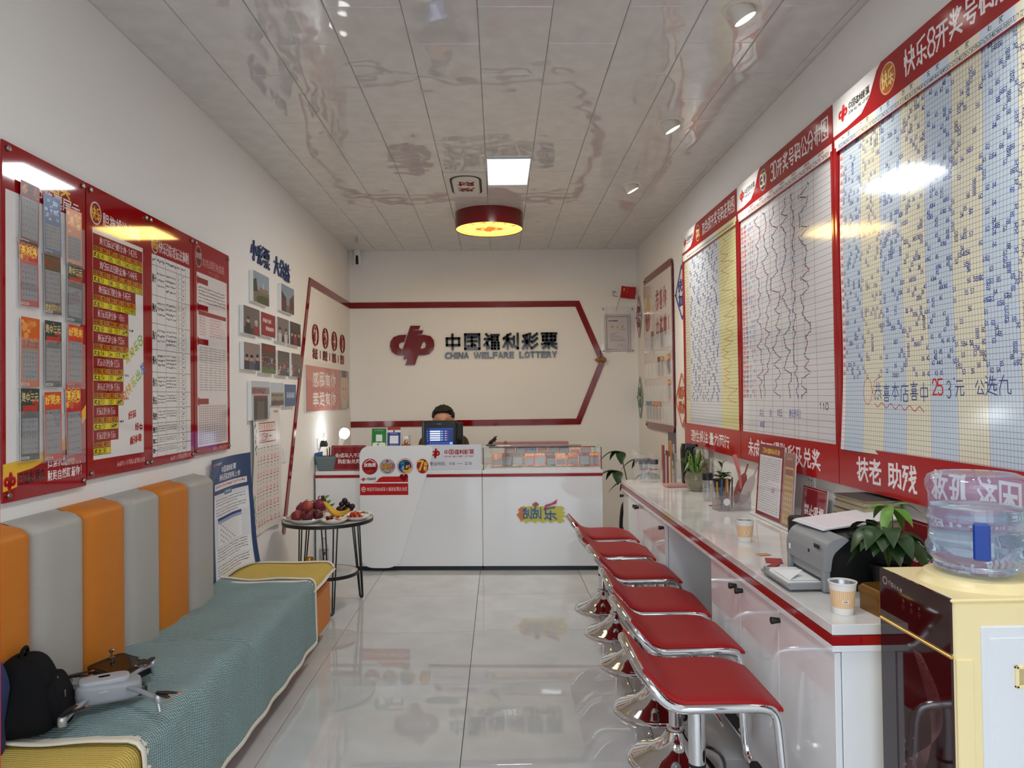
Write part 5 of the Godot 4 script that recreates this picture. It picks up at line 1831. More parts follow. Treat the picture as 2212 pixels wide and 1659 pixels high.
func fruit(top: Vector3) -> void:
	# plate of peaches, front left
	dish("fruit_plate", "white plate heaped with red peaches, front left of the side table", top + V(-0.105, 0, 0.165), 0.115, 0.032)
	var pm := mat("peach_skin", Color.WHITE, 0.5)
	pm.albedo_texture = cloudy(128, 0.03, K8(92, 22, 34), K8(214, 96, 74), 3)
	var pd := mat("peach_dark", Color.WHITE, 0.45)
	pd.albedo_texture = cloudy(128, 0.04, K8(64, 14, 26), K8(120, 34, 40), 3)
	peach("pale red peach at the left of the heaped plate", top + V(-0.165, 0.05, 0.178), 0.041, pm)
	peach("dark red peach at the front of the heaped plate", top + V(-0.086, 0.048, 0.21), 0.039, pd)
	peach("dark red peach at the right of the heaped plate", top + V(-0.034, 0.05, 0.148), 0.037, pd)
	peach("red peach hidden behind the front ones on the heaped plate", top + V(-0.112, 0.048, 0.122), 0.036, pm)
	peach("red peach on top of the heaped plate", top + V(-0.1, 0.112, 0.163), 0.04, pm)
	# dragon fruits behind
	dish("fruit_plate", "white plate under the dragon fruit at the back of the table", top + V(-0.135, 0, -0.05), 0.11, 0.026)
	for k in 2:
		var c: Vector3 = top + [V(-0.17, 0.06, -0.03), V(-0.075, 0.078, -0.085)][k]
		var d := thing("dragon_fruit", ["dragon fruit with faded scales at the back left of the table", "upper pink dragon fruit with long green scales"][k], "fruit", c, k * 1.1, "dragon fruits")
		var g := G.new()
		g.ball(Vector3.ZERO, V(0.06, 0.046, 0.047), 18, 12)
		obj("skin", g, mat("dragon_pink", K8(128, 26, 62), 0.45), d)
		for q in 14:
			var a := q * 2.4
			var u := -0.7 + 1.5 * q / 14.0
			var base := V(u * 0.06, sqrt(maxf(0.05, 1 - u * u)) * 0.045 * sin(a), sqrt(maxf(0.05, 1 - u * u)) * 0.046 * cos(a))
			var tip := base * 1.25 + V(0.035 + 0.03 * u, 0.012, 0)
			g = G.new()
			g.loft(blade(base, tip, 0.011, base.normalized()), false, false)
			obj("scale", g, M.leaf_green if q > 7 else mat("scale_pink", K8(150, 40, 66), 0.5), d)
	# bananas
	var b := thing("banana_bunch", "bunch of ripe yellow bananas lying beside the peaches", "fruit", top + V(0.035, 0.062, 0.03))
	for k in 5:
		var path := []
		var sp := (k - 2) * 0.03
		for q in 11:
			var u := q / 10.0
			path.append(V(-0.055 + 0.165 * u, 0.06 - 0.095 * sin(u * PI * 0.75) + 0.012 * float(k % 2) * u, sp * (0.2 + u * 0.9)))
		var rings := []
		for q in 11:
			var d: Vector3 = (path[mini(q + 1, 10)] - path[maxi(q - 1, 0)]).normalized()
			var s := d.cross(Vector3.UP).normalized()
			var up := s.cross(d)
			var rad: float = [0.006, 0.009, 0.0125, 0.0145, 0.015, 0.015, 0.0145, 0.0135, 0.011, 0.006, 0.003][q]
			var ring := PackedVector3Array()
			for w in 10:
				ring.append(path[q] + (s * cos(TAU * w / 10) + up * sin(TAU * w / 10)) * rad)
			rings.append(ring)
		var g := G.new()
		g.loft(rings)
		obj("banana", g, mat("banana_skin", K8(214, 168, 34), 0.5), b)
	var st := G.new()
	st.tube([V(-0.045, 0.058, 0), V(-0.06, 0.078, 0), V(-0.066, 0.098, 0.0)], 0.012, 10)
	obj("stalk", st, mat("banana_stalk", K8(62, 44, 22), 0.7), b)
	dish("fruit_plate", "shallow white plate under the bananas", top + V(0.05, 0, -0.02), 0.1, 0.018)
	# dark plums at the back
	dish("fruit_plate", "white plate of dark plums at the back right of the table", top + V(0.075, 0, -0.2), 0.09, 0.026)
	var pl := mat("plum_dark", K8(42, 20, 26), 0.4)
	var spots := [[0.0, 0.0, 0.0], [0.042, 0.0, 0.012], [-0.042, 0.0, 0.012], [0.02, 0.0, 0.042], [-0.022, 0.0, 0.045], [0.03, 0.0, -0.036], [-0.02, 0.036, 0.018], [0.02, 0.034, 0.012], [0.058, 0.022, 0.034], [0.0, 0.06, 0.012]]
	for k in spots.size():
		var g := G.new()
		g.ball(Vector3.ZERO, V(0.021, 0.02, 0.021), 14, 9)
		var o := obj("plum", g, pl)
		o.position = top + V(0.075, 0.033, -0.2) + V(spots[k][0], spots[k][1], spots[k][2])
		tag(o, "dark plum in the heap behind the bananas", "fruit", "dark plums behind the bananas")
	# sweets in front
	dish("sweets_plate", "small white plate of wrapped sweets, front right of the bananas", top + V(0.085, 0, 0.19), 0.088, 0.026)
	var cols := [K8(214, 176, 40), K8(30, 26, 28), K8(176, 26, 34), K8(206, 160, 176), K8(200, 190, 60), K8(120, 30, 70)]
	var r := RandomNumberGenerator.new()
	r.seed = 31
	for k in 16:
		var w := thing("wrapped_sweet", "small wrapped sweet in the sweets plate", "sweet", top + V(0.085, 0.02 + 0.012 * (k % 3), 0.19) + V(r.randf_range(-0.05, 0.05), 0, r.randf_range(-0.045, 0.045)), r.randf() * TAU, "wrapped sweets in the plate")
		var g := G.new()
		g.ball(Vector3.ZERO, V(0.013, 0.0075, 0.009), 10, 6)
		obj("sweet", g, mat("foil_%d" % (k % 6), cols[k % 6], 0.3), w)
		g = G.new()
		for s in [-1.0, 1.0]:
			g.flat(V(s * 0.012, 0, 0), V(s * 0.024, 0.004, 0.008), V(s * 0.024, 0.002, -0.008), Vector3.UP)
		obj("twist", g, M["foil_%d" % (k % 6)], w)
	# tomatoes and seeds on the right
	dish("fruit_plate", "white plate of cherry tomatoes at the right of the side table", top + V(0.21, 0, 0.07), 0.092, 0.026)
	for k in 16:
		var g := G.new()
		var rad := r.randf_range(0.0115, 0.014)
		g.ball(Vector3.ZERO, V(rad, rad * 0.95, rad), 12, 8)
		var o := obj("cherry_tomato", g, mat("tomato_%d" % (k % 2), [K8(176, 40, 24), K8(206, 92, 40)][k % 2], 0.25))
		o.position = top + V(0.2, 0.022 + 0.018 * float(k > 9), 0.075) + V(cos(k * 2.4) * 0.012 * sqrt(k % 10 + 0.5) * 1.25, 0, sin(k * 2.4) * 0.012 * sqrt(k % 10 + 0.5) * 1.2)
		tag(o, "small cherry tomato heaped on the right-hand plate", "fruit", "cherry tomatoes on the plate")
	dish("seed_plate", "white plate of sunflower seeds behind the cherry tomatoes", top + V(0.205, 0, -0.075), 0.09, 0.02)
	var sd := G.new()
	for k in 170:
		var a := r.randf() * TAU
		var q := sqrt(r.randf()) * 0.06
		sd.T = Transform3D(Basis.from_euler(V(r.randf() * 0.6, r.randf() * TAU, r.randf() * 0.6)), top + V(0.205 + cos(a) * q, 0.012 + r.randf() * 0.012, -0.075 + sin(a) * q))
		sd.ball(Vector3.ZERO, V(0.007, 0.002, 0.0035), 6, 4)
	var so := obj("sunflower_seeds", sd, mat("seed_tan", K8(150, 124, 88), 0.7))
	tag(so, "heap of brown sunflower seeds on the rear plate", "seeds")
	so.set_meta("kind", "stuff")
	dish("seed_plate", "small white plate of peanuts at the left edge of the side table", top + V(-0.235, 0, 0.06), 0.06, 0.02)
	var pn := G.new()
	for k in 60:
		var a := r.randf() * TAU
		var q := sqrt(r.randf()) * 0.036
		pn.T = Transform3D(Basis.from_euler(V(r.randf() * 0.6, r.randf() * TAU, 0)), top + V(-0.235 + cos(a) * q, 0.014 + r.randf() * 0.012, 0.06 + sin(a) * q))
		pn.ball(Vector3.ZERO, V(0.008, 0.0045, 0.005), 6, 4)
	var po := obj("peanuts", pn, mat("peanut_tan", K8(196, 170, 126), 0.7))
	tag(po, "peanuts in the small plate at the table's left edge", "nuts")
	po.set_meta("kind", "stuff")


# a leaf or scale: rings of a thin curved blade from a to b
func blade(a: Vector3, b: Vector3, w: float, up: Vector3, droop := 0.0, shape := [0.3, 0.8, 1.0, 0.9, 0.6, 0.04]) -> Array:
	var d := (b - a).normalized()
	var s := d.cross(up).normalized()
	var u := s.cross(d).normalized()
	var rings := []
	var n := shape.size()
	for k in n:
		var t := float(k) / (n - 1)
		var p := a.lerp(b, t) + V(0, -droop * t * t, 0) + u * 0.12 * a.distance_to(b) * sin(PI * t)
		var ww: float = w * shape[k]
		rings.append(PackedVector3Array([p - s * ww + u * ww * 0.25, p, p + s * ww + u * ww * 0.25]))
	return rings


func back_wall() -> void:
	# emblem, Chinese and English lettering in cut acrylic
	var t := thing("wall_emblem", "large dark red lottery emblem on the back wall", "wall sign")
	t.transform = wall("back", -1.128, 1.765, 0.0)
	for p in emblem():
		var q := PackedVector2Array()
		for v in p:
			q.append(Vector2(v.x * 0.464, (1.0 - v.y) * 0.41))
		var g := G.new()
		g.prism(q, 0.003, 0.022)
		obj("emblem_piece", g, mat("emblem_red", K8(118, 10, 14), 0.06), t)
	var cn := thing("wall_lettering", "large black Chinese lettering on the back wall", "lettering")
	cn.transform = wall("back", -0.556, 1.915, 0.0)
	for k in 6:
		var g := G.new()
		g.sign("中国福利彩票"[k], 0.013 + k * 0.2015, 0.013, 0.147, 0.15, 0.024, 0.003, 0.022)
		obj("letter", g, M.black_gloss, cn)
	var en := thing("wall_lettering", "black English lettering below the Chinese letters on back wall", "lettering")
	en.transform = wall("back", -0.556, 1.828, 0.0)
	var font := SystemFont.new()
	font.font_names = PackedStringArray(["Droid Sans"])
	font.font_weight = 700
	var x := 0.0
	for ch in "CHINA WELFARE LOTTERY":
		if ch == " ":
			x += 0.05
			continue
		var tm := TextMesh.new()
		tm.font = font
		tm.font_size = 64
		tm.text = ch
		tm.pixel_size = 0.001
		tm.depth = 0.016
		var bb := tm.get_aabb()
		var wide := 0.026 if ch == "I" else 0.086 if ch == "W" else 0.06
		var mi := MeshInstance3D.new()
		mi.mesh = tm
		mi.name = "letter"
		tm.material = M.black_gloss
		mi.scale = V((wide - 0.004) / bb.size.x, 0.064 / bb.size.y, 1)
		mi.position = V(x - bb.position.x * mi.scale.x, -bb.position.y * mi.scale.y, 0.012)
		en.add_child(mi, true)
		x += wide
	en.scale.x = 1.178 / x
	# certificate in a clear frame
	var r := RandomNumberGenerator.new()
	r.seed = 77
	var c := Cv.new(240, 330, K8(206, 200, 202))
	c.logo(18, 26, 26, 22, K8(190, 40, 44))
	c.text("中国福利彩票", 46, 30, 80, 16, K8(30, 28, 28), 0.14)
	c.text("福利", 44, 88, 34, 26, K8(196, 150, 60), 0.14)
	c.text("金", 110, 88, 22, 26, K8(196, 150, 60), 0.14)
	c.text("票", 166, 88, 22, 26, K8(196, 150, 60), 0.14)
	c.fine(150, 124, 70, 9, K8(90, 86, 86), r)
	for k in 6:
		c.fine(34, 166 + 14 * k + 6 * float(k > 3), [90, 60, 110, 160, 170, 190][k], 8, K8(70, 66, 66), r)
	c.disc(140, 290, 26, 13, K8(196, 120, 116))
	c.disc(140, 290, 22, 10, K8(206, 200, 202))
	c.disc(190, 294, 26, 13, K8(196, 120, 116))
	c.disc(190, 294, 22, 10, K8(206, 200, 202))
	var ce := thing("certificate_frame", "framed white certificate behind clear acrylic on the back wall", "certificate")
	ce.transform = wall("back", 1.086, 1.862, 0.0)
	var g := G.new()
	g.box(V(0.18, 0.246, 0.006), V(0.362, 0.492, 0.005), 0.001)
	obj("acrylic_back", g, M.clear_acrylic, ce)
	board("certificate", 0.22, 0.335, 0.004, printed("certificate_print", c.tex(), 0.4), M.paper, ce, Transform3D(Basis(), V(0.065, 0.045, 0.012)))
	g = G.new()
	for s in [0.0, 1.0]:
		g.box(V(0.05 + s * 0.25, 0.213, 0.014), V(0.022, 0.39, 0.016), 0.004)
		g.box(V(0.175, 0.028 + s * 0.37, 0.014), V(0.25, 0.022, 0.016), 0.004)
	obj("frame", g, mat("certificate_frame_pale", K8(198, 190, 196), 0.3), ce)
	studs(ce, 0.36, 0.49, 0.009, 0.025)
	# small flag stuck behind the frame
	var f := thing("small_flag", "small red flag with yellow stars on a thin stick, far right corner", "flag", V(1.245, 2.3, ZB + 0.03))
	g = G.new()
	g.tube([V(0, 0, 0), V(0.077, 0.268, 0.02)], 0.0025, 6)
	obj("stick", g, mat("stick_wood", K8(150, 100, 70), 0.6), f)
	c = Cv.new(240, 160, K8(178, 18, 24))
	star(c, 48, 44, 24, 0.0)
	for k in 4:
		star(c, [92, 112, 112, 92][k], [18, 34, 60, 78][k], 8, 0.4 * k)
	var fl := wavy_sheet("flag_cloth", 0.155, 0.125, printed("flag_print", c.tex(), 0.7), Transform3D.IDENTITY, 0.012, 2.0, 0.2)
	remove_child(fl)
	fl.name = "cloth"
	taken.erase("flag_cloth")
	f.add_child(fl)
	fl.transform = Transform3D(Basis(V(0, 0, 1), -0.1), V(0.046, 0.14, 0.015))
	g = G.new()
	g.tube(bend([V(0.0, 0.2, 0.01), V(-0.03, 0.215, 0.02), V(-0.03, 0.165, 0.02), V(0.02, 0.155, 0.01)], 0.01), 0.004, 6)
	obj("clip", g, M.steel, f)
	# gourd on a hook
	var go := thing("gourd", "small dried gourd hanging on its side at the red band's point", "gourd", V(1.083, 1.795, ZB + 0.035))
	g = G.new()
	g.T = Transform3D(Basis(V(0, 0, 1), PI / 2), Vector3.ZERO)
	g.lathe([Vector2(0.0, -0.05), Vector2(0.02, -0.047), Vector2(0.029, -0.028), Vector2(0.02, -0.006), Vector2(0.014, 0.002), Vector2(0.022, 0.014), Vector2(0.027, 0.03), Vector2(0.018, 0.05), Vector2(0.006, 0.064), Vector2(0.002, 0.075), Vector2(0.0, 0.076)], 20)
	obj("shell", g, mat("gourd_tan", K8(150, 112, 44), 0.5), go)
	g = G.new()
	g.tube([V(0, 0.016, 0), V(-0.006, 0.08, -0.01)], 0.0025, 6)
	g.lathe([Vector2(0.0, -0.008), Vector2(0.009, 0.0), Vector2(0.0, 0.008)], 10, V(-0.006, 0.09, -0.02))
	obj("cord", g, mat("cord_red", K8(96, 20, 22), 0.6), go)


func star(c: Cv, x: float, y: float, r: float, turn: float) -> void:
	var p := PackedVector2Array()
	for k in 10:
		var a := -PI / 2 + turn + PI * k / 5
		p.append(Vector2(x, y) + Vector2(cos(a), sin(a)) * r * (1.0 if k % 2 == 0 else 0.4))
	c.poly(p, K8(232, 190, 50))


func soften(pts: Array, radii: Array, steps := 7) -> PackedVector2Array:
	var out := PackedVector2Array()
	var n := pts.size()
	for i in n:
		var p: Vector2 = pts[i]
		var a: Vector2 = p + (pts[(i - 1 + n) % n] - p).normalized() * radii[i]
		var b: Vector2 = p + (pts[(i + 1) % n] - p).normalized() * radii[i]
		for k in steps + 1:
			var t := float(k) / steps
			out.append(a.lerp(p, t).lerp(p.lerp(b, t), t))
	return out


var counter_at := Transform3D(Basis(Vector3.UP, -0.066), Vector3(0, 0, -5.948))


func on_counter(called: String, label: String, cat: String, x: float, y: float, z: float, turn := 0.0, group := "") -> Node3D:
	var t := thing(called, label, cat, Vector3.ZERO, 0, group)
	t.transform = counter_at * Transform3D(Basis(Vector3.UP, turn), V(x, y, z))
	return t


func unit(called: String, label: String, x0: float, x1: float, deep: float) -> Node3D:
	var t := on_counter(called, label, "counter", 0, 0, 0, 0.0, "white counter units")
	var m := (x0 + x1) / 2
	var w := x1 - x0 - 0.003
	var g := G.new()
	g.box(V(m, 0.402, -deep / 2), V(w, 0.732, deep), 0.003)
	obj("body", g, M.white_gloss, t)
	g = G.new()
	g.box(V(m, 0.017, -deep / 2), V(w - 0.01, 0.034, deep - 0.03))
	obj("plinth", g, M.black, t)
	g = G.new()
	g.box(V(m, 0.779, -deep / 2 + 0.001), V(w, 0.022, deep + 0.002), 0.001)
	obj("red_stripe", g, M.red_gloss, t)
	g = G.new()
	g.box(V(m, 0.806, -deep / 2), V(w, 0.032, deep), 0.003)
	obj("top", g, M.white_gloss, t)
	return t


func counter() -> void:
	var r := RandomNumberGenerator.new()
	r.seed = 41
	unit("counter_unit", "narrow white counter unit against the left wall", -1.535, -1.152, 0.5)
	var mid := unit("counter_unit", "middle white counter unit with the sloped front panel", -1.152, -0.145, 0.5)
	unit("counter_unit", "right white counter unit carrying the glass showcase", -0.145, 0.842, 0.62)
	# the sloped decorative front with its raised ledge
	var g := G.new()
	g.prism(soften([Vector2(-1.152, 0.03), Vector2(-0.835, 0.03), Vector2(-0.525, 1.03), Vector2(-1.152, 1.03)], [0.12, 0.11, 0.1, 0.09]), 0.001, 0.034)
	obj("front_panel", g, mat("panel_white", K8(244, 244, 243), 0.2), mid)
	g = G.new()
	g.box(V(-0.85, 0.92, -0.13), V(0.52, 0.196, 0.24), 0.004)
	obj("raised_ledge", g, M.white_gloss, mid)
	# four game stickers
	var c := Cv.new(1024, 256, K8(240, 240, 240))
	c.disc(128, 128, 124, 124, K8(168, 22, 26))
	c.text("双色球", 34, 70, 188, 62, K8(246, 240, 236), 0.15)
	c.poly(PackedVector2Array([Vector2(128, 10), Vector2(220, 62), Vector2(205, 66), Vector2(128, 26), Vector2(50, 66), Vector2(36, 62)]), K8(236, 220, 214))
	c.text("UNION", 46, 138, 164, 40, K8(20, 12, 12), 0.2)
	c.text("LOTTO", 62, 184, 132, 34, K8(220, 60, 50), 0.2)
	c.disc(196, 204, 14, 14, K8(30, 40, 100))
	c.disc(384, 128, 124, 118, K8(176, 180, 188))
	c.poly(PackedVector2Array([Vector2(384, 20), Vector2(410, 50), Vector2(384, 72), Vector2(358, 50)]), K8(190, 40, 36))
	for k in 2:
		c.glyph("快乐"[k], 296 + 84 * k, 84, 84, 96, 22, K8(70, 40, 40))
		c.glyph("快乐"[k], 296 + 84 * k, 84, 84, 96, 12, K8(226, 160, 60))
	c.glyph("8", 462, 90, 30, 60, 12, K8(170, 50, 90))
	c.disc(384, 206, 50, 20, K8(160, 50, 70))
	c.disc(384, 198, 40, 14, K8(176, 180, 188))
	c.disc(640, 128, 124, 124, K8(190, 50, 46))
	c.disc(640, 128, 116, 116, K8(240, 232, 226))
	c.disc(640, 128, 104, 104, K8(30, 60, 130))
	c.disc(660, 170, 70, 56, K8(232, 176, 40))
	c.disc(640, 60, 60, 26, K8(60, 96, 60))
	c.glyph("3", 580, 76, 54, 100, 22, K8(40, 150, 210))
	c.glyph("D", 642, 70, 60, 100, 20, K8(14, 20, 40))
	c.disc(700, 120, 18, 18, K8(240, 120, 30))
	c.disc(896, 128, 92, 112, K8(150, 26, 40))
	for k in 4:
		var a := k * 1.57 + 0.4
		c.poly(PackedVector2Array([Vector2(896, 128) + Vector2(cos(a), sin(a)) * 122, Vector2(896, 128) + Vector2(cos(a + 0.7), sin(a + 0.7)) * 100, Vector2(896, 128) + Vector2(cos(a + 0.9), sin(a + 0.9)) * 70]), K8(226, 120, 40))
	c.glyph("7", 826, 50, 76, 140, 26, K8(250, 200, 50))
	c.text("乐", 912, 60, 60, 60, K8(250, 214, 70), 0.16)
	c.text("彩", 908, 126, 60, 60, K8(250, 214, 70), 0.16)
	var lm := printed("game_stickers", c.tex(), 0.25)
	var says := ["round red sticker with white ball-game name on the sloped panel", "oval silver sticker with coloured brush lettering on the sloped panel", "round blue and yellow sticker with a bold figure three", "gold and crimson sticker with a large figure seven"]
	for k in 4:
		var s := on_counter("game_sticker", says[k], "sticker", -1.066 + 0.1455 * k, 0.862, 0.0352, 0, "game stickers on the counter")
		g = G.new()
		var rx := 0.066
		for q in 40:
			var a0 := Vector2(cos(TAU * q / 40), sin(TAU * q / 40))
			var a1 := Vector2(cos(TAU * (q + 1) / 40), sin(TAU * (q + 1) / 40))
			var uv := func(p: Vector2) -> Vector2: return Vector2((k + 0.5 + p.x * 0.484) / 4.0, 0.5 - p.y * 0.484)
			g.tri(V(0, 0, 0.0006), V(a0.x * rx, a0.y * rx, 0.0006), V(a1.x * rx, a1.y * rx, 0.0006), V(0, 0, 1), V(0, 0, 1), V(0, 0, 1), uv.call(Vector2.ZERO), uv.call(a0), uv.call(a1))
		obj("print", g, lm, s)
	# red notice
	c = Cv.new(400, 160, K8(240, 238, 236))
	c.poly(PackedVector2Array([Vector2(110, 52), Vector2(140, 44), Vector2(160, 18), Vector2(190, 4), Vector2(400, 4), Vector2(400, 52)]), K8(196, 26, 24))
	c.logo(12, 10, 34, 34, K8(190, 30, 36))
	c.text("中国福利彩票", 50, 12, 82, 22, K8(30, 26, 26), 0.14)
	c.rect(0, 62, 400, 98, K8(186, 20, 22))
	c.disc(30, 111, 18, 22, K8(240, 230, 228))
	c.disc(30, 111, 13, 16, K8(186, 20, 22))
	c.rect(22, 104, 16, 12, K8(240, 230, 228))
	c.text("本店不向未成年人销售彩票及兑奖", 56, 92, 336, 36, K8(244, 236, 232), 0.1)
	var no := board("counter_notice", 0.4, 0.156, 0.001, printed("counter_notice_print", c.tex(), 0.3), M.paper, null, counter_at * Transform3D(Basis(), V(-1.15, 0.628, 0.0345)))
	tag(no, "red notice sticker about minors on the sloped counter panel", "sticker")
	var heart := PackedVector2Array()
	for k in 28:
		var a := TAU * k / 28
		heart.append(Vector2(16 * pow(sin(a), 3), 13 * cos(a) - 5 * cos(2 * a) - 2 * cos(3 * a) - cos(4 * a)) * 0.0022)
	var ht := on_counter("heart_sticker", "dark red heart sticker at the corner of the red notice", "sticker", -0.785, 0.772, 0.036)
	g = G.new()
	g.prism(heart, 0.0, 0.002)
	obj("heart", g, M.red_acrylic, ht)
	# scratch-card logo on the right unit: brush splash with coloured lettering
	var sp := on_counter("brush_logo", "yellow brushstroke logo with blue lettering on the right counter unit", "wall sign", 0.145, 0.395, 0.001)
	g = G.new()
	var edge := PackedVector2Array()
	for k in 15:
		edge.append(Vector2(0.02 + 0.345 * k / 14.0 + (0.02 if k == 14 else 0.0), 0.0 + 0.012 * sin(k * 2.3)))
	edge.append_array([Vector2(0.36, 0.035), Vector2(0.395, 0.045), Vector2(0.365, 0.06), Vector2(0.39, 0.075), Vector2(0.36, 0.09), Vector2(0.385, 0.11)])
	for k in 15:
		edge.append(Vector2(0.36 - 0.335 * k / 14.0, 0.128 + 0.008 * sin(k * 3.1)))
	edge.append_array([Vector2(0.0, 0.1), Vector2(0.015, 0.085), Vector2(-0.01, 0.06), Vector2(0.012, 0.03)])
	g.prism(edge, 0.0, 0.004)
	obj("splash", g, mat("splash_yellow", K8(206, 196, 60), 0.25), sp)
	g = G.new()
	g.prism(PackedVector2Array([Vector2(0.0, 0.1), Vector2(0.015, 0.085), Vector2(-0.01, 0.06), Vector2(0.012, 0.03), Vector2(0.03, 0.01), Vector2(0.06, 0.03), Vector2(0.05, 0.07), Vector2(0.065, 0.11), Vector2(0.03, 0.125)]), 0.001, 0.005)
	obj("orange_end", g, mat("splash_orange", K8(206, 110, 40), 0.25), sp)
	for k in 2:
		g = G.new()
		g.sign("刮"[0], 0.045 + 0.078 * k, 0.03, 0.066, 0.085, 0.0095, 0.004, 0.009)
		obj("letter", g, mat("letter_sky", K8(28, 92, 150), 0.25), sp)
	g = G.new()
	g.sign("乐", 0.215, 0.02, 0.1, 0.1, 0.011, 0.004, 0.009)
	obj("letter", g, mat("letter_violet", K8(40, 80, 150), 0.25), sp)
	g = G.new()
	g.prism(PackedVector2Array([Vector2(0.21, 0.1), Vector2(0.225, 0.14), Vector2(0.28, 0.155), Vector2(0.325, 0.185), Vector2(0.315, 0.15), Vector2(0.27, 0.135), Vector2(0.24, 0.125), Vector2(0.225, 0.095)]), 0.004, 0.009)
	obj("flame", g, mat("flame_pink", K8(186, 40, 90), 0.25), sp)
	for p in emblem():
		var q := PackedVector2Array()
		for v in p:
			q.append(Vector2(0.12 + v.x * 0.052, 0.165 - v.y * 0.045))
		g = G.new()
		g.prism(q, 0.003, 0.007)
		obj("emblem_piece", g, M.red_gloss, sp)
	showcase(r)
	counter_things(r)


const ORD := ["first", "second", "third", "fourth", "fifth", "sixth", "seventh", "eighth", "ninth", "tenth"]


func showcase(r: RandomNumberGenerator) -> void:
	var t := on_counter("glass_showcase", "low glass showcase of ticket pads on the right counter unit", "showcase", -0.135, 0.823, -0.005)
	var w := 0.97
	var d := 0.58
	var h := 0.185
	for s in [[V(w / 2, h / 2, 0), V(w, h, 0.006), "front_pane"], [V(w / 2, h, -d / 2), V(w, 0.006, d), "top_pane"], [V(0.003, h / 2, -d / 2), V(0.006, h, d), "side_pane"], [V(w - 0.003, h / 2, -d / 2), V(0.006, h, d), "side_pane"], [V(w / 2, 0.085, -d * 0.68), V(w - 0.016, 0.005, d * 0.5), "glass_shelf"]]:
		var g := G.new()
		g.box(s[0], s[1] - V(0.0004, 0.0004, 0.0004))
		obj(s[2], g, M.case_glass, t)
	var g := G.new()
	g.box(V(w / 2, h - 0.002, 0.0045), V(w, 0.006, 0.002))
	for x in [0.003, w - 0.003]:
		g.box(V(x, h / 2, 0.0045), V(0.006, h, 0.002))
	obj("black_edging", g, M.black, t)
	g = G.new()
	for x in [0.025, w - 0.025]:
		g.box(V(x, h + 0.002, 0.002), V(0.05, 0.014, 0.014), 0.002)
	obj("corner_clip", g, mat("clip_clear", K8(196, 196, 192), 0.3), t)
	g = G.new()
	g.box(V(w / 2, 0.003, -d / 2), V(w - 0.016, 0.006, d - 0.016))
	obj("floor_sheet", g, M.white, t)
	# pads of scratch cards, front row leaning and back row on the shelf
	for k in 10:
		var at := counter_at * V(-0.135 + 0.055 + k * 0.0915 + r.randf_range(-0.008, 0.008), 0.832, -0.13 - 0.02 * (k % 2))
		pad(at, r.randf_range(-0.1, 0.1), -0.66, [2, 0, 4, 3, 7, 5, 2, 6, 0, 3][k], "scratch-card pad in the front row of the showcase, %s from the left" % ORD[k], "scratch-card pads in the showcase front row")
	for k in 8:
		var at := counter_at * V(-0.135 + 0.16 + k * 0.094, 0.913, -0.29)
		pad(at, r.randf_range(-0.05, 0.05), -1.05, [3, 0, 1, 6, 7, 4, 2, 3][k], "scratch-card pad on the glass shelf of the showcase, %s from the left" % ORD[k], "scratch-card pads on the showcase shelf")


func pad(at: Vector3, turn: float, lean: float, kind: int, label: String, group: String) -> void:
	var o := board("ticket_pad", 0.088, 0.13, 0.012, ticket_atlas, mat("pad_edge", K8(190, 176, 150), 0.7), null, Transform3D(Basis(Vector3.UP, turn - 0.066) * Basis(V(1, 0, 0), lean), at), ticket_uv(kind))
	tag(o, label, "lottery ticket", group)


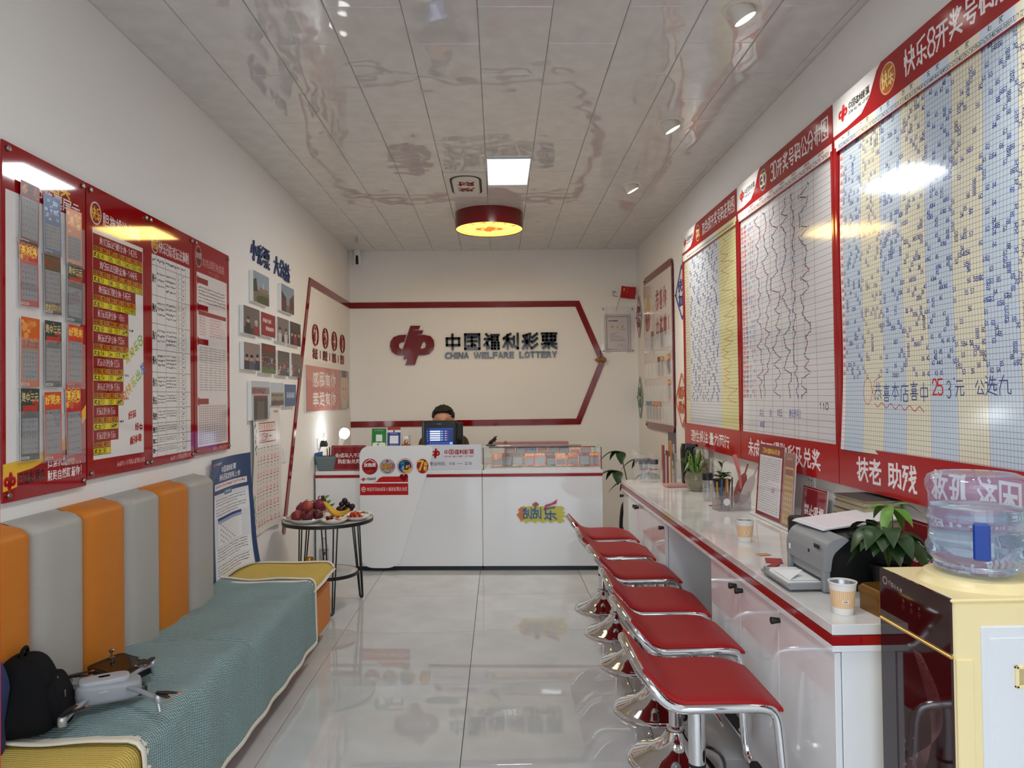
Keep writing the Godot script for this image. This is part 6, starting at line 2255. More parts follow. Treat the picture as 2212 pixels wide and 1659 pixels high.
func counter_things(r: RandomNumberGenerator) -> void:
	# clear opening-hours sign
	var c := Cv.new(440, 215, K8(222, 222, 226))
	c.logo(20, 30, 74, 84, K8(170, 24, 32))
	c.text("中国福利彩票", 128, 40, 250, 42, K8(160, 20, 28), 0.13)
	c.text("CHINA WELFARE LOTTERY", 128, 92, 250, 14, K8(150, 24, 30), 0.16)
	c.text("营业时间:", 6, 144, 146, 32, K8(60, 60, 66), 0.09)
	c.text("9:00", 172, 148, 46, 22, K8(50, 50, 56), 0.13)
	c.rect(236, 158, 46, 3, K8(50, 50, 56))
	c.text("22:00", 300, 148, 58, 22, K8(50, 50, 56), 0.13)
	var hs := on_counter("hours_sign", "white acrylic sign with red emblem and opening hours on the counter", "sign", -0.585, 0.823, -0.012)
	board("plate", 0.438, 0.21, 0.006, printed("hours_print", c.tex(), 0.06), mat("acrylic_white", K8(220, 222, 226), 0.1), hs)
	var g := G.new()
	for x in [0.08, 0.36]:
		g.box(V(x, 0.03, -0.03), V(0.05, 0.06, 0.05), 0.004)
	obj("foot", g, M.clear_acrylic, hs)
	# red minors sign
	c = Cv.new(280, 208, K8(138, 26, 34))
	c.frame(8, 10, 264, 188, 2, K8(206, 170, 168))
	c.text("未成年人不得", 24, 62, 232, 40, K8(240, 230, 228), 0.12)
	c.text("购彩和兑奖", 48, 112, 186, 40, K8(240, 230, 228), 0.12)
	var ms := on_counter("minors_sign", "dark red acrylic sign with white writing on the left counter", "sign", -1.405, 0.823, -0.05)
	board("plate", 0.285, 0.21, 0.006, printed("minors_print", c.tex(), 0.06), M.red_card, ms)
	g = G.new()
	g.box(V(0.142, 0.004, -0.02), V(0.285, 0.006, 0.07), 0.002)
	obj("foot", g, M.clear_acrylic, ms)
	# grey pen box on the wall side
	var pb := thing("desk_bin", "grey plastic bin full of pens and wrappers by the left wall", "bin", V(-1.452, 0.826, -6.12), -0.05)
	g = G.new()
	g.loft([ring_rect(0.07, 0.04, 0.0, 0.015), ring_rect(0.088, 0.052, 0.1, 0.02), ring_rect(0.09, 0.054, 0.118, 0.02), ring_rect(0.084, 0.048, 0.118, 0.018), ring_rect(0.068, 0.036, 0.012, 0.014)])
	obj("bin", g, mat("bin_grey", K8(110, 122, 126), 0.5), pb)
	var cols := [K8(150, 110, 60), K8(30, 30, 34), K8(126, 30, 40), K8(40, 80, 130), K8(180, 160, 140)]
	for k in 5:
		var a := V(0.01 + 0.014 * k, 0.03, -0.02 + 0.01 * (k % 3))
		g = G.new()
		g.tube([a, a + V(0.012 * (k - 1), 0.15 + 0.012 * (k % 3), 0.004 * k)], 0.005, 7)
		var pen := obj("pen", g, mat("pen_%d" % k, cols[k], 0.4))
		pen.transform = pb.transform
		tag(pen, ["wooden pencil", "black pen", "dark red pen", "blue pen", "tan pencil"][k] + " standing in the grey plastic bin", "pen", "pens in the grey bin")
	g = G.new()
	g.loft(blade(V(-0.05, 0.06, 0.0), V(-0.07, 0.15, 0.02), 0.05, V(0, 0, 1), 0.0, [1.0, 1.0, 0.9, 0.8, 1.0]), false, false)
	var wr := obj("blue_wrapper", g, mat("wrapper_blue", K8(40, 104, 150), 0.3))
	wr.transform = pb.transform
	tag(wr, "crumpled blue wrapper sticking out of the grey bin", "wrapper")
	# bare bulb
	var lb := on_counter("bulb_lamp", "bare glowing light bulb leaning on the left counter", "lamp", -1.435, 0.823, -0.3, 0.0)
	var tilt := Basis(V(0, 0, 1), -0.34)
	g = G.new()
	g.T = Transform3D(tilt, V(0.03, 0.2, 0))
	g.lathe([Vector2(0.0, -0.01), Vector2(0.02, -0.008), Vector2(0.021, 0.03), Vector2(0.026, 0.05), Vector2(0.028, 0.06)], 20)
	obj("bulb_neck", g, M.white, lb)
	g = G.new()
	g.T = Transform3D(tilt, V(0.03, 0.2, 0))
	g.lathe([Vector2(0.028, 0.06), Vector2(0.04, 0.08), Vector2(0.046, 0.105), Vector2(0.04, 0.133), Vector2(0.024, 0.148), Vector2(0.0, 0.153)], 24)
	var bm := mat("light_bulb_glow", Color.WHITE, 0.5)
	bm.emission_enabled = true
	bm.emission = K8(255, 252, 246)
	bm.emission_energy_multiplier = 2.5
	obj("light_bulb", g, bm, lb)
	g = G.new()
	g.tube([V(0.005, 0.003, 0), V(0.01, 0.1, 0), V(0.028, 0.196, 0)], 0.008, 8)
	g.lathe([Vector2(0.04, 0.0), Vector2(0.04, 0.006), Vector2(0.0, 0.008)], 18)
	obj("stand", g, M.steel, lb)
	var ol := OmniLight3D.new()
	ol.name = "bulb_light"
	ol.position = V(0.03, 0.2, 0) + tilt * V(0, 0.105, 0)
	ol.light_energy = 0.05
	ol.light_size = 0.03
	ol.light_color = K8(240, 250, 255)
	ol.omni_range = 8.0
	ol.shadow_enabled = true
	lb.add_child(ol)
	# two payment cards; their codes are left blank
	c = Cv.new(124, 156, K8(44, 132, 58))
	c.fine(26, 14, 72, 9, K8(220, 236, 222), r)
	c.rect(36, 52, 54, 58, K8(240, 242, 240))
	c.poly(PackedVector2Array([Vector2(8, 124), Vector2(40, 118), Vector2(62, 124), Vector2(84, 118), Vector2(118, 124), Vector2(118, 156), Vector2(8, 156)]), K8(238, 238, 228))
	c.disc(54, 138, 8, 7, K8(44, 132, 58))
	var p1 := board("payment_card", 0.122, 0.152, 0.004, printed("payment_green_print", c.tex(), 0.15), M.white, null, counter_at * Transform3D(Basis(V(1, 0, 0), -0.12), V(-1.07, 1.019, -0.05)))
	tag(p1, "green payment card standing on the counter ledge", "card", "payment cards")
	c = Cv.new(110, 160, K8(30, 62, 140))
	c.rect(0, 0, 110, 24, K8(170, 60, 40))
	c.rect(0, 24, 110, 20, K8(236, 236, 240))
	c.disc(55, 34, 8, 8, K8(30, 62, 140))
	c.fine(22, 52, 68, 9, K8(210, 220, 240), r)
	c.rect(20, 70, 72, 66, K8(240, 242, 246))
	c.fine(22, 146, 68, 7, K8(190, 206, 236), r)
	var p2 := board("payment_card", 0.11, 0.162, 0.004, printed("payment_blue_print", c.tex(), 0.15), M.white, null, counter_at * Transform3D(Basis(V(1, 0, 0), -0.12), V(-0.94, 1.019, -0.06)))
	tag(p2, "blue payment card with red top standing on the counter ledge", "card", "payment cards")
	# lucky charm in a clear box
	var cat := on_counter("charm_box", "small white and gold figurine in a clear box on the ledge", "figurine", -0.785, 1.019, -0.07)
	g = G.new()
	g.box(V(0, 0.008, 0), V(0.068, 0.016, 0.06), 0.002)
	obj("red_base", g, M.red_card, cat)
	g = G.new()
	g.box(V(0, 0.055, 0), V(0.066, 0.078, 0.058))
	obj("clear_box", g, M.clear_acrylic, cat)
	g = G.new()
	g.ball(V(0, 0.035, 0), V(0.022, 0.02, 0.018))
	obj("gold_body", g, M.gold, cat)
	g = G.new()
	g.ball(V(0, 0.066, 0), V(0.02, 0.017, 0.016))
	g.ball(V(-0.013, 0.082, 0), V(0.005, 0.008, 0.004), 8, 6)
	g.ball(V(0.013, 0.082, 0), V(0.005, 0.008, 0.004), 8, 6)
	obj("white_head", g, M.white, cat)
	# sales terminal
	c = Cv.new(256, 160, K8(24, 44, 96))
	c.rect(0, 0, 256, 14, K8(30, 60, 130))
	c.rect(0, 0, 30, 160, K8(20, 34, 80))
	for k in 5:
		c.rect(36, 24 + 20 * k, 100, 13, K8(196, 206, 224))
		for j in 4:
			c.rect(144 + 18 * j, 25 + 20 * k, 13, 10, [K8(170, 180, 210), K8(60, 90, 160), K8(150, 160, 190), K8(120, 60, 80)][j])
		c.disc(14, 30 + 22 * k, 7, 6, K8(60, 100, 180))
	for k in 24:
		c.rect(34 + 18 * (k % 12), 130 + 14 * (k / 12), 12, 8, K8(60, 90, 160))
	c.rect(224, 130, 28, 22, K8(120, 160, 220))
	var mo := on_counter("sales_terminal", "black lottery terminal with blue screen facing the customers", "monitor", -0.525, 0.823, -0.36)
	g = G.new()
	g.box(V(0, 0.262, -0.04), V(0.36, 0.236, 0.05), 0.008)
	g.box(V(0, 0.08, -0.06), V(0.12, 0.16, 0.05), 0.006)
	g.box(V(0, 0.012, -0.05), V(0.26, 0.024, 0.2), 0.006)
	obj("back_display", g, M.black, mo)
	g = G.new()
	g.box(V(-0.012, 0.26, 0.02), V(0.29, 0.278, 0.06), 0.008)
	obj("front_case", g, mat("terminal_black", K8(22, 23, 26), 0.3), mo)
	var scr := printed("screen_print", c.tex(), 0.15)
	scr.emission_enabled = true
	scr.emission_texture = scr.albedo_texture
	scr.emission_energy_multiplier = 0.9
	board("screen", 0.235, 0.15, 0.002, scr, M.black, mo, Transform3D(Basis(), V(-0.13, 0.185, 0.05)))
	g = G.new()
	g.box(V(-0.015, 0.37, 0.051), V(0.04, 0.006, 0.002))
	obj("maker_mark", g, mat("mark_grey", K8(130, 130, 134), 0.4), mo)
	g = G.new()
	g.box(V(0.158, 0.2, 0.0), V(0.025, 0.09, 0.03), 0.006)
	obj("card_reader", g, M.black_gloss, mo)
	var sl := AreaLight3D.new()
	sl.name = "screen_glow"
	sl.area_size = Vector2(0.23, 0.145)
	sl.transform = Transform3D(Basis(Vector3.UP, PI), V(-0.012, 0.26, 0.058))
	sl.light_energy = 0.004
	sl.light_color = K8(150, 180, 255)
	sl.shadow_enabled = true
	mo.add_child(sl)
	# on the showcase: red mat, dark figure, bell, slip of paper
	g = G.new()
	g.prism_flat(rounded(0.7, 0.24, 0.03), 0.0, 0.004)
	var rm := obj("red_mat", g, mat("mat_red", K8(150, 52, 58), 0.3))
	rm.transform = counter_at * Transform3D(Basis(), V(-0.12, 1.0122, -0.34))
	tag(rm, "long red plastic mat lying on the glass showcase", "mat")
	var df := on_counter("carved_figure", "small dark carved figure on a stand on the showcase", "figurine", -0.075, 1.012, -0.1)
	g = G.new()
	g.box(V(0, 0.008, 0), V(0.075, 0.016, 0.05), 0.003)
	obj("stand", g, mat("stand_grey", K8(70, 72, 72), 0.4), df)
	g = G.new()
	for k in 14:
		var a := k * 2.4
		g.ball(V(cos(a) * 0.012 * (k % 3) * 0.8 - 0.004 + 0.003 * k, 0.022 + 0.0042 * k, sin(a) * 0.01), V(0.015, 0.011, 0.013) * (1.0 - 0.035 * k), 8, 6)
	obj("figure", g, mat("figure_dark", K8(30, 18, 18), 0.35), df)
	var be := on_counter("counter_bell", "small metal bell on the red mat of the showcase", "bell", 0.03, 1.0165, -0.36)
	g = G.new()
	g.lathe([Vector2(0.016, 0.0), Vector2(0.018, 0.003), Vector2(0.014, 0.013), Vector2(0.004, 0.018), Vector2(0.004, 0.023), Vector2(0.0, 0.024)], 16)
	obj("dome", g, M.steel, be)
	g = G.new()
	g.box(V(0, 0.0005, 0), V(0.11, 0.001, 0.075))
	var slip := obj("paper_slip", g, M.paper)
	slip.transform = counter_at * Transform3D(Basis(Vector3.UP, 0.3), V(0.03, 1.0125, -0.14))
	tag(slip, "white paper slip beside the carved figure on the showcase", "paper")


func ring_rect(hx: float, hz: float, y: float, r: float) -> PackedVector3Array:
	var out := PackedVector3Array()
	for p in centred(rounded(2 * hx, 2 * hz, r, 4)):
		out.append(V(p.x, y, p.y))
	return out


# a smooth body over tapered bones, meshed as surface nets
func flesh(g: G, bones: Array, cell: float, soft: float) -> void:
	var lo := Vector3.INF
	var hi := -Vector3.INF
	for b in bones:
		var rr: float = maxf(b[2], b[3]) + soft + 2 * cell
		lo = lo.min(b[0].min(b[1]) - V(rr, rr, rr))
		hi = hi.max(b[0].max(b[1]) + V(rr, rr, rr))
	var n := Vector3i(((hi - lo) / cell).ceil()) + Vector3i.ONE
	var val := PackedFloat32Array()
	val.resize(n.x * n.y * n.z)
	val.fill(1.0)
	var pitch_y := n.x
	var pitch_z := n.x * n.y
	for b in bones:
		var a: Vector3 = b[0]
		var ab: Vector3 = b[1] - a
		var l2 := maxf(ab.length_squared(), 1e-9)
		var reach: float = maxf(b[2], b[3]) + soft * 2.0 + cell
		var i0 := Vector3i(((a.min(b[1]) - V(reach, reach, reach) - lo) / cell).floor()).clamp(Vector3i.ZERO, n - Vector3i.ONE)
		var i1 := Vector3i(((a.max(b[1]) + V(reach, reach, reach) - lo) / cell).ceil()).clamp(Vector3i.ZERO, n - Vector3i.ONE)
		for z in range(i0.z, i1.z + 1):
			for y in range(i0.y, i1.y + 1):
				for x in range(i0.x, i1.x + 1):
					var p := lo + Vector3(x, y, z) * cell
					var t := clampf((p - a).dot(ab) / l2, 0.0, 1.0)
					var d: float = p.distance_to(a + ab * t) - lerpf(b[2], b[3], t)
					var k := x + y * pitch_y + z * pitch_z
					var o := val[k]
					var m := maxf(soft - absf(o - d), 0.0) / soft
					val[k] = minf(o, d) - m * m * soft * 0.25
	var vid := {}
	var pts := PackedVector3Array()
	var nor := PackedVector3Array()
	var faces := []
	for z in n.z - 1:
		for y in n.y - 1:
			for x in n.x - 1:
				var k := x + y * pitch_y + z * pitch_z
				var neg := 0
				var corner := PackedFloat32Array()
				for c in 8:
					var f := val[k + (c & 1) + ((c >> 1) & 1) * pitch_y + ((c >> 2) & 1) * pitch_z]
					corner.append(f)
					neg += int(f < 0.0)
				if neg == 0 or neg == 8:
					continue
				var s := Vector3.ZERO
				var cnt := 0
				for e in [[0, 1], [2, 3], [4, 5], [6, 7], [0, 2], [1, 3], [4, 6], [5, 7], [0, 4], [1, 5], [2, 6], [3, 7]]:
					var f0 := corner[e[0]]
					var f1 := corner[e[1]]
					if (f0 < 0.0) != (f1 < 0.0):
						var pa := Vector3(e[0] & 1, (e[0] >> 1) & 1, (e[0] >> 2) & 1)
						var pb := Vector3(e[1] & 1, (e[1] >> 1) & 1, (e[1] >> 2) & 1)
						s += pa.lerp(pb, f0 / (f0 - f1))
						cnt += 1
				vid[k] = pts.size()
				pts.append(lo + (Vector3(x, y, z) + s / cnt) * cell)
				nor.append(V(corner[1] + corner[3] + corner[5] + corner[7] - corner[0] - corner[2] - corner[4] - corner[6], corner[2] + corner[3] + corner[6] + corner[7] - corner[0] - corner[1] - corner[4] - corner[5], corner[4] + corner[5] + corner[6] + corner[7] - corner[0] - corner[1] - corner[2] - corner[3]).normalized())
				if x > 0 and y > 0 and z > 0:
					var here := corner[0] < 0.0
					if here != (corner[1] < 0.0):
						faces.append([k, k - pitch_y, k - pitch_y - pitch_z, k - pitch_z])
					if here != (corner[2] < 0.0):
						faces.append([k, k - 1, k - 1 - pitch_z, k - pitch_z])
					if here != (corner[4] < 0.0):
						faces.append([k, k - 1, k - 1 - pitch_y, k - pitch_y])
	for f in faces:
		if vid.has(f[1]) and vid.has(f[2]) and vid.has(f[3]):
			var a: int = vid[f[0]]
			var b: int = vid[f[1]]
			var c: int = vid[f[2]]
			var d: int = vid[f[3]]
			g.tri(pts[a], pts[b], pts[c], nor[a], nor[b], nor[c])
			g.tri(pts[a], pts[c], pts[d], nor[a], nor[c], nor[d])


func clerk() -> void:
	var at := V(-0.53, 0, -6.95)
	var ch := thing("office_chair", "dark office chair under the clerk behind the counter", "chair", at + V(0, 0, -0.03))
	var g := G.new()
	superbox(g, V(0, 0.425, 0.02), V(0.23, 0.03, 0.22), 0.4, func(p: Vector3) -> Vector3: return p)
	obj("seat", g, M.black, ch)
	g = G.new()
	superbox(g, V(0, 0.7, -0.235), V(0.2, 0.2, 0.025), 0.4, func(p: Vector3) -> Vector3: return p + V(0, 0, 0.4 * (p.x * p.x)))
	obj("backrest", g, M.black, ch)
	g = G.new()
	g.tube([V(0, 0.4, 0), V(0, 0.08, 0)], 0.025, 12)
	for k in 5:
		g.tube([V(0, 0.09, 0), V(0.24 * cos(TAU * k / 5), 0.035, 0.24 * sin(TAU * k / 5))], 0.016, 8)
	g.tube([V(0, 0.4, -0.1), V(0, 0.42, -0.25), V(0, 0.6, -0.255)], 0.014, 8)
	obj("stand", g, M.black, ch)
	var p := thing("person", "clerk with curly black hair seated behind the terminal in a brown jacket", "person", at)
	# skin: head, neck and hands on one continuous body
	var body := [[V(0, 0.56, 0), V(0, 0.7, 0), 0.13, 0.13], [V(0, 0.7, 0), V(0, 0.92, 0.01), 0.13, 0.14], [V(-0.11, 0.98, 0.0), V(0.11, 0.98, 0.0), 0.075, 0.075], [V(0, 1.0, 0.01), V(0, 1.11, 0.035), 0.056, 0.052],
		[V(0, 1.225, 0.04), V(0, 1.245, 0.025), 0.084, 0.09], [V(0, 1.17, 0.06), V(0, 1.14, 0.075), 0.064, 0.048], [V(0, 1.205, 0.125), V(0, 1.185, 0.142), 0.01, 0.014], [V(-0.03, 1.232, 0.112), V(0.03, 1.232, 0.112), 0.016, 0.016], [V(-0.02, 1.155, 0.112), V(0.02, 1.155, 0.112), 0.013, 0.013]]
	for s in [-1.0, 1.0]:
		body.append([V(s * 0.088, 1.215, 0.025), V(s * 0.093, 1.19, 0.03), 0.016, 0.012])
		body.append([V(s * 0.165, 0.985, 0), V(s * 0.23, 0.76, 0.07), 0.05, 0.042])
		body.append([V(s * 0.23, 0.78, 0.09), V(s * 0.12, 0.63, 0.24), 0.04, 0.027])
		body.append([V(s * 0.12, 0.63, 0.24), V(s * 0.1, 0.605, 0.29), 0.026, 0.028])
		body.append([V(s * 0.1, 0.5, 0.0), V(s * 0.11, 0.51, 0.34), 0.085, 0.06])
		body.append([V(s * 0.11, 0.51, 0.34), V(s * 0.11, 0.09, 0.2), 0.055, 0.04])
	g = G.new()
	flesh(g, body, 0.013, 0.03)
	for s in [-1.0, 1.0]:
		for k in 5:
			var root := V(s * (0.1 + 0.024 - 0.016 * k), 0.6, 0.305)
			var ln: float = [0.045, 0.058, 0.064, 0.058, 0.05][k]
			if k == 4:
				root = V(s * 0.075, 0.605, 0.27)
			var dir := V(s * (0.1 - 0.06 * k), 0.05, 1).normalized() if k < 4 else V(-s * 0.6, 0.0, 0.8).normalized()
			g.tube([root, root + dir * ln * 0.5 + V(0, 0.008, 0), root + dir * ln * 0.85 - V(0, 0.003, 0), root + dir * ln - V(0, 0.012, 0)], 0.0085, 8)
	obj("body", g, mat("skin", K8(196, 148, 118), 0.55), p)
	# jacket, trousers, shoes, hair, eyes
	var coat := [[V(0, 0.55, 0), V(0, 0.7, 0), 0.15, 0.15], [V(0, 0.7, 0), V(0, 0.92, 0.01), 0.15, 0.158], [V(-0.12, 0.98, 0.0), V(0.12, 0.98, 0.0), 0.092, 0.092], [V(0, 1.0, 0.0), V(0, 1.06, 0.012), 0.07, 0.068]]
	for s in [-1.0, 1.0]:
		coat.append([V(s * 0.17, 0.985, 0), V(s * 0.235, 0.78, 0.09), 0.068, 0.057])
		coat.append([V(s * 0.235, 0.78, 0.09), V(s * 0.13, 0.645, 0.225), 0.055, 0.04])
	g = G.new()
	flesh(g, coat, 0.015, 0.03)
	obj("jacket", g, mat("jacket_brown", K8(66, 48, 26), 0.85), p)
	var legs := []
	for s in [-1.0, 1.0]:
		legs.append([V(s * 0.1, 0.5, -0.02), V(s * 0.11, 0.515, 0.34), 0.095, 0.072])
		legs.append([V(s * 0.11, 0.515, 0.34), V(s * 0.11, 0.12, 0.21), 0.068, 0.055])
	legs.append([V(-0.08, 0.53, -0.03), V(0.08, 0.53, -0.03), 0.11, 0.11])
	g = G.new()
	flesh(g, legs, 0.018, 0.03)
	obj("trousers", g, mat("trouser_dark", K8(34, 36, 44), 0.9), p)
	g = G.new()
	for s in [-1.0, 1.0]:
		superbox(g, V(s * 0.11, 0.04, 0.25), V(0.048, 0.04, 0.13), 0.6, func(q: Vector3) -> Vector3: return V(q.x, q.y * (1.0 - 0.3 * q.z), q.z), 16, 10)
	obj("shoes", g, M.black, p)
	g = G.new()
	var r := RandomNumberGenerator.new()
	r.seed = 12
	for k in 190:
		var u := 1.0 - 1.25 * (k + 0.5) / 190
		var a := k * 2.39996
		var d := V(sqrt(1 - u * u) * cos(a), u, sqrt(1 - u * u) * sin(a))
		if d.z > 0.3 and d.y < 0.56:
			continue
		if d.y < 0.0 and d.z > -0.15:
			continue
		g.ball(V(0, 1.238, 0.03) + d * V(0.093, 0.098, 0.1), V(1, 1, 1) * r.randf_range(0.015, 0.022), 8, 6)
	g.ball(V(0, 1.262, 0.02), V(0.092, 0.078, 0.092), 16, 10)
	obj("hair", g, mat("hair_black", K8(16, 14, 14), 0.5), p)
	g = G.new()
	for s in [-1.0, 1.0]:
		g.ball(V(s * 0.031, 1.218, 0.118), V(0.012, 0.007, 0.008), 10, 6)
	obj("eyes", g, mat("eye_dark", K8(40, 30, 26), 0.2), p)


func digits(c: Cv, s: String, x: float, y: float, w: float, h: float, t: float, ink: Color, r: RandomNumberGenerator) -> void:   # quick handwriting
	for k in s.length():
		c.glyph(s[k], x + k * w * 0.52 + r.randf_range(-0.6, 0.6), y + r.randf_range(-1, 1), w * 0.42, h, t, ink, r.randf_range(-0.12, 0.0))


func header(w: int, h: int, title: String, round_text: String, round_ink: Color, low: Callable) -> Cv:
	var red := K8(160, 10, 17)
	var c := Cv.new(w, h, red)
	var hh := h * 0.74
	c.poly(PackedVector2Array([Vector2(0, 0), Vector2(w * 0.31, 0), Vector2(w * 0.285, hh * 0.12), Vector2(w * 0.24, hh * 0.6), Vector2(w * 0.19, hh * 0.84), Vector2(w * 0.1, hh * 0.9), Vector2(0, hh * 0.9)]), K8(238, 237, 236))
	c.logo(w * 0.04, hh * 0.26, w * 0.062, hh * 0.42, K8(196, 24, 32))
	c.text("中国福利彩票", w * 0.108, hh * 0.3, w * 0.135, hh * 0.2, K8(30, 28, 28), 0.14)
	c.text("CHINA WELFARE LOTTERY", w * 0.108, hh * 0.54, w * 0.135, hh * 0.08, K8(40, 38, 38), 0.16)
	c.disc(w * 0.345, hh * 0.5, hh * 0.33, hh * 0.36, K8(236, 200, 150))
	c.disc(w * 0.345, hh * 0.5, hh * 0.3, hh * 0.33, round_ink)
	c.text(round_text, w * 0.345 - hh * 0.26, hh * 0.28, hh * 0.52, hh * 0.42, K8(250, 226, 150), 0.16)
	c.text(title, w * 0.43, hh * 0.18, w * 0.54, hh * 0.62, K8(240, 236, 234), 0.13)
	low.call(c, hh)
	return c


# a chart board: header, hanging chart, frame and red foot
func chart_board(label: String, z: float, w: float, head: Cv, chart: Cv, foot: Cv, nr: int, bulge: float) -> void:
	var t := thing("chart_board", label, "notice board", Vector3.ZERO, 0, "tall draw charts on the right wall")
	t.transform = wall("right", z, 1.04, 0.018)
	var red = M.red_gloss
	board("back_sheet", w - 0.004, 1.58, 0.006, mat("back_grey", K8(206, 204, 202), 0.5), red, t, Transform3D(Basis(), V(0.002, 0.02, 0.001)))
	board("header", w - 0.003, 0.215, 0.008, printed("header_print_%d" % nr, head.tex(), 0.12), red, t, Transform3D(Basis(), V(0.0015, 1.397, 0.014)))
	board("foot_banner", w - 0.003, 0.165, 0.008, printed("foot_print_%d" % nr, foot.tex(), 0.12), red, t, Transform3D(Basis(), V(0.0015, 0.0, 0.016)))
	for x in [0.014, w - 0.014]:
		var g := G.new()
		g.box(V(x, 0.79, 0.014), V(0.026, 1.26, 0.02), 0.004)
		obj("frame_upright", g, red, t)
	# the chart is a plastic sheet that hangs free and bows a little
	var nx := 20
	var ny := 24
	var w2 := w - 0.065
	var f := func(i: float, j: float) -> Vector3:
		var zz := 0.012 + bulge * (sin(i * 5.0 + j * 2.0 + nr) * 0.5 + 0.5) * 0.35 + bulge * pow(1.0 - j, 3.0) * (0.6 + 0.4 * cos(i * 4.0)) + bulge * 0.3 * sin(j * 7.0 + i * 2.0 + nr)
		return V(0.032 + i * w2, 0.15 + j * 1.26, maxf(0.009, zz))
	var a := G.new()
	for q in nx:
		for e in ny:
			var p := []
			var n := []
			var uv := []
			for s in [[q, e], [q + 1, e], [q + 1, e + 1], [q, e + 1]]:
				var i := float(s[0]) / nx
				var j := float(s[1]) / ny
				p.append(f.call(i, j))
				n.append((f.call(i + 0.01, j) - f.call(i - 0.01, j)).cross(f.call(i, j + 0.01) - f.call(i, j - 0.01)).normalized())
				uv.append(Vector2(i, 1.0 - j))
			a.tri(p[0], p[1], p[2], n[0], n[1], n[2], uv[0], uv[1], uv[2])
			a.tri(p[0], p[2], p[3], n[0], n[2], n[3], uv[0], uv[2], uv[3])
	obj("chart_sheet", a, printed("chart_print_%d" % nr, chart.tex(), 0.1), t)


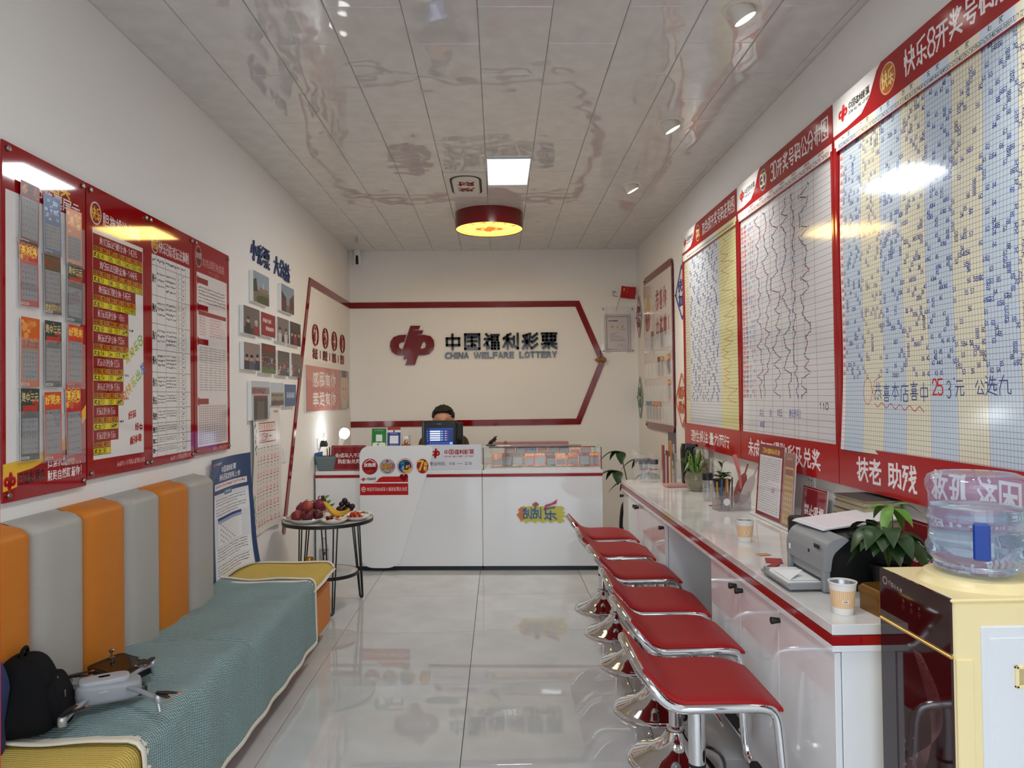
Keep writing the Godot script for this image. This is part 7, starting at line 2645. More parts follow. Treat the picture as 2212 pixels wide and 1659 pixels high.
func right_wall() -> void:
	var r := RandomNumberGenerator.new()
	r.seed = 8
	var blue := K8(38, 62, 140)
	var red := K8(186, 46, 46)
	var line := K8(96, 100, 108)
	# 1: two-colour balls
	var c := Cv.new(620, 800, K8(222, 226, 230))
	c.rect(0, 0, 60, 800, K8(232, 228, 196))
	c.rect(440, 0, 180, 800, K8(236, 230, 160))
	c.rect(66, 0, 2, 800, K8(220, 140, 90))
	for k in 60:
		c.rect(0, k * 13.4, 620, 1, line)
	for k in 52:
		c.rect(68 + k * 10.6, 0, 1, 800, K8(170, 174, 180))
	for k in 50:
		var y := 16 + k * 13.4
		c.fine(4, y, 54, 9, K8(110, 120, 110), r)
		for j in 6:
			digits(c, "%02d" % (j * 5 + 1 + r.randi() % 6), 76 + (j * 5 + r.randi() % 6) * 11, y - 1, 13, 11, 2, blue, r)
	var at := Vector2(480, 20)
	for k in 50:
		var to := Vector2(455 + r.randf() * 150, 30 + k * 13.4)
		c.seg(at, to, 2, K8(210, 100, 70))
		at = to
	var h1 := header(640, 110, "双色球开奖号码走势图", "双", K8(130, 20, 26), func(d: Cv, hh: float) -> void:
		d.rect(6, hh + 2, 628, 110 - hh - 4, K8(236, 236, 226))
		d.rect(440, hh + 2, 190, 110 - hh - 4, K8(236, 230, 170))
		for k in 60:
			d.rect(70 + k * 9, hh + 14, 5, 7, K8(110, 108, 106)))
	chart_board("farthest draw chart with a yellow right strip and red zigzag", -5.56, 1.288, h1, c, banner("理性投注 量力而行", 640, 90), 1, 0.004)
	# 2: three-figure draw with zigzag pen lines
	c = Cv.new(760, 900, K8(226, 224, 226))
	c.rect(0, 0, 60, 900, K8(238, 232, 230))
	for k in 46:
		c.rect(0, k * 20, 760, 1, line)
	for k in 76:
		c.rect(k * 10, 0, 1, 900, K8(176, 172, 178))
	for x in [140, 210, 292, 380, 470, 500, 560, 640]:
		c.rect(x, 0, 2, 900, K8(150, 90, 90) if x != 470 else K8(70, 70, 120))
	for k in 36:
		var y := 36 + k * 20.0
		digits(c, "%03d" % (r.randi() % 1000), 6, y, 16, 13, 2, red, r)
		digits(c, "%03d" % (r.randi() % 1000), 38, y, 14, 13, 2, [blue, red][r.randi() % 2], r)
		for j in 3:
			if r.randf() < 0.6:
				digits(c, str(r.randi() % 10), 80 + j * 20, y, 16, 13, 2, [blue, blue, red][r.randi() % 3], r)
	for q in 6:
		var lo: float = [146, 214, 296, 388, 474, 520][q]
		var wide: float = [56, 70, 76, 78, 30, 90][q]
		at = Vector2(lo + r.randf() * wide, 30)
		for k in 36:
			var to := Vector2(lo + r.randf() * wide, 36 + k * 20.0 + 8)
			if r.randf() < 0.3:
				to.x = clampf(at.x + r.randf_range(-14, 14), lo, lo + wide)
			c.seg(at.lerp(to, 0.15), to.lerp(at, 0.15), 3, K8(36, 40, 58))
			digits(c, str(r.randi() % 10), to.x - 4, to.y - 6, 16, 13, 2, [blue, K8(40, 46, 70), red][r.randi() % 3], r)
			at = to
	c.text("关注", 170, 792, 40, 32, blue, 0.1)
	c.text("合", 262, 790, 24, 30, blue, 0.1)
	c.text("对应", 330, 788, 44, 30, blue, 0.1)
	c.text("数码选关注", 430, 786, 90, 34, blue, 0.1)
	c.text("和值", 178, 838, 40, 28, blue, 0.1)
	digits(c, "110", 650, 764, 40, 20, 3, K8(40, 46, 70), r)
	var h2 := header(760, 130, "3D开奖号码公分布图", "3D", K8(40, 70, 140), func(d: Cv, hh: float) -> void:
		d.rect(6, hh + 2, 748, 130 - hh - 4, K8(238, 234, 232))
		for k in 62:
			d.text(str(k % 10), 120 + k * 10, hh + 16, 8, 13, K8(110, 50, 50), 0.14)
		for k in 7:
			d.text("号码分布", 130 + k * 90, hh + 3, 36, 10, K8(150, 80, 76), 0.1))
	chart_board("middle draw chart with grey grid and pen zigzags", -4.268, 1.235, h2, c, banner("未成年不得购彩及兑奖", 760, 110), 2, 0.006)
	# 3: the eighty-number chart nearest the camera
	c = Cv.new(1240, 1300, K8(236, 240, 240))
	c.rect(0, 0, 30, 1300, K8(240, 232, 232))
	for k in 8:
		c.rect(30 + k * 151, 0, 151, 1300, [K8(206, 220, 234), K8(236, 230, 206)][k % 2])
		c.rect(30 + k * 151, 0, 2, 1300, K8(196, 140, 140))
	for k in 74:
		c.rect(0, k * 17.8, 1240, 1, K8(90, 92, 98))
	for k in 81:
		c.rect(30 + k * 15.1, 0, 1, 1300, K8(110, 112, 118))
	for k in 56:
		var y := 6 + k * 17.8
		if k % 2 == 0:
			digits(c, "%03d" % (100 + k), 2, y, 15, 13, 2.4, red, r)
		for j in 17:
			var n := 1 + r.randi() % 80
			digits(c, "%02d" % n, 30 + (n - 1) * 15.1, y + 1, 17, 14, 2.0, [blue, blue, K8(30, 46, 96)][r.randi() % 3], r)
	# handwritten congratulations in blue and red marker
	for k in 6:
		c.glyph("恭喜本店喜中"[k], 262 + k * 62, 1020 + (k % 2) * 6, 48, 64, 4, K8(36, 70, 130))
	digits(c, "25", 648, 1014, 60, 52, 6, K8(190, 30, 36), r)
	digits(c, "3", 730, 1022, 44, 54, 4, K8(36, 60, 110), r)
	c.glyph("万", 768, 1012, 4, 4, 3, K8(36, 70, 130))
	c.glyph("元", 776, 1018, 44, 54, 4, K8(36, 70, 130))
	c.glyph("選"[0], 0, 0, 1, 1, 1, K8(0, 0, 0))
	c.glyph("公", 878, 1022, 40, 44, 4, K8(36, 70, 130))
	c.glyph("选", 926, 1010, 52, 58, 4, K8(36, 70, 130))
	c.glyph("九", 990, 1010, 48, 58, 4, K8(36, 70, 130))
	at = Vector2(264, 1098)
	for k in 26:
		var to := Vector2(268 + k * 13, 1104 + 10 * sin(k * 1.3) + k * 0.6)
		c.seg(at, to, 3, K8(180, 40, 44))
		at = to
	for k in 24:
		var a0 := TAU * k / 24
		var a1 := TAU * (k + 1) / 24
		c.seg(Vector2(208 + 34 * cos(a0), 1052 + 52 * sin(a0)), Vector2(208 + 34 * cos(a1), 1052 + 52 * sin(a1)), 2.4, K8(180, 40, 44))
	c.seg(Vector2(232, 1030), Vector2(262, 1082), 2.4, K8(180, 40, 44))
	c.seg(Vector2(262, 1010), Vector2(320, 992), 2.4, K8(180, 40, 44))
	c.seg(Vector2(262, 1010), Vector2(244, 1060), 2.4, K8(180, 40, 44))
	var h3 := header(1000, 172, "快乐8开奖号码走势图", "快乐", K8(196, 110, 40), func(d: Cv, hh: float) -> void:
		d.rect(8, hh + 2, 984, 172 - hh - 4, K8(238, 238, 236))
		for k in 8:
			d.rect(34 + k * 119, hh + 2, 119, 172 - hh - 4, [K8(214, 226, 238), K8(238, 232, 210)][k % 2])
			d.text("一二三四五六七八"[k], 60 + k * 119, hh + 4, 16, 16, K8(60, 60, 60), 0.1)
			d.text("区", 100 + k * 119, hh + 4, 16, 16, K8(60, 60, 60), 0.1)
		for k in 80:
			d.text("%02d" % (k + 1), 35 + k * 11.9, hh + 24, 11, 15, K8(50, 50, 54), 0.12))
	chart_board("nearest draw chart with blue and cream stripes full of blue figures", -3.03, 1.25, h3, c, banner("扶老 助残 救孤 济困", 1000, 132), 3, 0.016)
	winners(r)
	# diamond signs
	var dia := [[-5.69, 2.232, "快乐加倍", K8(36, 72, 150), "blue diamond sign beside the farthest draw chart, upper"], [-5.74, 1.378, "顺风顺水", K8(206, 100, 44), "orange diamond sign beside the farthest draw chart, lower"], [-7.46, 2.228, "财源滚滚", K8(140, 26, 32), "dark red diamond sign in the far right corner, upper"], [-7.46, 1.393, "大富大贵", K8(40, 110, 74), "green diamond sign in the far right corner, lower"]]
	for d in dia:
		var t := thing("diamond_sign", d[4], "wall sign", Vector3.ZERO, 0, "diamond signs on the right wall")
		t.transform = wall("right", d[0], d[1], 0.006)
		var hw := 0.225 if d[0] > -7 else 0.135
		if d[0] > -7:
			hw = 0.215
		var hh := 0.23
		var ink := mat("diamond_%s" % d[2], d[3], 0.15)
		var g := G.new()
		g.prism(soften([Vector2(-hw, 0), Vector2(0, -hh), Vector2(hw, 0), Vector2(0, hh)], [0.03, 0.03, 0.03, 0.03], 3), 0.002, 0.006)
		obj("plate", g, mat("diamond_white", K8(236, 234, 232), 0.1), t)
		g = G.new()
		var o := soften([Vector2(-hw, 0), Vector2(0, -hh), Vector2(hw, 0), Vector2(0, hh)], [0.03, 0.03, 0.03, 0.03], 3)
		for k in o.size():
			var p := o[k]
			var q := o[(k + 1) % o.size()]
			g.prism(PackedVector2Array([p, q, q * 0.87, p * 0.87]), 0.005, 0.009)
		obj("border", g, ink, t)
		for k in 4:
			g = G.new()
			g.sign(d[2][k], hw * (-0.47 + 0.5 * (k % 2)), 0.012 - 0.115 * (k / 2), hw * 0.43, 0.095, 0.0105, 0.006, 0.01)
			obj("letter", g, ink, t)
		g = G.new()
		for x in [-hw + 0.018, hw - 0.018]:
			g.ball(V(x, 0, 0.01), V(0.008, 0.008, 0.006), 8, 6)
		obj("stud", g, M.black, t)
	# socket under the charts
	var so := thing("wall_socket", "white wall socket on the right wall behind the worktop", "socket")
	so.transform = wall("right", -3.44, 0.958, 0.0)
	var g := G.new()
	g.box(V(0.043, 0.043, 0.004), V(0.086, 0.086, 0.009), 0.002)
	obj("plate", g, M.white, so)
	g = G.new()
	for x in [0.03, 0.056]:
		for y in [0.03, 0.056]:
			g.box(V(x, y, 0.0085), V(0.005, 0.008, 0.002))
	obj("pin_slot", g, M.black, so)


func banner(s: String, w: int, h: int) -> Cv:
	var c := Cv.new(w, h, K8(176, 12, 18))
	c.rect(0, 0, w, 2, K8(160, 14, 18))
	var parts := s.split(" ")
	if parts.size() == 4:
		for k in 4:
			c.text(parts[k], w * (0.115 + 0.185 * k + 0.03 * float(k > 1)), h * 0.2, w * 0.155, h * 0.6, K8(244, 240, 238), 0.12)
	elif parts.size() == 2:
		c.text(parts[0], w * 0.14, h * 0.25, w * 0.34, h * 0.5, K8(244, 240, 238), 0.12)
		c.text(parts[1], w * 0.5, h * 0.25, w * 0.34, h * 0.5, K8(244, 240, 238), 0.12)
	else:
		c.text(s, w * 0.1, h * 0.2, w * 0.76, h * 0.6, K8(244, 240, 238), 0.12)
	return c


func winners(r: RandomNumberGenerator) -> void:
	var c := Cv.new(520, 640, K8(222, 216, 212))
	c.disc(70, 150, 58, 74, K8(176, 60, 40))
	c.disc(80, 120, 50, 54, K8(206, 160, 60))
	c.disc(66, 170, 34, 40, K8(110, 24, 26))
	for k in 10:
		c.disc(24 + r.randf() * 100, 86 + r.randf() * 130, 8, 12, [K8(216, 180, 70), K8(150, 30, 34), K8(206, 120, 60)][k % 3])
	for q in [[Vector2(176, 120), Vector2(186, 250)], [Vector2(212, 112), Vector2(204, 240)], [Vector2(186, 250), Vector2(170, 300)], [Vector2(204, 240), Vector2(226, 300)], [Vector2(170, 300), Vector2(196, 340)], [Vector2(226, 300), Vector2(200, 340)]]:
		c.seg(q[0], q[1], 5, K8(190, 110, 90))
	for k in 3:
		c.text("恭喜你"[k], 240 + 70 * k, 60, 62, 92, K8(150, 30, 36), 0.17)
		c.text("中奖啦"[k], 240 + 70 * k, 180, 62, 92, K8(150, 30, 36), 0.17)
	c.text("!", 452, 190, 40, 84, K8(150, 30, 36), 0.17)
	var t := thing("winners_board", "tall white board with dark red rim and rows of clear pockets", "notice board")
	t.transform = wall("right", -7.155, 1.1, 0.0)
	var w := 1.17
	var h := 1.47
	var g := G.new()
	g.prism(rounded(w, h, 0.07, 6), 0.012, 0.018)
	obj("rim", g, mat("winner_rim", K8(128, 26, 34), 0.12), t)
	board("sheet", w - 0.06, h - 0.13, 0.002, printed("winner_print", c.tex(), 0.06), M.white, t, Transform3D(Basis(), V(0.03, 0.06, 0.0185)))
	studs(t, w, h, 0.018, 0.03)
	# four rows of eight clear pockets, some filled
	for a in 4:
		for b in 8:
			var po := thing("card_pocket", "clear card pocket, %s row from the top, %s from the left, winners board" % [ORD[a], ORD[b]], "card holder", Vector3.ZERO, 0, "clear pockets on the winners board")
			po.transform = t.transform * Transform3D(Basis(), V(0.07 + b * 0.132, [0.73, 0.475, 0.26, 0.075][a], 0.021))
			g = G.new()
			g.box(V(0.055, 0.07, 0.012), V(0.112, 0.14, 0.0016))
			obj("front_sheet", g, M.clear_acrylic, po)
			g = G.new()
			g.box(V(0.0, 0.07, 0.006), V(0.0016, 0.14, 0.011))
			g.box(V(0.11, 0.07, 0.006), V(0.0016, 0.14, 0.011))
			g.box(V(0.055, 0.0, 0.006), V(0.112, 0.0016, 0.011))
			obj("side_sheets", g, M.clear_acrylic, po)
	var filled := [[1, 4, 4, "brown"], [1, 5, 7, "vermilion"], [1, 7, 3, "red"], [2, 7, 3, "red"], [3, 0, 1, "blue"], [3, 1, 1, "pale blue"], [3, 2, 7, "orange"], [3, 3, 3, "bright red"], [3, 4, 6, "orange and yellow"], [0, 2, 4, "faded brown"], [0, 5, 4, "faded tan"]]
	for f in filled:
		var o := board("scratch_card", 0.092, 0.17, 0.0012, ticket_atlas, M.paper, null, t.transform * Transform3D(Basis(V(0, 0, 1), r.randf_range(-0.1, 0.1)), V(0.08 + f[1] * 0.132, [0.735, 0.48, 0.265, 0.08][f[0]] + 0.012, 0.0245)), ticket_uv(f[2]))
		tag(o, "%s card in the %s pocket of the %s row, winners board" % [f[3], ORD[f[1]], ORD[f[0]]], "lottery ticket", "cards on the winners board")


func worktop() -> void:
	var z0 := -5.53
	var z1 := -2.03
	var xf := 0.93
	var marble := mat("worktop_marble", Color.WHITE, 0.06, 0.0, 0.55)
	marble.albedo_texture = cloudy(256, 0.014, K8(214, 212, 208), K8(238, 236, 233), 5)
	marble.uv1_triplanar = true
	marble.uv1_scale = V(0.9, 0.9, 0.9)
	var t := thing("worktop", "long white marble worktop with red stripe along the right wall", "counter")
	var g := G.new()
	g.box(V((xf + XR) / 2 - 0.001, 0.76, (z0 + z1) / 2), V(XR - xf - 0.003, 0.03, z1 - z0), 0.002)
	obj("slab", g, marble, t)
	g = G.new()
	g.box(V((xf + XR) / 2 - 0.001, 0.7295, (z0 + z1) / 2), V(XR - xf - 0.003, 0.027, z1 - z0 - 0.002), 0.001)
	obj("red_stripe", g, M.red_gloss, t)
	g = G.new()
	g.box(V((xf + XR) / 2 - 0.001, 0.7065, (z0 + z1) / 2), V(XR - xf - 0.003, 0.017, z1 - z0), 0.001)
	obj("under_trim", g, M.white_gloss, t)
	g = G.new()
	g.box(V(XR - 0.085, 0.787, -3.62), V(0.17, 0.024, 1.0), 0.003)
	var bench := [[-2.04, -3.235, [-2.455, -2.845], "near white base cabinet under the worktop with black knobs"], [-4.13, -5.52, [-4.52, -4.94, -5.2], "far white base cabinet under the worktop with black knobs"]]
	for b in bench:
		var c := thing("base_cabinet", b[3], "cabinet", Vector3.ZERO, 0, "white base cabinets")
		g = G.new()
		g.box(V((0.96 + XR) / 2, 0.378, (b[0] + b[1]) / 2), V(XR - 0.96 - 0.004, 0.636, b[0] - b[1] - 0.002), 0.002)
		obj("carcass", g, M.white_gloss, c)
		g = G.new()
		g.box(V((1.0 + XR) / 2, 0.03, (b[0] + b[1]) / 2), V(XR - 1.0 - 0.004, 0.058, b[0] - b[1] - 0.03))
		obj("plinth", g, mat("plinth_grey", K8(150, 150, 150), 0.5), c)
		var cuts: Array = [b[0]] + b[2] + [b[1]]
		for k in cuts.size() - 1:
			var d := Node3D.new()
			d.name = "door"
			c.add_child(d, true)
			g = G.new()
			g.box(V(0.95, 0.376, (cuts[k] + cuts[k + 1]) / 2), V(0.018, 0.632, cuts[k] - cuts[k + 1] - 0.003), 0.0015)
			obj("leaf", g, M.white_gloss, d)
			# knobs sit in pairs at the meeting edges
			var kz: float = cuts[k + 1] + 0.03 if k % 2 == 1 or (b[0] > -3 and k == 0) else cuts[k] - 0.03
			if b[0] > -3 and k == 0:
				kz = cuts[1] + 0.012
			elif b[0] > -3 and k == 1:
				kz = cuts[2] + 0.03
			elif b[0] > -3 and k == 2:
				kz = cuts[2] - 0.045
			g = G.new()
			g.T = Transform3D(Basis(V(0, 0, 1), PI / 2), V(0.941, 0.66, kz))
			g.lathe([Vector2(0.0085, 0.0), Vector2(0.0085, 0.003), Vector2(0.0125, 0.028), Vector2(0.0115, 0.03), Vector2(0.0, 0.03)], 16)
			obj("knob", g, M.black, d)
	# dark bag in the knee space
	g = G.new()
	superbox(g, V(1.18, 0.2, -3.36), V(0.15, 0.2, 0.1), 0.5, func(p: Vector3) -> Vector3: return V(p.x, p.y, p.z * (1.0 - 0.2 * p.y)))
	tag(obj("storage_bag", g, M.black), "black bag standing in the knee space under the worktop", "bag")
	# black gas cylinder and tall plant at the far end
	var cy := thing("hose_reel", "black cylinder with a curved hose beside the far cabinet", "cylinder", V(1.12, 0, -5.85))
	g = G.new()
	g.lathe([Vector2(0.0, 0.0), Vector2(0.085, 0.0), Vector2(0.095, 0.01), Vector2(0.095, 0.42), Vector2(0.07, 0.48), Vector2(0.03, 0.5), Vector2(0.03, 0.54), Vector2(0.0, 0.545)], 24)
	obj("body", g, M.black, cy)
	g = G.new()
	g.tube(bend([V(-0.02, 0.53, 0), V(-0.12, 0.58, 0), V(-0.15, 0.4, 0.02), V(-0.14, 0.02, 0.03)], 0.08), 0.014, 10)
	obj("hose", g, M.rubber, cy)


func stools() -> void:
	var proto := thing("bar_stool", "red bar stool nearest the camera", "stool", V(0.63, 0, -2.36), 0, "red and chrome bar stools")
	var g := G.new()
	g.lathe([Vector2(0.0, 0.0), Vector2(0.186, 0.0), Vector2(0.19, 0.006), Vector2(0.186, 0.013), Vector2(0.165, 0.022), Vector2(0.13, 0.035), Vector2(0.095, 0.052), Vector2(0.065, 0.076), Vector2(0.045, 0.1), Vector2(0.036, 0.118)], 48)
	obj("base", g, M.chrome, proto)
	g = G.new()
	g.lathe([Vector2(0.033, 0.115), Vector2(0.034, 0.12), Vector2(0.034, 0.13), Vector2(0.03, 0.134), Vector2(0.0255, 0.136), Vector2(0.0255, 0.23)], 28)
	obj("lower_column", g, M.chrome, proto)
	g = G.new()
	g.lathe([Vector2(0.0262, 0.222), Vector2(0.0285, 0.222), Vector2(0.0285, 0.232), Vector2(0.0262, 0.234)], 28)
	obj("rubber_ring", g, M.rubber, proto)
	g = G.new()
	g.lathe([Vector2(0.0275, 0.232), Vector2(0.0275, 0.45), Vector2(0.06, 0.462), Vector2(0.06, 0.468)], 28)
	obj("upper_column", g, M.chrome, proto)
	g = G.new()
	g.tube(bend([V(0.02, 0.44, 0.02), V(0.03, 0.44, 0.15), V(0.035, 0.425, 0.17)], 0.02), 0.004, 8)
	obj("lever", g, M.chrome, proto)
	# one bent tube: back rail, both sides, front drop and foot bar
	var hw := 0.178
	var side := [V(-0.215, 0.597, 0), V(-0.125, 0.483, 0), V(0.155, 0.483, 0), V(0.2, 0.466, 0), V(0.225, 0.16, 0)]
	var a := []
	var b := []
	for p in side:
		a.append(p + V(0, 0, hw))
		b.append(p - V(0, 0, hw))
	b.reverse()
	var loop := a + b
	var closed := bend(loop + [loop[0]], 0.05, 6)
	closed.remove_at(closed.size() - 1)
	g = G.new()
	g.tube(closed, 0.016, 12, true, 0.9)
	obj("frame_tube", g, M.chrome, proto)
	g = G.new()
	g.box(V(0.226, 0.158, 0), V(0.034, 0.034, 0.24), 0.008)
	obj("foot_pad", g, M.rubber, proto)
	# padded seat following the tube
	var prof := bend([V(-0.205, 0.607, 0), V(-0.118, 0.5, 0), V(0.13, 0.501, 0), V(0.215, 0.472, 0)], 0.07, 8)
	var fine := []
	for k in prof.size() - 1:
		for q in 3:
			fine.append(prof[k].lerp(prof[k + 1], q / 3.0))
	fine.append(prof[-1])
	var rings := []
	var N := fine.size()
	for k in N:
		var d: Vector3 = (fine[mini(k + 1, N - 1)] - fine[maxi(k - 1, 0)]).normalized()
		var up := V(0, 0, 1).cross(d).normalized()
		if up.y < 0:
			up = -up
		var e := minf(1.0, minf(k, N - 1 - k) / 3.0 * 0.35 + 0.65)
		var ring := PackedVector3Array()
		for q in 20:
			var t := TAU * q / 20
			var cx := signf(cos(t)) * pow(absf(cos(t)), 0.35) * (0.186 * (0.97 + 0.03 * e))
			var cy := signf(sin(t)) * pow(absf(sin(t)), 0.6) * 0.0125 * e
			ring.append(fine[k] + V(0, 0, cx) + up * cy)
		rings.append(ring)
	g = G.new()
	g.loft(rings)
	var vinyl := mat("seat_red", K8(160, 18, 24), 0.42, 0.0, 0.4)
	vinyl.normal_enabled = true
	vinyl.normal_texture = bumps(256, 0.1, 2.0, 3)
	vinyl.normal_scale = 0.2
	vinyl.uv1_triplanar = true
	vinyl.uv1_scale = V(6, 6, 6)
	obj("seat", g, vinyl, proto)
	var spots := [[0.675, -2.84, 0.03], [0.69, -3.29, -0.02], [0.7, -3.84, 0.02], [0.685, -4.35, -0.03], [0.68, -4.85, 0.03]]
	for k in 5:
		copy(proto, V(spots[k][0], 0, spots[k][1]), spots[k][2], "red bar stool, %s from the camera" % ["second", "third", "fourth", "fifth", "sixth and farthest"][k])


const WY := 0.7755       # top of the worktop


func cup(label: String, at: Vector3, turn: float) -> void:
	var t := thing("paper_cup", label, "cup", at, turn, "paper cups on the worktop")
	var g := G.new()
	g.lathe([Vector2(0.0, 0.006), Vector2(0.0265, 0.006), Vector2(0.0265, 0.0), Vector2(0.028, 0.0), Vector2(0.0385, 0.09), Vector2(0.0405, 0.091), Vector2(0.0405, 0.0945), Vector2(0.038, 0.0945), Vector2(0.0275, 0.008), Vector2(0.0, 0.008)], 36)
	obj("cup_body", g, mat("cup_paper", K8(236, 232, 226), 0.6), t)
	g = G.new()
	g.lathe([Vector2(0.0378, 0.09), Vector2(0.0372, 0.089), Vector2(0.0285, 0.016), Vector2(0.0, 0.016)], 36)
	obj("foil_lining", g, mat("cup_foil", K8(170, 172, 174), 0.25, 0.8), t)
	if not M.has("cup_sleeve"):
		var c := Cv.new(256, 64, K8(226, 176, 120))
		for k in 42:
			c.seg(Vector2(k * 6.1, 0), Vector2(k * 6.1 + 6, 64), 2.0, K8(240, 222, 196))
		printed("cup_sleeve", c.tex(), 0.7)
		M.cup_sleeve.texture_repeat = true
	var rings := []
	g = G.new()
	for k in 36:
		var a0 := TAU * k / 36
		var a1 := TAU * (k + 1) / 36
		var d0 := V(cos(a0), 0, sin(a0))
		var d1 := V(cos(a1), 0, sin(a1))
		g.tri(d0 * 0.0306 + V(0, 0.02, 0), d1 * 0.0306 + V(0, 0.02, 0), d1 * 0.0369 + V(0, 0.072, 0), d0, d1, d1, Vector2(k / 36.0, 1), Vector2((k + 1) / 36.0, 1), Vector2((k + 1) / 36.0, 0))
		g.tri(d0 * 0.0306 + V(0, 0.02, 0), d1 * 0.0369 + V(0, 0.072, 0), d0 * 0.0369 + V(0, 0.072, 0), d0, d1, d0, Vector2(k / 36.0, 1), Vector2((k + 1) / 36.0, 0), Vector2(k / 36.0, 0))
	obj("sleeve", g, M.cup_sleeve, t)
	if not M.has("cup_mark"):
		var c := Cv.new(64, 64, K8(238, 236, 230))
		c.logo(12, 6, 40, 34, K8(186, 24, 34))
		c.text("中国福利彩票", 6, 44, 52, 14, K8(30, 26, 26), 0.14)
		printed("cup_mark", c.tex(), 0.6)
	board("mark", 0.017, 0.019, 0.0006, M.cup_mark, M.paper, t, Transform3D(Basis(V(1, 0, 0), -0.12), V(-0.0085, 0.036, 0.0332)))


func sign_plate(called: String, label: String, w: float, h: float, c: Cv, key: String, t: Transform3D, lean := 0.0) -> void:
	var o := thing(called, label, "sign")
	o.transform = t
	board("plate", w, h, 0.006, printed(key, c.tex(), 0.06), mat("plate_edge", K8(206, 196, 196), 0.15), o, Transform3D(Basis(V(1, 0, 0), lean), Vector3.ZERO), Rect2(0, 0, 1, 1), 0.0008)
	var g := G.new()
	g.box(V(w / 2, -0.001, -0.02), V(w, 0.004, 0.06), 0.001)
	obj("foot", g, M.clear_acrylic, o)


func leaf(parent: Node, a: Vector3, b: Vector3, w: float, m: Material, droop := 0.0, called := "leaf") -> void:
	var g := G.new()
	var up := V(0.02, 1, 0.03)
	if absf((b - a).normalized().y) > 0.85:
		up = V(0.3, 0.2, 1)
	g.loft(blade(a, b, w, up, droop, [0.12, 0.62, 0.95, 1.0, 0.86, 0.5, 0.03]), false, false)
	obj(called, g, m, parent)


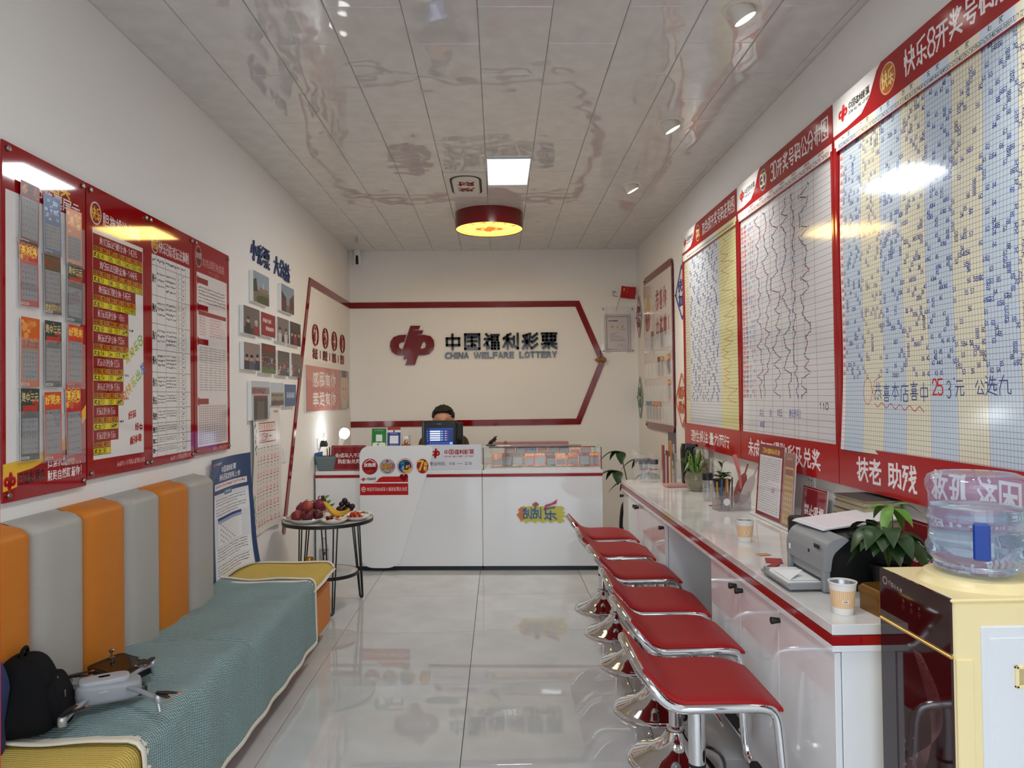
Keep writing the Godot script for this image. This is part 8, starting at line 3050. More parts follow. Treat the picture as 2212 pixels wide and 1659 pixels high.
func worktop_things() -> void:
	var r := RandomNumberGenerator.new()
	r.seed = 64
	cup("paper cup with tan sleeve in the middle of the worktop", V(1.082, WY, -3.19), -0.15)
	cup("paper cup with tan sleeve at the near end beside the printer", V(1.012, WY, -2.135), -0.2)
	printer()
	# papers in front of the printer
	for k in 4:
		var g := G.new()
		var m: Material = [mat("card_tan", K8(206, 150, 110), 0.5), M.red_card, M.red_card, M.red_card][k]
		if k < 2:
			g.box(V(0, 0.0006, 0), [V(0.05, 0.001, 0.038), V(0.062, 0.001, 0.085)][k])
		else:
			g.prism_flat(PackedVector2Array([Vector2(-0.05, -0.012), Vector2(0.0, -0.02), Vector2(0.05, -0.008), Vector2(0.055, 0.01), Vector2(0.01, 0.008), Vector2(-0.04, 0.014)]), 0.0002, 0.0016)
		var o := obj(["small_card", "red_packet", "red_paper", "red_paper"][k], g, m)
		o.position = V([1.062, 1.062, 1.036, 1.08][k], WY + 0.001 + 0.002 * float(k == 2), [-2.915, -2.805, -2.735, -2.68][k])
		o.rotation.y = [0.2, -0.3, 0.9, 0.3][k]
		tag(o, ["small tan card lying on the worktop before the printer", "red printed packet lying before the printer", "folded red paper strip lying before the printer", "red paper scrap touching the printer tray"][k], "paper")
	# tin box behind the near cup
	var tin := thing("tin_box", "bronze hinged tin box between printer and water dispenser", "box", V(1.2, WY, -2.145), 0.08)
	var g := G.new()
	g.loft([ring_rect(0.11, 0.062, 0.0, 0.02), ring_rect(0.11, 0.062, 0.052, 0.02)])
	obj("tin_body", g, mat("tin_bronze", K8(136, 96, 40), 0.3, 0.6), tin)
	g = G.new()
	g.loft([ring_rect(0.113, 0.065, 0.05, 0.02), ring_rect(0.113, 0.065, 0.064, 0.02), ring_rect(0.104, 0.056, 0.074, 0.018)])
	obj("lid", g, M.tin_bronze, tin)
	g = G.new()
	for k in 3:
		g.T = Transform3D(Basis(V(1, 0, 0), -PI / 2), V(-0.07 + 0.05 * k, 0.0745, 0.02))
		g.sign("和水元"[k], 0, 0, 0.03, 0.03, 0.003, 0.0, 0.0006)
	obj("inscription", g, mat("tin_ink", K8(40, 26, 10), 0.5), tin)
	# leaning number tables on their rail
	var c := Cv.new(330, 400, K8(134, 34, 44))
	c.text("3D和值数码分区表", 50, 18, 226, 30, K8(220, 180, 60), 0.13)
	c.rect(20, 60, 290, 320, K8(222, 220, 222))
	for k in 24:
		c.fine(30, 72 + 12.6 * k, 260 if k != 10 else 120, 8, K8(150, 140, 146), r)
	c.rect(196, 232, 40, 26, K8(190, 160, 170))
	sign_plate("number_table_sign", "red framed acrylic number table leaning against the right wall", 0.325, 0.37, c, "number_table_print", Transform3D(Basis(Vector3.UP, PI / 2 + PI + 0.02), V(1.362, WY + 0.016, -3.83)), -0.08)
	c = Cv.new(120, 360, K8(158, 112, 104))
	c.rect(10, 70, 100, 280, K8(196, 170, 120))
	c.rect(16, 80, 88, 30, K8(158, 112, 104))
	c.fine(30, 24, 60, 14, K8(206, 180, 170), r)
	for a in 8:
		for b in 4:
			if a < 7 or b > 0:
				c.rect(16 + b * 23, 122 + a * 27, 17, 19, K8(158, 112, 104))
				c.frame(18 + b * 23, 124 + a * 27, 13, 15, 2, K8(214, 190, 130))
	sign_plate("number_card_sign", "narrow tan acrylic card with small numbered boxes", 0.125, 0.35, c, "number_card_print", Transform3D(Basis(Vector3.UP, -PI / 2 + 0.02), V(1.362, WY + 0.016, -3.485)), -0.08)
	g = G.new()
	g.box(V(1.385, WY + 0.006, -3.6), V(0.07, 0.011, 0.62), 0.002)
	tag(obj("sign_rail", g, mat("rail_white", K8(226, 226, 222), 0.3)), "thin white ledge under the leaning number tables", "ledge")
	c = Cv.new(260, 220, K8(134, 30, 40))
	c.frame(10, 10, 240, 200, 2, K8(206, 170, 168))
	c.text("禁止吸烟", 28, 84, 210, 52, K8(240, 232, 230), 0.13)
	sign_plate("no_smoking_sign", "dark red no-smoking sign with white writing against the right wall", 0.25, 0.215, c, "no_smoking_print", Transform3D(Basis(Vector3.UP, -PI / 2), V(1.42, WY + 0.004, -3.4)), -0.1)
	c = Cv.new(260, 220, K8(134, 30, 40))
	c.frame(10, 10, 240, 200, 2, K8(206, 170, 168))
	c.text("未成年人不得", 22, 60, 216, 40, K8(240, 232, 230), 0.13)
	c.text("购彩和兑奖", 40, 120, 180, 40, K8(240, 232, 230), 0.13)
	sign_plate("minors_sign", "dark red sign half hidden behind the leafy plant", 0.26, 0.2, c, "minors_print_wall", Transform3D(Basis(Vector3.UP, -PI / 2), V(1.445, WY + 0.004, -2.59)), -0.06)
	# piled draw books
	for k in 9:
		g = G.new()
		var th: float = [0.042, 0.036, 0.036, 0.03, 0.034, 0.026, 0.028, 0.014, 0.008][k]
		var y := 0.0
		for q in k:
			y += [0.042, 0.036, 0.036, 0.03, 0.034, 0.026, 0.028, 0.014, 0.008][q]
		var sheets := G.new()
		sheets.box(V(0, th / 2, 0), V(0.134, th * 0.86, 0.23), 0.001)
		g.box(V(0, th * 0.04, 0), V(0.138, th * 0.08, 0.234))
		g.box(V(0, th * 0.96, 0), V(0.138, th * 0.08, 0.234))
		var bk := thing("draw_book", ["thick bound book at the bottom of the pile by the no-smoking sign", "bound book, second from the bottom of the pile", "bound book, third from the bottom of the pile", "bound book, fourth from the bottom of the pile", "bound book, fifth from the bottom of the pile", "bound book, sixth from the bottom of the pile", "bound book, third from the top of the pile", "thin white booklet, second from the top of the pile", "dark booklet at the top of the pile"][k], "book", V(1.396 + r.randf_range(-0.005, 0.005), WY + y, -2.735 + r.randf_range(-0.006, 0.006)), r.randf_range(-0.04, 0.04), "pile of bound books")
		obj("pages", sheets, mat("old_pages", K8(176, 162, 132), 0.85), bk)
		obj("cover", g, mat("book_cover_%d" % (k % 3), [K8(90, 84, 78), K8(150, 140, 120), K8(60, 58, 60)][k % 3] if k != 7 else K8(206, 214, 226), 0.6), bk)
	# leafy plant in a dark pot behind the printer
	var pl := thing("leafy_plant", "broad-leaved green plant in a dark pot behind the printer", "plant", V(1.235, WY, -2.29))
	g = G.new()
	g.lathe([Vector2(0.0, 0.0), Vector2(0.038, 0.0), Vector2(0.05, 0.085), Vector2(0.054, 0.087), Vector2(0.054, 0.105), Vector2(0.046, 0.105), Vector2(0.045, 0.094), Vector2(0.0, 0.094)], 24)
	obj("pot", g, M.black, pl)
	for k in 30:
		var a := k * 2.4
		var lvl := 0.15 + 0.07 * ((k * 7) % 5) / 4.0
		var rad := 0.05 + 0.012 * (k % 4)
		var p0 := V(cos(a) * 0.028, lvl, sin(a) * 0.028)
		var p1 := V(cos(a) * (rad + 0.062), lvl - 0.02 + 0.02 * sin(k), sin(a) * (rad + 0.062))
		leaf(pl, p0, p1, 0.026 + 0.004 * (k % 3), M.leaf_dark, 0.035)
	g = G.new()
	for k in 5:
		var a := k * 1.3
		g.tube([V(0, 0.09, 0), V(cos(a) * 0.015, 0.15, sin(a) * 0.015), V(cos(a) * 0.03, 0.21, sin(a) * 0.03)], 0.0025, 6)
	g.tube([V(0, 0.1, 0), V(0.01, 0.22, 0.01), V(0.015, 0.29, 0.0)], 0.002, 6)
	obj("stem", g, mat("stem_green", K8(90, 110, 50), 0.5), pl)
	for k in 6:
		var a := k * 1.05 + 0.3
		leaf(pl, V(0.015, 0.29 - 0.01 * (k % 2), 0.0), V(0.015 + cos(a) * 0.085, 0.285 - 0.03 * (k % 3), sin(a) * 0.085), 0.018, M.leaf_green, 0.02)
	# black round speaker behind the printer
	g = G.new()
	g.lathe([Vector2(0.0, 0.0), Vector2(0.04, 0.0), Vector2(0.042, 0.004), Vector2(0.042, 0.18), Vector2(0.038, 0.186), Vector2(0.03, 0.183), Vector2(0.0, 0.183)], 24)
	var spk := obj("round_speaker", g, M.black)
	spk.position = V(1.19, WY, -2.87)
	spk.scale.y = 0.86
	tag(spk, "black cylinder standing behind the grey printer", "speaker")
	far_things(r)


func printer() -> void:
	var grey := mat("printer_grey", K8(146, 148, 150), 0.4)
	var dark := mat("printer_black", K8(24, 25, 27), 0.4)
	var t := thing("printer", "grey and black laser printer with paper tray on the worktop", "printer", V(1.06, WY, -2.49))
	# profile in x, y swept along z
	var shape := soften([Vector2(0, 0.004), Vector2(0.235, 0.004), Vector2(0.235, 0.16), Vector2(0.19, 0.185), Vector2(0.06, 0.175), Vector2(0, 0.13)], [0.003, 0.01, 0.02, 0.02, 0.03, 0.03], 6)
	var g := G.new()
	g.T = Transform3D(Basis(), V(0, 0, 0))
	g.prism(shape, -0.12, 0.135)
	obj("body", g, dark, t)
	g = G.new()
	var hood := soften([Vector2(-0.012, 0.07), Vector2(0.012, 0.07), Vector2(0.02, 0.125), Vector2(0.075, 0.172), Vector2(0.06, 0.182), Vector2(0.01, 0.168), Vector2(-0.012, 0.13)], [0.003, 0.003, 0.02, 0.004, 0.004, 0.02, 0.02], 5)
	g.prism(hood, -0.15, 0.15)
	for z in [-0.138, 0.138]:
		g.box(V(0.0, 0.037, z), V(0.024, 0.07, 0.024), 0.004)
	obj("front_hood", g, grey, t)
	g = G.new()
	g.box(V(0.004, 0.055, 0), V(0.012, 0.035, 0.25), 0.002)
	obj("slot_lip", g, grey, t)
	g = G.new()
	g.box(V(-0.0135, 0.145, 0.105), V(0.003, 0.014, 0.04), 0.001)
	obj("name_plate", g, M.black, t)
	g = G.new()
	g.T = Transform3D(Basis(V(0, 0, 1), PI / 2), V(-0.012, 0.118, 0.04))
	g.lathe([Vector2(0.006, 0.0), Vector2(0.006, 0.0015), Vector2(0.0, 0.0015)], 16)
	obj("round_badge", g, dark, t)
	g = G.new()
	g.box(V(-0.013, 0.1, -0.12), V(0.002, 0.018, 0.014), 0.0005)
	obj("sticker", g, M.paper, t)
	# paper tray
	g = G.new()
	g.box(V(-0.06, 0.012, 0.0), V(0.115, 0.01, 0.26), 0.004)
	g.box(V(-0.06, 0.02, 0.125), V(0.115, 0.02, 0.008), 0.003)
	g.box(V(-0.112, 0.022, -0.085), V(0.014, 0.026, 0.03), 0.003)
	g.box(V(-0.116, 0.016, 0.0), V(0.008, 0.012, 0.24), 0.003)
	obj("paper_tray", g, grey, t)
	g = G.new()
	g.box(V(-0.03, 0.023, 0.0), V(0.16, 0.009, 0.21), 0.001)
	var ps := obj("paper_stack", g, M.paper)
	ps.position = t.position
	tag(ps, "stack of white paper in the printer tray", "paper")
	g = G.new()
	g.flat(V(-0.1, 0.031, -0.05), V(0.01, 0.029, 0.09), V(-0.1, 0.029, 0.09), Vector3.UP)
	g.flat(V(-0.1, 0.031, -0.05), V(-0.03, 0.05, 0.03), V(-0.1, 0.029, 0.09), V(-0.2, 1, 0))
	var fold := obj("folded_sheet", g, M.paper)
	fold.position = t.position
	tag(fold, "folded corner of a sheet on the printer tray paper", "paper")
	# printed lists lying on the lid
	var c := Cv.new(300, 420, K8(238, 234, 236))
	var r := RandomNumberGenerator.new()
	r.seed = 2
	c.text("中国福利彩票号码表", 60, 12, 180, 16, K8(90, 84, 90), 0.1)
	for k in 44:
		for j in 16:
			c.rect(12 + 17.5 * j, 38 + 8.4 * k, 10, 3.4, K8(206, 160, 176) if k > 16 else K8(150, 150, 160))
	for k in 5:
		c.rect(10, 36 + 74 * k, 280, 1, K8(190, 150, 166))
	for k in 4:
		var o := board("list_sheet", 0.21, 0.295, 0.0012, printed("list_print", c.tex() if not M.has("list_print") else null, 0.6) if not M.has("list_print") else M.list_print, M.paper, null, Transform3D(Basis(Vector3.UP, -PI / 2 + 0.1) * Basis(V(1, 0, 0), -PI / 2 + 0.1), V(1.075 + 0.004 * k, WY + 0.183 + 0.002 * k, -2.655)))
		tag(o, ["lowest printed list sheet on the printer lid", "second printed list sheet on the printer lid", "third printed list sheet on the printer lid", "top printed list sheet with pink columns on the printer lid"][k], "paper", "printed lists on the printer")


func far_things(r: RandomNumberGenerator) -> void:
	var g: G
	# clear pen box with advertising fans
	var pb := thing("pen_holder", "clear acrylic pen box with pens and fans on the worktop", "pen holder", V(1.3, WY, -4.05), 0.15)
	g = G.new()
	for s in [[V(0, 0.002, 0), V(0.19, 0.003, 0.09)], [V(0, 0.045, 0.044), V(0.19, 0.085, 0.003)], [V(0, 0.06, -0.044), V(0.19, 0.12, 0.003)], [V(-0.094, 0.05, 0), V(0.003, 0.1, 0.087)], [V(0.094, 0.05, 0), V(0.003, 0.1, 0.087)], [V(-0.03, 0.05, 0), V(0.003, 0.1, 0.086)], [V(0.035, 0.05, 0), V(0.003, 0.1, 0.086)]]:
		g.box(s[0], s[1])
	obj("box", g, pane("smoky_acrylic", Color(0.7, 0.66, 0.66), 0.2), pb)
	g = G.new()
	g.prism(ellipse(-0.05, 0.05, 0.02, 0.02, 18), 0.0462, 0.0468)
	obj("round_label", g, M.white, pb)
	var inks := [K8(210, 160, 40), K8(60, 96, 150), K8(196, 110, 50), K8(120, 40, 44), K8(230, 200, 150), K8(50, 50, 60)]
	for k in 6:
		g = G.new()
		var a := V(-0.07 + 0.014 * k, 0.006, -0.02 + 0.012 * (k % 3))
		g.tube([a, a + V(-0.008 + 0.01 * (k % 4), 0.15 + 0.012 * (k % 3), 0.006)], 0.0042, 7)
		var p := obj("pen", g, mat("pen_tone_%d" % k, inks[k], 0.4))
		p.transform = pb.transform
		tag(p, ["yellow", "blue", "orange", "dark red", "cream", "dark"][k] + " pen in the clear acrylic pen box", "pen", "pens in the clear pen box")
	for k in 2:
		g = G.new()
		g.T = Transform3D(Basis(V(0, 0, 1), -0.35 - 0.12 * k), V(0.0 + 0.02 * k, 0.01, -0.012 + 0.02 * k))
		var outline := ellipse(0.02, 0.12, 0.03, 0.09, 20)
		g.prism(outline, 0.0, 0.003)
		g.box(V(0.02, 0.235, 0.0015), V(0.009, 0.06, 0.004))
		var o := obj("hand_fan", g, mat("fan_%d" % k, [K8(176, 96, 86), K8(214, 196, 192)][k], 0.4))
		o.transform = pb.transform
		tag(o, ["red plastic hand fan in the pen box", "pale pink plastic hand fan in the pen box"][k], "fan", "hand fans in the pen box")
	g = G.new()
	g.loft(blade(V(0.0, 0, 0), V(-0.035, 0.19, 0), 0.011, V(0, 0, 1), 0.0, [0.5, 0.7, 0.8, 1.2, 1.0]), false, false)
	var rib := obj("rolled_leaflet", g, mat("leaflet_pink", K8(206, 120, 116), 0.4))
	rib.position = V(1.345, WY + 0.12, -4.02)
	tag(rib, "pink rolled leaflet sticking up from the pen box", "leaflet")
	# glass water flask
	var fl := thing("glass_flask", "tall clear glass flask with black lid on the worktop", "bottle", V(1.268, WY, -4.4))
	g = G.new()
	g.lathe([Vector2(0.0, 0.004), Vector2(0.026, 0.001), Vector2(0.03, 0.004), Vector2(0.03, 0.128)], 28)
	obj("glass", g, pane("flask_glass", Color(0.92, 0.95, 0.96), 0.08), fl)
	g = G.new()
	g.lathe([Vector2(0.0, 0.012), Vector2(0.027, 0.012), Vector2(0.027, 0.1), Vector2(0.0, 0.1)], 28)
	obj("water", g, pane("flask_water", Color(0.55, 0.6, 0.6), 0.22), fl)
	g = G.new()
	g.lathe([Vector2(0.0315, 0.126), Vector2(0.0315, 0.165), Vector2(0.029, 0.168), Vector2(0.0, 0.168)], 28)
	obj("lid", g, M.black, fl)
	g = G.new()
	g.box(V(0, 0.006, 0), V(0.06, 0.008, 0.022), 0.003)
	var st := obj("black_clip", g, M.black)
	st.position = V(1.29, WY + 0.0005, -4.2)
	st.rotation.y = 0.3
	tag(st, "small black clip lying beside the clear pen box", "clip")
	g = G.new()
	g.box(V(0, 0.0006, 0), V(0.075, 0.001, 0.03))
	var rt := obj("red_slip", g, M.red_card)
	rt.position = V(1.255, WY + 0.0005, -4.2)
	tag(rt, "small red slip lying under the black clip", "paper")
	# spider plant in a glass bowl
	var sp := thing("spider_plant", "spider plant with arching striped leaves in a round glass bowl", "plant", V(1.32, WY, -4.85))
	g = G.new()
	g.lathe([Vector2(0.0, 0.004), Vector2(0.05, 0.0), Vector2(0.052, 0.006), Vector2(0.05, 0.012), Vector2(0.07, 0.045), Vector2(0.076, 0.08), Vector2(0.068, 0.112), Vector2(0.06, 0.124), Vector2(0.066, 0.13)], 32)
	obj("glass_bowl", g, pane("bowl_glass", Color(0.74, 0.72, 0.6), 0.3), sp)
	g = G.new()
	g.lathe([Vector2(0.0, 0.014), Vector2(0.05, 0.014), Vector2(0.066, 0.048), Vector2(0.071, 0.075), Vector2(0.0, 0.082)], 24)
	obj("water_and_roots", g, mat("root_water", K8(122, 114, 88), 0.4), sp)
	for k in 46:
		var a := k * 2.39996
		var out := r.randf_range(0.08, 0.17)
		var top := r.randf_range(-0.01, 0.1) if k % 3 else r.randf_range(0.1, 0.16)
		if k % 3 == 0:
			out *= 0.45
		var p0 := V(cos(a) * 0.015, 0.1, sin(a) * 0.015)
		var rings := []
		for q in 7:
			var u := q / 6.0
			var p := p0 + V(cos(a) * out * u, (top + 0.06) * sin(u * 2.5) * 0.95 - 0.02 * u * u, sin(a) * out * u)
			var s = V(-sin(a), 0, cos(a)) * 0.0052 * [0.9, 1.0, 1.0, 0.9, 0.75, 0.5, 0.05][q]
			rings.append(PackedVector3Array([p - s + V(0, 0.001, 0), p, p + s + V(0, 0.001, 0)]))
		g = G.new()
		g.loft(rings, false, false)
		obj("leaf", g, [M.leaf_green, M.leaf_pale, M.leaf_green, M.leaf_dark][k % 4], sp)
	# small dark pot plant
	var bp := thing("pot_plant", "small plant with oval leaves in a black pot behind the flask", "plant", V(1.375, WY, -4.46))
	g = G.new()
	g.lathe([Vector2(0.0, 0.0), Vector2(0.04, 0.0), Vector2(0.052, 0.11), Vector2(0.055, 0.11), Vector2(0.055, 0.122), Vector2(0.046, 0.122), Vector2(0.0, 0.11)], 24)
	obj("pot", g, M.black, bp)
	g = G.new()
	for k in 6:
		var a := k * 1.05
		g.tube([V(0, 0.11, 0), V(cos(a) * 0.02, 0.15, sin(a) * 0.02)], 0.002, 6)
	g.tube([V(0, 0.11, 0), V(-0.005, 0.17, 0.005), V(0.0, 0.21, 0.0)], 0.002, 6)
	obj("stem", g, M.stem_green, bp)
	for k in 14:
		var a := k * 2.4
		leaf(bp, V(cos(a) * 0.012, 0.13 + 0.006 * (k % 4), sin(a) * 0.012), V(cos(a) * 0.07, 0.145 + 0.01 * (k % 4), sin(a) * 0.07), 0.017, M.leaf_dark, 0.015)
	leaf(bp, V(0, 0.2, 0), V(0.035, 0.245, 0.02), 0.02, M.leaf_dark, 0.0)
	leaf(bp, V(0, 0.19, 0), V(-0.02, 0.235, -0.02), 0.018, M.leaf_dark, 0.0)
	# rack of leaflets with a black box behind
	var mr := thing("leaflet_rack", "clear acrylic leaflet rack at the far end of the worktop", "rack", V(1.255, WY, -5.22), -0.1)
	g = G.new()
	for s in [[V(0, 0.006, 0.03), V(0.17, 0.01, 0.14)], [V(0, 0.09, -0.03), V(0.17, 0.17, 0.003)], [V(0, 0.06, 0.04), V(0.17, 0.1, 0.003)], [V(-0.084, 0.07, 0.01), V(0.003, 0.13, 0.09)], [V(0.084, 0.07, 0.01), V(0.003, 0.13, 0.09)], [V(0.0, 0.07, 0.01), V(0.003, 0.13, 0.09)]]:
		g.box(s[0], s[1])
	obj("rack_body", g, M.clear_acrylic, mr)
	var books := [[-0.07, 0.27, K8(160, 58, 50), "red"], [-0.055, 0.2, K8(196, 190, 176), "pale"], [-0.042, 0.23, K8(150, 44, 40), "dark red"], [-0.03, 0.19, K8(220, 216, 206), "white"], [-0.018, 0.3, K8(196, 130, 60), "orange"], [0.012, 0.21, K8(180, 170, 160), "beige"]]
	for b in books:
		g = G.new()
		g.box(V(b[0], b[1] / 2 + 0.013, 0.005), V(0.0125, b[1], 0.075), 0.001)
		var o := obj("leaflet", g, mat("leaflet_%s" % b[3], b[2], 0.4))
		o.transform = mr.transform
		tag(o, "%s upright leaflet pack in the clear leaflet rack" % b[3], "leaflet", "leaflets in the acrylic rack")
	g = G.new()
	g.loft([ring_rect(0.05, 0.045, 0.0, 0.02), ring_rect(0.058, 0.05, 0.26, 0.02), ring_rect(0.05, 0.045, 0.3, 0.02)])
	var bb := obj("black_bag", g, mat("black_plastic", K8(16, 16, 18), 0.2))
	bb.position = V(1.345, WY, -5.1)
	tag(bb, "tall glossy black plastic bag behind the spider plant", "bag")
	g = G.new()
	g.box(V(0, 0.012, 0), V(0.17, 0.02, 0.09), 0.001)
	var fb := obj("flat_booklet", g, mat("booklet_pink", K8(204, 156, 146), 0.4))
	fb.position = V(1.245, WY, -5.075)
	fb.rotation.y = 0.1
	tag(fb, "thick booklet with pink cover lying before the leaflet rack", "book")
	# dark wall poster behind the rack
	var c := Cv.new(160, 260, K8(66, 50, 78))
	for k in 30:
		c.disc(r.randf() * 160, r.randf() * 260, r.randf_range(4, 16), r.randf_range(4, 12), [K8(80, 60, 96), K8(110, 80, 90), K8(56, 40, 66)][k % 3])
	c.text("恭喜", 24, 130, 110, 70, K8(206, 196, 206), 0.14)
	var dp := board("dark_poster", 0.17, 0.3, 0.002, printed("dark_poster_print", c.tex(), 0.3), M.paper, null, wall("right", -6.28, 0.86, 0.002))
	dp.scale = V(1.7, 1.0, 1.0)
	tag(dp, "dark purple poster on the wall below the winners board", "poster")
	c = Cv.new(120, 180, K8(150, 130, 130))
	c.rect(10, 10, 100, 40, K8(206, 190, 186))
	c.rect(14, 70, 92, 90, K8(120, 84, 84))
	var ap := thing("leaflet_stand", "small clear sign stand behind the spider plant", "sign", V(1.4, WY, -4.98), -0.5)
	board("plate", 0.1, 0.28, 0.003, printed("stand_print", c.tex(), 0.1), M.clear_acrylic, ap, Transform3D(Basis(V(1, 0, 0), -0.06), V(-0.05, 0.002, 0)))
	g = G.new()
	g.box(V(0, 0.002, 0.0), V(0.1, 0.004, 0.06))
	obj("foot", g, M.clear_acrylic, ap)
	# plastic jars in a clear bag
	for k in 3:
		var j := thing("plastic_jar", ["clear plastic jar with black lid at the far worktop corner, left", "clear plastic jar with black lid at the far worktop corner, right", "clear plastic jar with black lid standing behind the other two"][k], "jar", V([1.075, 1.145, 1.11][k], WY, [-5.38, -5.36, -5.45][k]), 0, "clear plastic jars")
		g = G.new()
		g.lathe([Vector2(0.0, 0.003), Vector2(0.028, 0.0), Vector2(0.032, 0.004), Vector2(0.032, 0.13), Vector2(0.03, 0.138)], 24)
		obj("jar_body", g, M.pet_plastic, j)
		g = G.new()
		g.lathe([Vector2(0.033, 0.134), Vector2(0.034, 0.138), Vector2(0.034, 0.165), Vector2(0.032, 0.168), Vector2(0.0, 0.168)], 24)
		obj("lid", g, mat("jar_lid", K8(40, 46, 52), 0.3), j)
		g = G.new()
		g.lathe([Vector2(0.0323, 0.092), Vector2(0.0326, 0.0925), Vector2(0.0326, 0.0965), Vector2(0.0323, 0.097)], 24)
		obj("red_mark", g, M.red_card, j)
	g = G.new()
	var rings := []
	for k in 10:
		var u := k / 9.0
		var ring := PackedVector3Array()
		for q in 26:
			var a := TAU * q / 26
			var wob := 1.0 + 0.06 * sin(a * 5.0 + k * 1.3) + 0.04 * sin(a * 9.0 - k)
			ring.append(V(1.1 + cos(a) * 0.105 * wob * (1.0 - 0.25 * u), WY + 0.002 + 0.2 * u + 0.012 * sin(a * 3.0) * u, -5.4 + sin(a) * 0.1 * wob * (1.0 - 0.2 * u)))
		rings.append(ring)
	g.loft(rings, false)
	g.loft(blade(V(1.02, WY + 0.16, -5.36), V(0.99, WY + 0.24, -5.36), 0.02, V(0, 0, 1), 0.0, [1.0, 0.9, 1.2, 0.8, 0.3]), false, false)
	tag(obj("clear_bag", g, M.bag_film), "thin clear plastic bag round the jars", "bag")
	# tall floor plant at the far end
	var fp := thing("floor_plant", "dark leaved floor plant between showcase and far cabinet", "plant", V(1.2, 0, -6.35))
	g = G.new()
	g.lathe([Vector2(0.0, 0.0), Vector2(0.1, 0.0), Vector2(0.13, 0.24), Vector2(0.135, 0.25), Vector2(0.12, 0.25), Vector2(0.0, 0.22)], 24)
	obj("pot", g, mat("pot_grey", K8(90, 90, 88), 0.6), fp)
	for k in 5:
		var tip: Vector3 = [V(-0.2, 0.78, 0.2), V(-0.1, 0.7, 0.3), V(0.05, 0.86, 0.05), V(-0.12, 0.92, -0.1), V(0.12, 0.75, 0.15)][k]
		g = G.new()
		g.tube([V(0, 0.22, 0), tip * 0.5 + V(0, 0.15, 0), tip], 0.005, 6)
		obj("stalk", g, M.stem_green, fp)
		for s in [-1.0, 0.0, 1.0]:
			leaf(fp, tip, tip + V(-0.1 + 0.09 * s, -0.05 - 0.03 * absf(s), 0.08 * s + 0.02), 0.045, M.leaf_dark, 0.03)


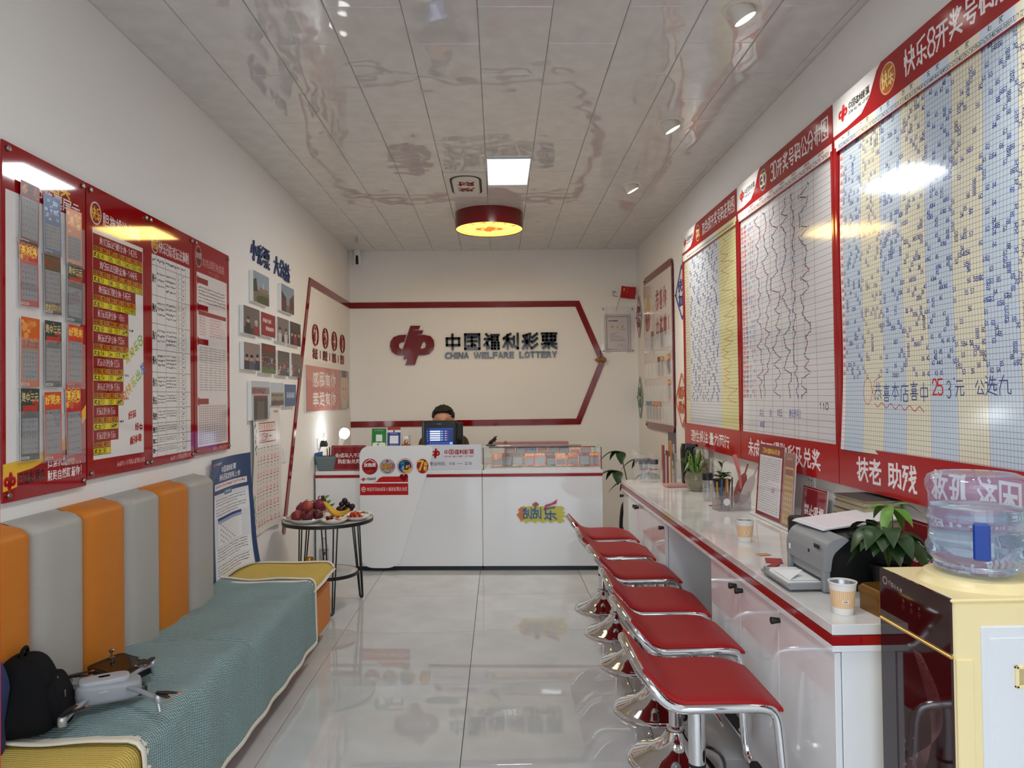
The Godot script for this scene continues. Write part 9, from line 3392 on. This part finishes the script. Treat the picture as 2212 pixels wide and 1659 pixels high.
func dispenser() -> void:
	var t := thing("water_dispenser", "cream water dispenser with dark red glass front near the camera", "water dispenser", V(1.04, 0, -1.82))
	var cream := mat("dispenser_cream", K8(244, 224, 168), 0.35)
	var w := 0.158     # half width along z
	var g := G.new()
	g.box(V(0.155, 0.485, 0), V(0.3, 0.91, w * 2), 0.006)
	obj("case", g, cream, t)
	g = G.new()
	g.box(V(0.155, 0.943, 0), V(0.31, 0.008, w * 2 + 0.002), 0.003)
	obj("top", g, cream, t)
	g = G.new()
	g.lathe([Vector2(0.135, 0.946), Vector2(0.128, 0.954), Vector2(0.122, 0.958), Vector2(0.118, 0.968), Vector2(0.1, 0.972), Vector2(0.085, 0.97), Vector2(0.0, 0.966)], 40, V(0.165, 0, 0))
	obj("bottle_seat", g, cream, t)
	var c := Cv.new(300, 500, K8(46, 8, 10))
	c.disc(26, 36, 12, 14, K8(150, 140, 134))
	c.disc(26, 36, 8, 9, K8(60, 20, 20))
	for k in 5:
		c.text("万家小天使"[k], 42 + 13 * k, 30 + 2 * k, 13, 16, K8(170, 160, 150), 0.12)
	for k in 3:
		c.disc(112 + 34 * k, 74, 4, 6, K8(96, 60, 58))
		c.disc(112 + 34 * k, 94, 6, 9, K8(110, 60, 56))
		c.disc(112 + 34 * k, 94, 5, 7.5, K8(46, 8, 10))
		c.rect(110 + 34 * k, 93, 5, 2, K8(130, 90, 84))
	var red := mat("dispenser_red", K8(46, 6, 9), 0.05)
	board("upper_front", w * 2 - 0.008, 0.128, 0.006, printed("dispenser_print", c.tex(), 0.05), red, t, Transform3D(Basis(V(0, 0, 1), Vector3.UP, V(-1, 0, 0)), V(0.005, 0.82, -w + 0.004)), Rect2(0, 0, 1, 0.32))
	g = G.new()
	g.box(V(0.002, 0.812, 0), V(0.01, 0.008, w * 2 - 0.004), 0.002)
	obj("gold_line", g, mat("trim_gold", K8(206, 170, 90), 0.25, 0.5), t)
	g = G.new()
	g.box(V(0.002, 0.4, 0), V(0.01, 0.006, w * 2 - 0.004), 0.002)
	obj("gold_line", g, M.trim_gold, t)
	var dc := Cv.new(300, 400, K8(44, 6, 9))
	var prev := []
	for k in 24:
		var u := k / 23.0
		var path := []
		for q in 30:
			var v := q / 29.0
			path.append(Vector2(150 + 70 * sin(v * 3.4 + u * 0.5) + u * 46 * sin(v * 5.0), 30 + v * 370))
		for q in 29:
			dc.seg(path[q], path[q + 1], 1.0, K8(100, 66, 66))
	var r := RandomNumberGenerator.new()
	r.seed = 6
	for k in 26:
		var x := 100 + r.randf() * 60
		var y := 250 + r.randf() * 140
		dc.rect(x - 3, y, 7, 1, K8(150, 130, 130))
		dc.rect(x, y - 3, 1, 7, K8(150, 130, 130))
	board("lower_front", w * 2 - 0.008, 0.405, 0.006, printed("dispenser_swirl", dc.tex(), 0.05), red, t, Transform3D(Basis(V(0, 0, 1), Vector3.UP, V(-1, 0, 0)), V(0.005, 0.404, -w + 0.004)))
	board("base_front", w * 2 - 0.008, 0.36, 0.006, red, red, t, Transform3D(Basis(V(0, 0, 1), Vector3.UP, V(-1, 0, 0)), V(0.005, 0.036, -w + 0.004)))
	g = G.new()
	g.box(V(0.028, 0.615, w + 0.001), V(0.04, 0.39, 0.006), 0.002)
	obj("door_edge", g, cream, t)
	g = G.new()
	g.box(V(0.185, 0.46, w + 0.001), V(0.236, 0.85, 0.008), 0.003)
	obj("side_panel", g, mat("dispenser_white", K8(226, 228, 230), 0.35), t)
	g = G.new()
	g.box(V(0.185, 0.46, w + 0.004), V(0.2, 0.8, 0.006), 0.004)
	obj("pressed_field", g, M.dispenser_white, t)
	g = G.new()
	for s in [[V(0.155 + 0.03, 0.792, w + 0.0085), V(0.09, 0.008, 0.01)], [V(0.155 + 0.03, 0.748, w + 0.0085), V(0.09, 0.008, 0.01)], [V(0.144, 0.77, w + 0.0085), V(0.008, 0.052, 0.01)], [V(0.226, 0.77, w + 0.0085), V(0.008, 0.052, 0.01)]]:
		g.box(s[0], s[1], 0.002)
	obj("grip_frame", g, cream, t)
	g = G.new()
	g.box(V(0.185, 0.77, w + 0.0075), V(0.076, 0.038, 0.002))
	obj("grip_shade", g, mat("grip_shade_cream", K8(196, 176, 128), 0.5), t)  # flat plate in darker cream: shade inside the grip put into its colour
	for x in [0.04, 0.27]:
		for z in [-0.13, 0.13]:
			g = G.new()
			g.lathe([Vector2(0.015, 0.0), Vector2(0.015, 0.032)], 12, V(x, 0, z))
			obj("foot", g, M.black, t)
	# water bottle upside down in its seat
	var b := thing("dispenser_bottle", "large clear blue-tinted water bottle with blue handle on the dispenser", "bottle", V(1.208, 0.967, -1.82))
	var shape := [Vector2(0.05, 0.0), Vector2(0.088, 0.01), Vector2(0.1, 0.02), Vector2(0.098, 0.032), Vector2(0.112, 0.046), Vector2(0.115, 0.06), Vector2(0.112, 0.074), Vector2(0.108, 0.082), Vector2(0.107, 0.125), Vector2(0.111, 0.133), Vector2(0.111, 0.152), Vector2(0.107, 0.16), Vector2(0.107, 0.2), Vector2(0.112, 0.212), Vector2(0.113, 0.232), Vector2(0.106, 0.247), Vector2(0.09, 0.254), Vector2(0.07, 0.25), Vector2(0.0, 0.243)]
	g = G.new()
	g.lathe(shape, 48)
	var shell := pane("bottle_blue", Color(0.62, 0.74, 0.92), 0.16)
	obj("shell", g, shell, b)
	g = G.new()
	var wet := []
	for p in shape:
		if p.y < 0.17:
			wet.append(Vector2(p.x - 0.003, maxf(p.y, 0.002)))
	wet.push_front(Vector2(0.0, 0.002))
	wet.append(Vector2(0.104, 0.17))
	wet.append(Vector2(0.0, 0.17))
	g.lathe(wet, 48)
	var wm := mat("bottle_water", Color(0.86, 0.93, 0.97, 0.06), 0.02)
	wm.transparency = BaseMaterial3D.TRANSPARENCY_ALPHA
	wm.refraction_enabled = true
	wm.refraction_scale = 0.033
	obj("water", g, wm, b)
	g = G.new()
	g.T = Transform3D(Basis(Vector3.UP, -0.5), Vector3.ZERO)
	g.box(V(0.0, 0.1, 0.124), V(0.036, 0.088, 0.012), 0.004)
	g.box(V(0.0, 0.137, 0.112), V(0.03, 0.014, 0.026), 0.004)
	g.box(V(0.0, 0.063, 0.113), V(0.03, 0.014, 0.022), 0.004)
	obj("handle", g, mat("handle_blue", K8(24, 62, 150), 0.25), b)
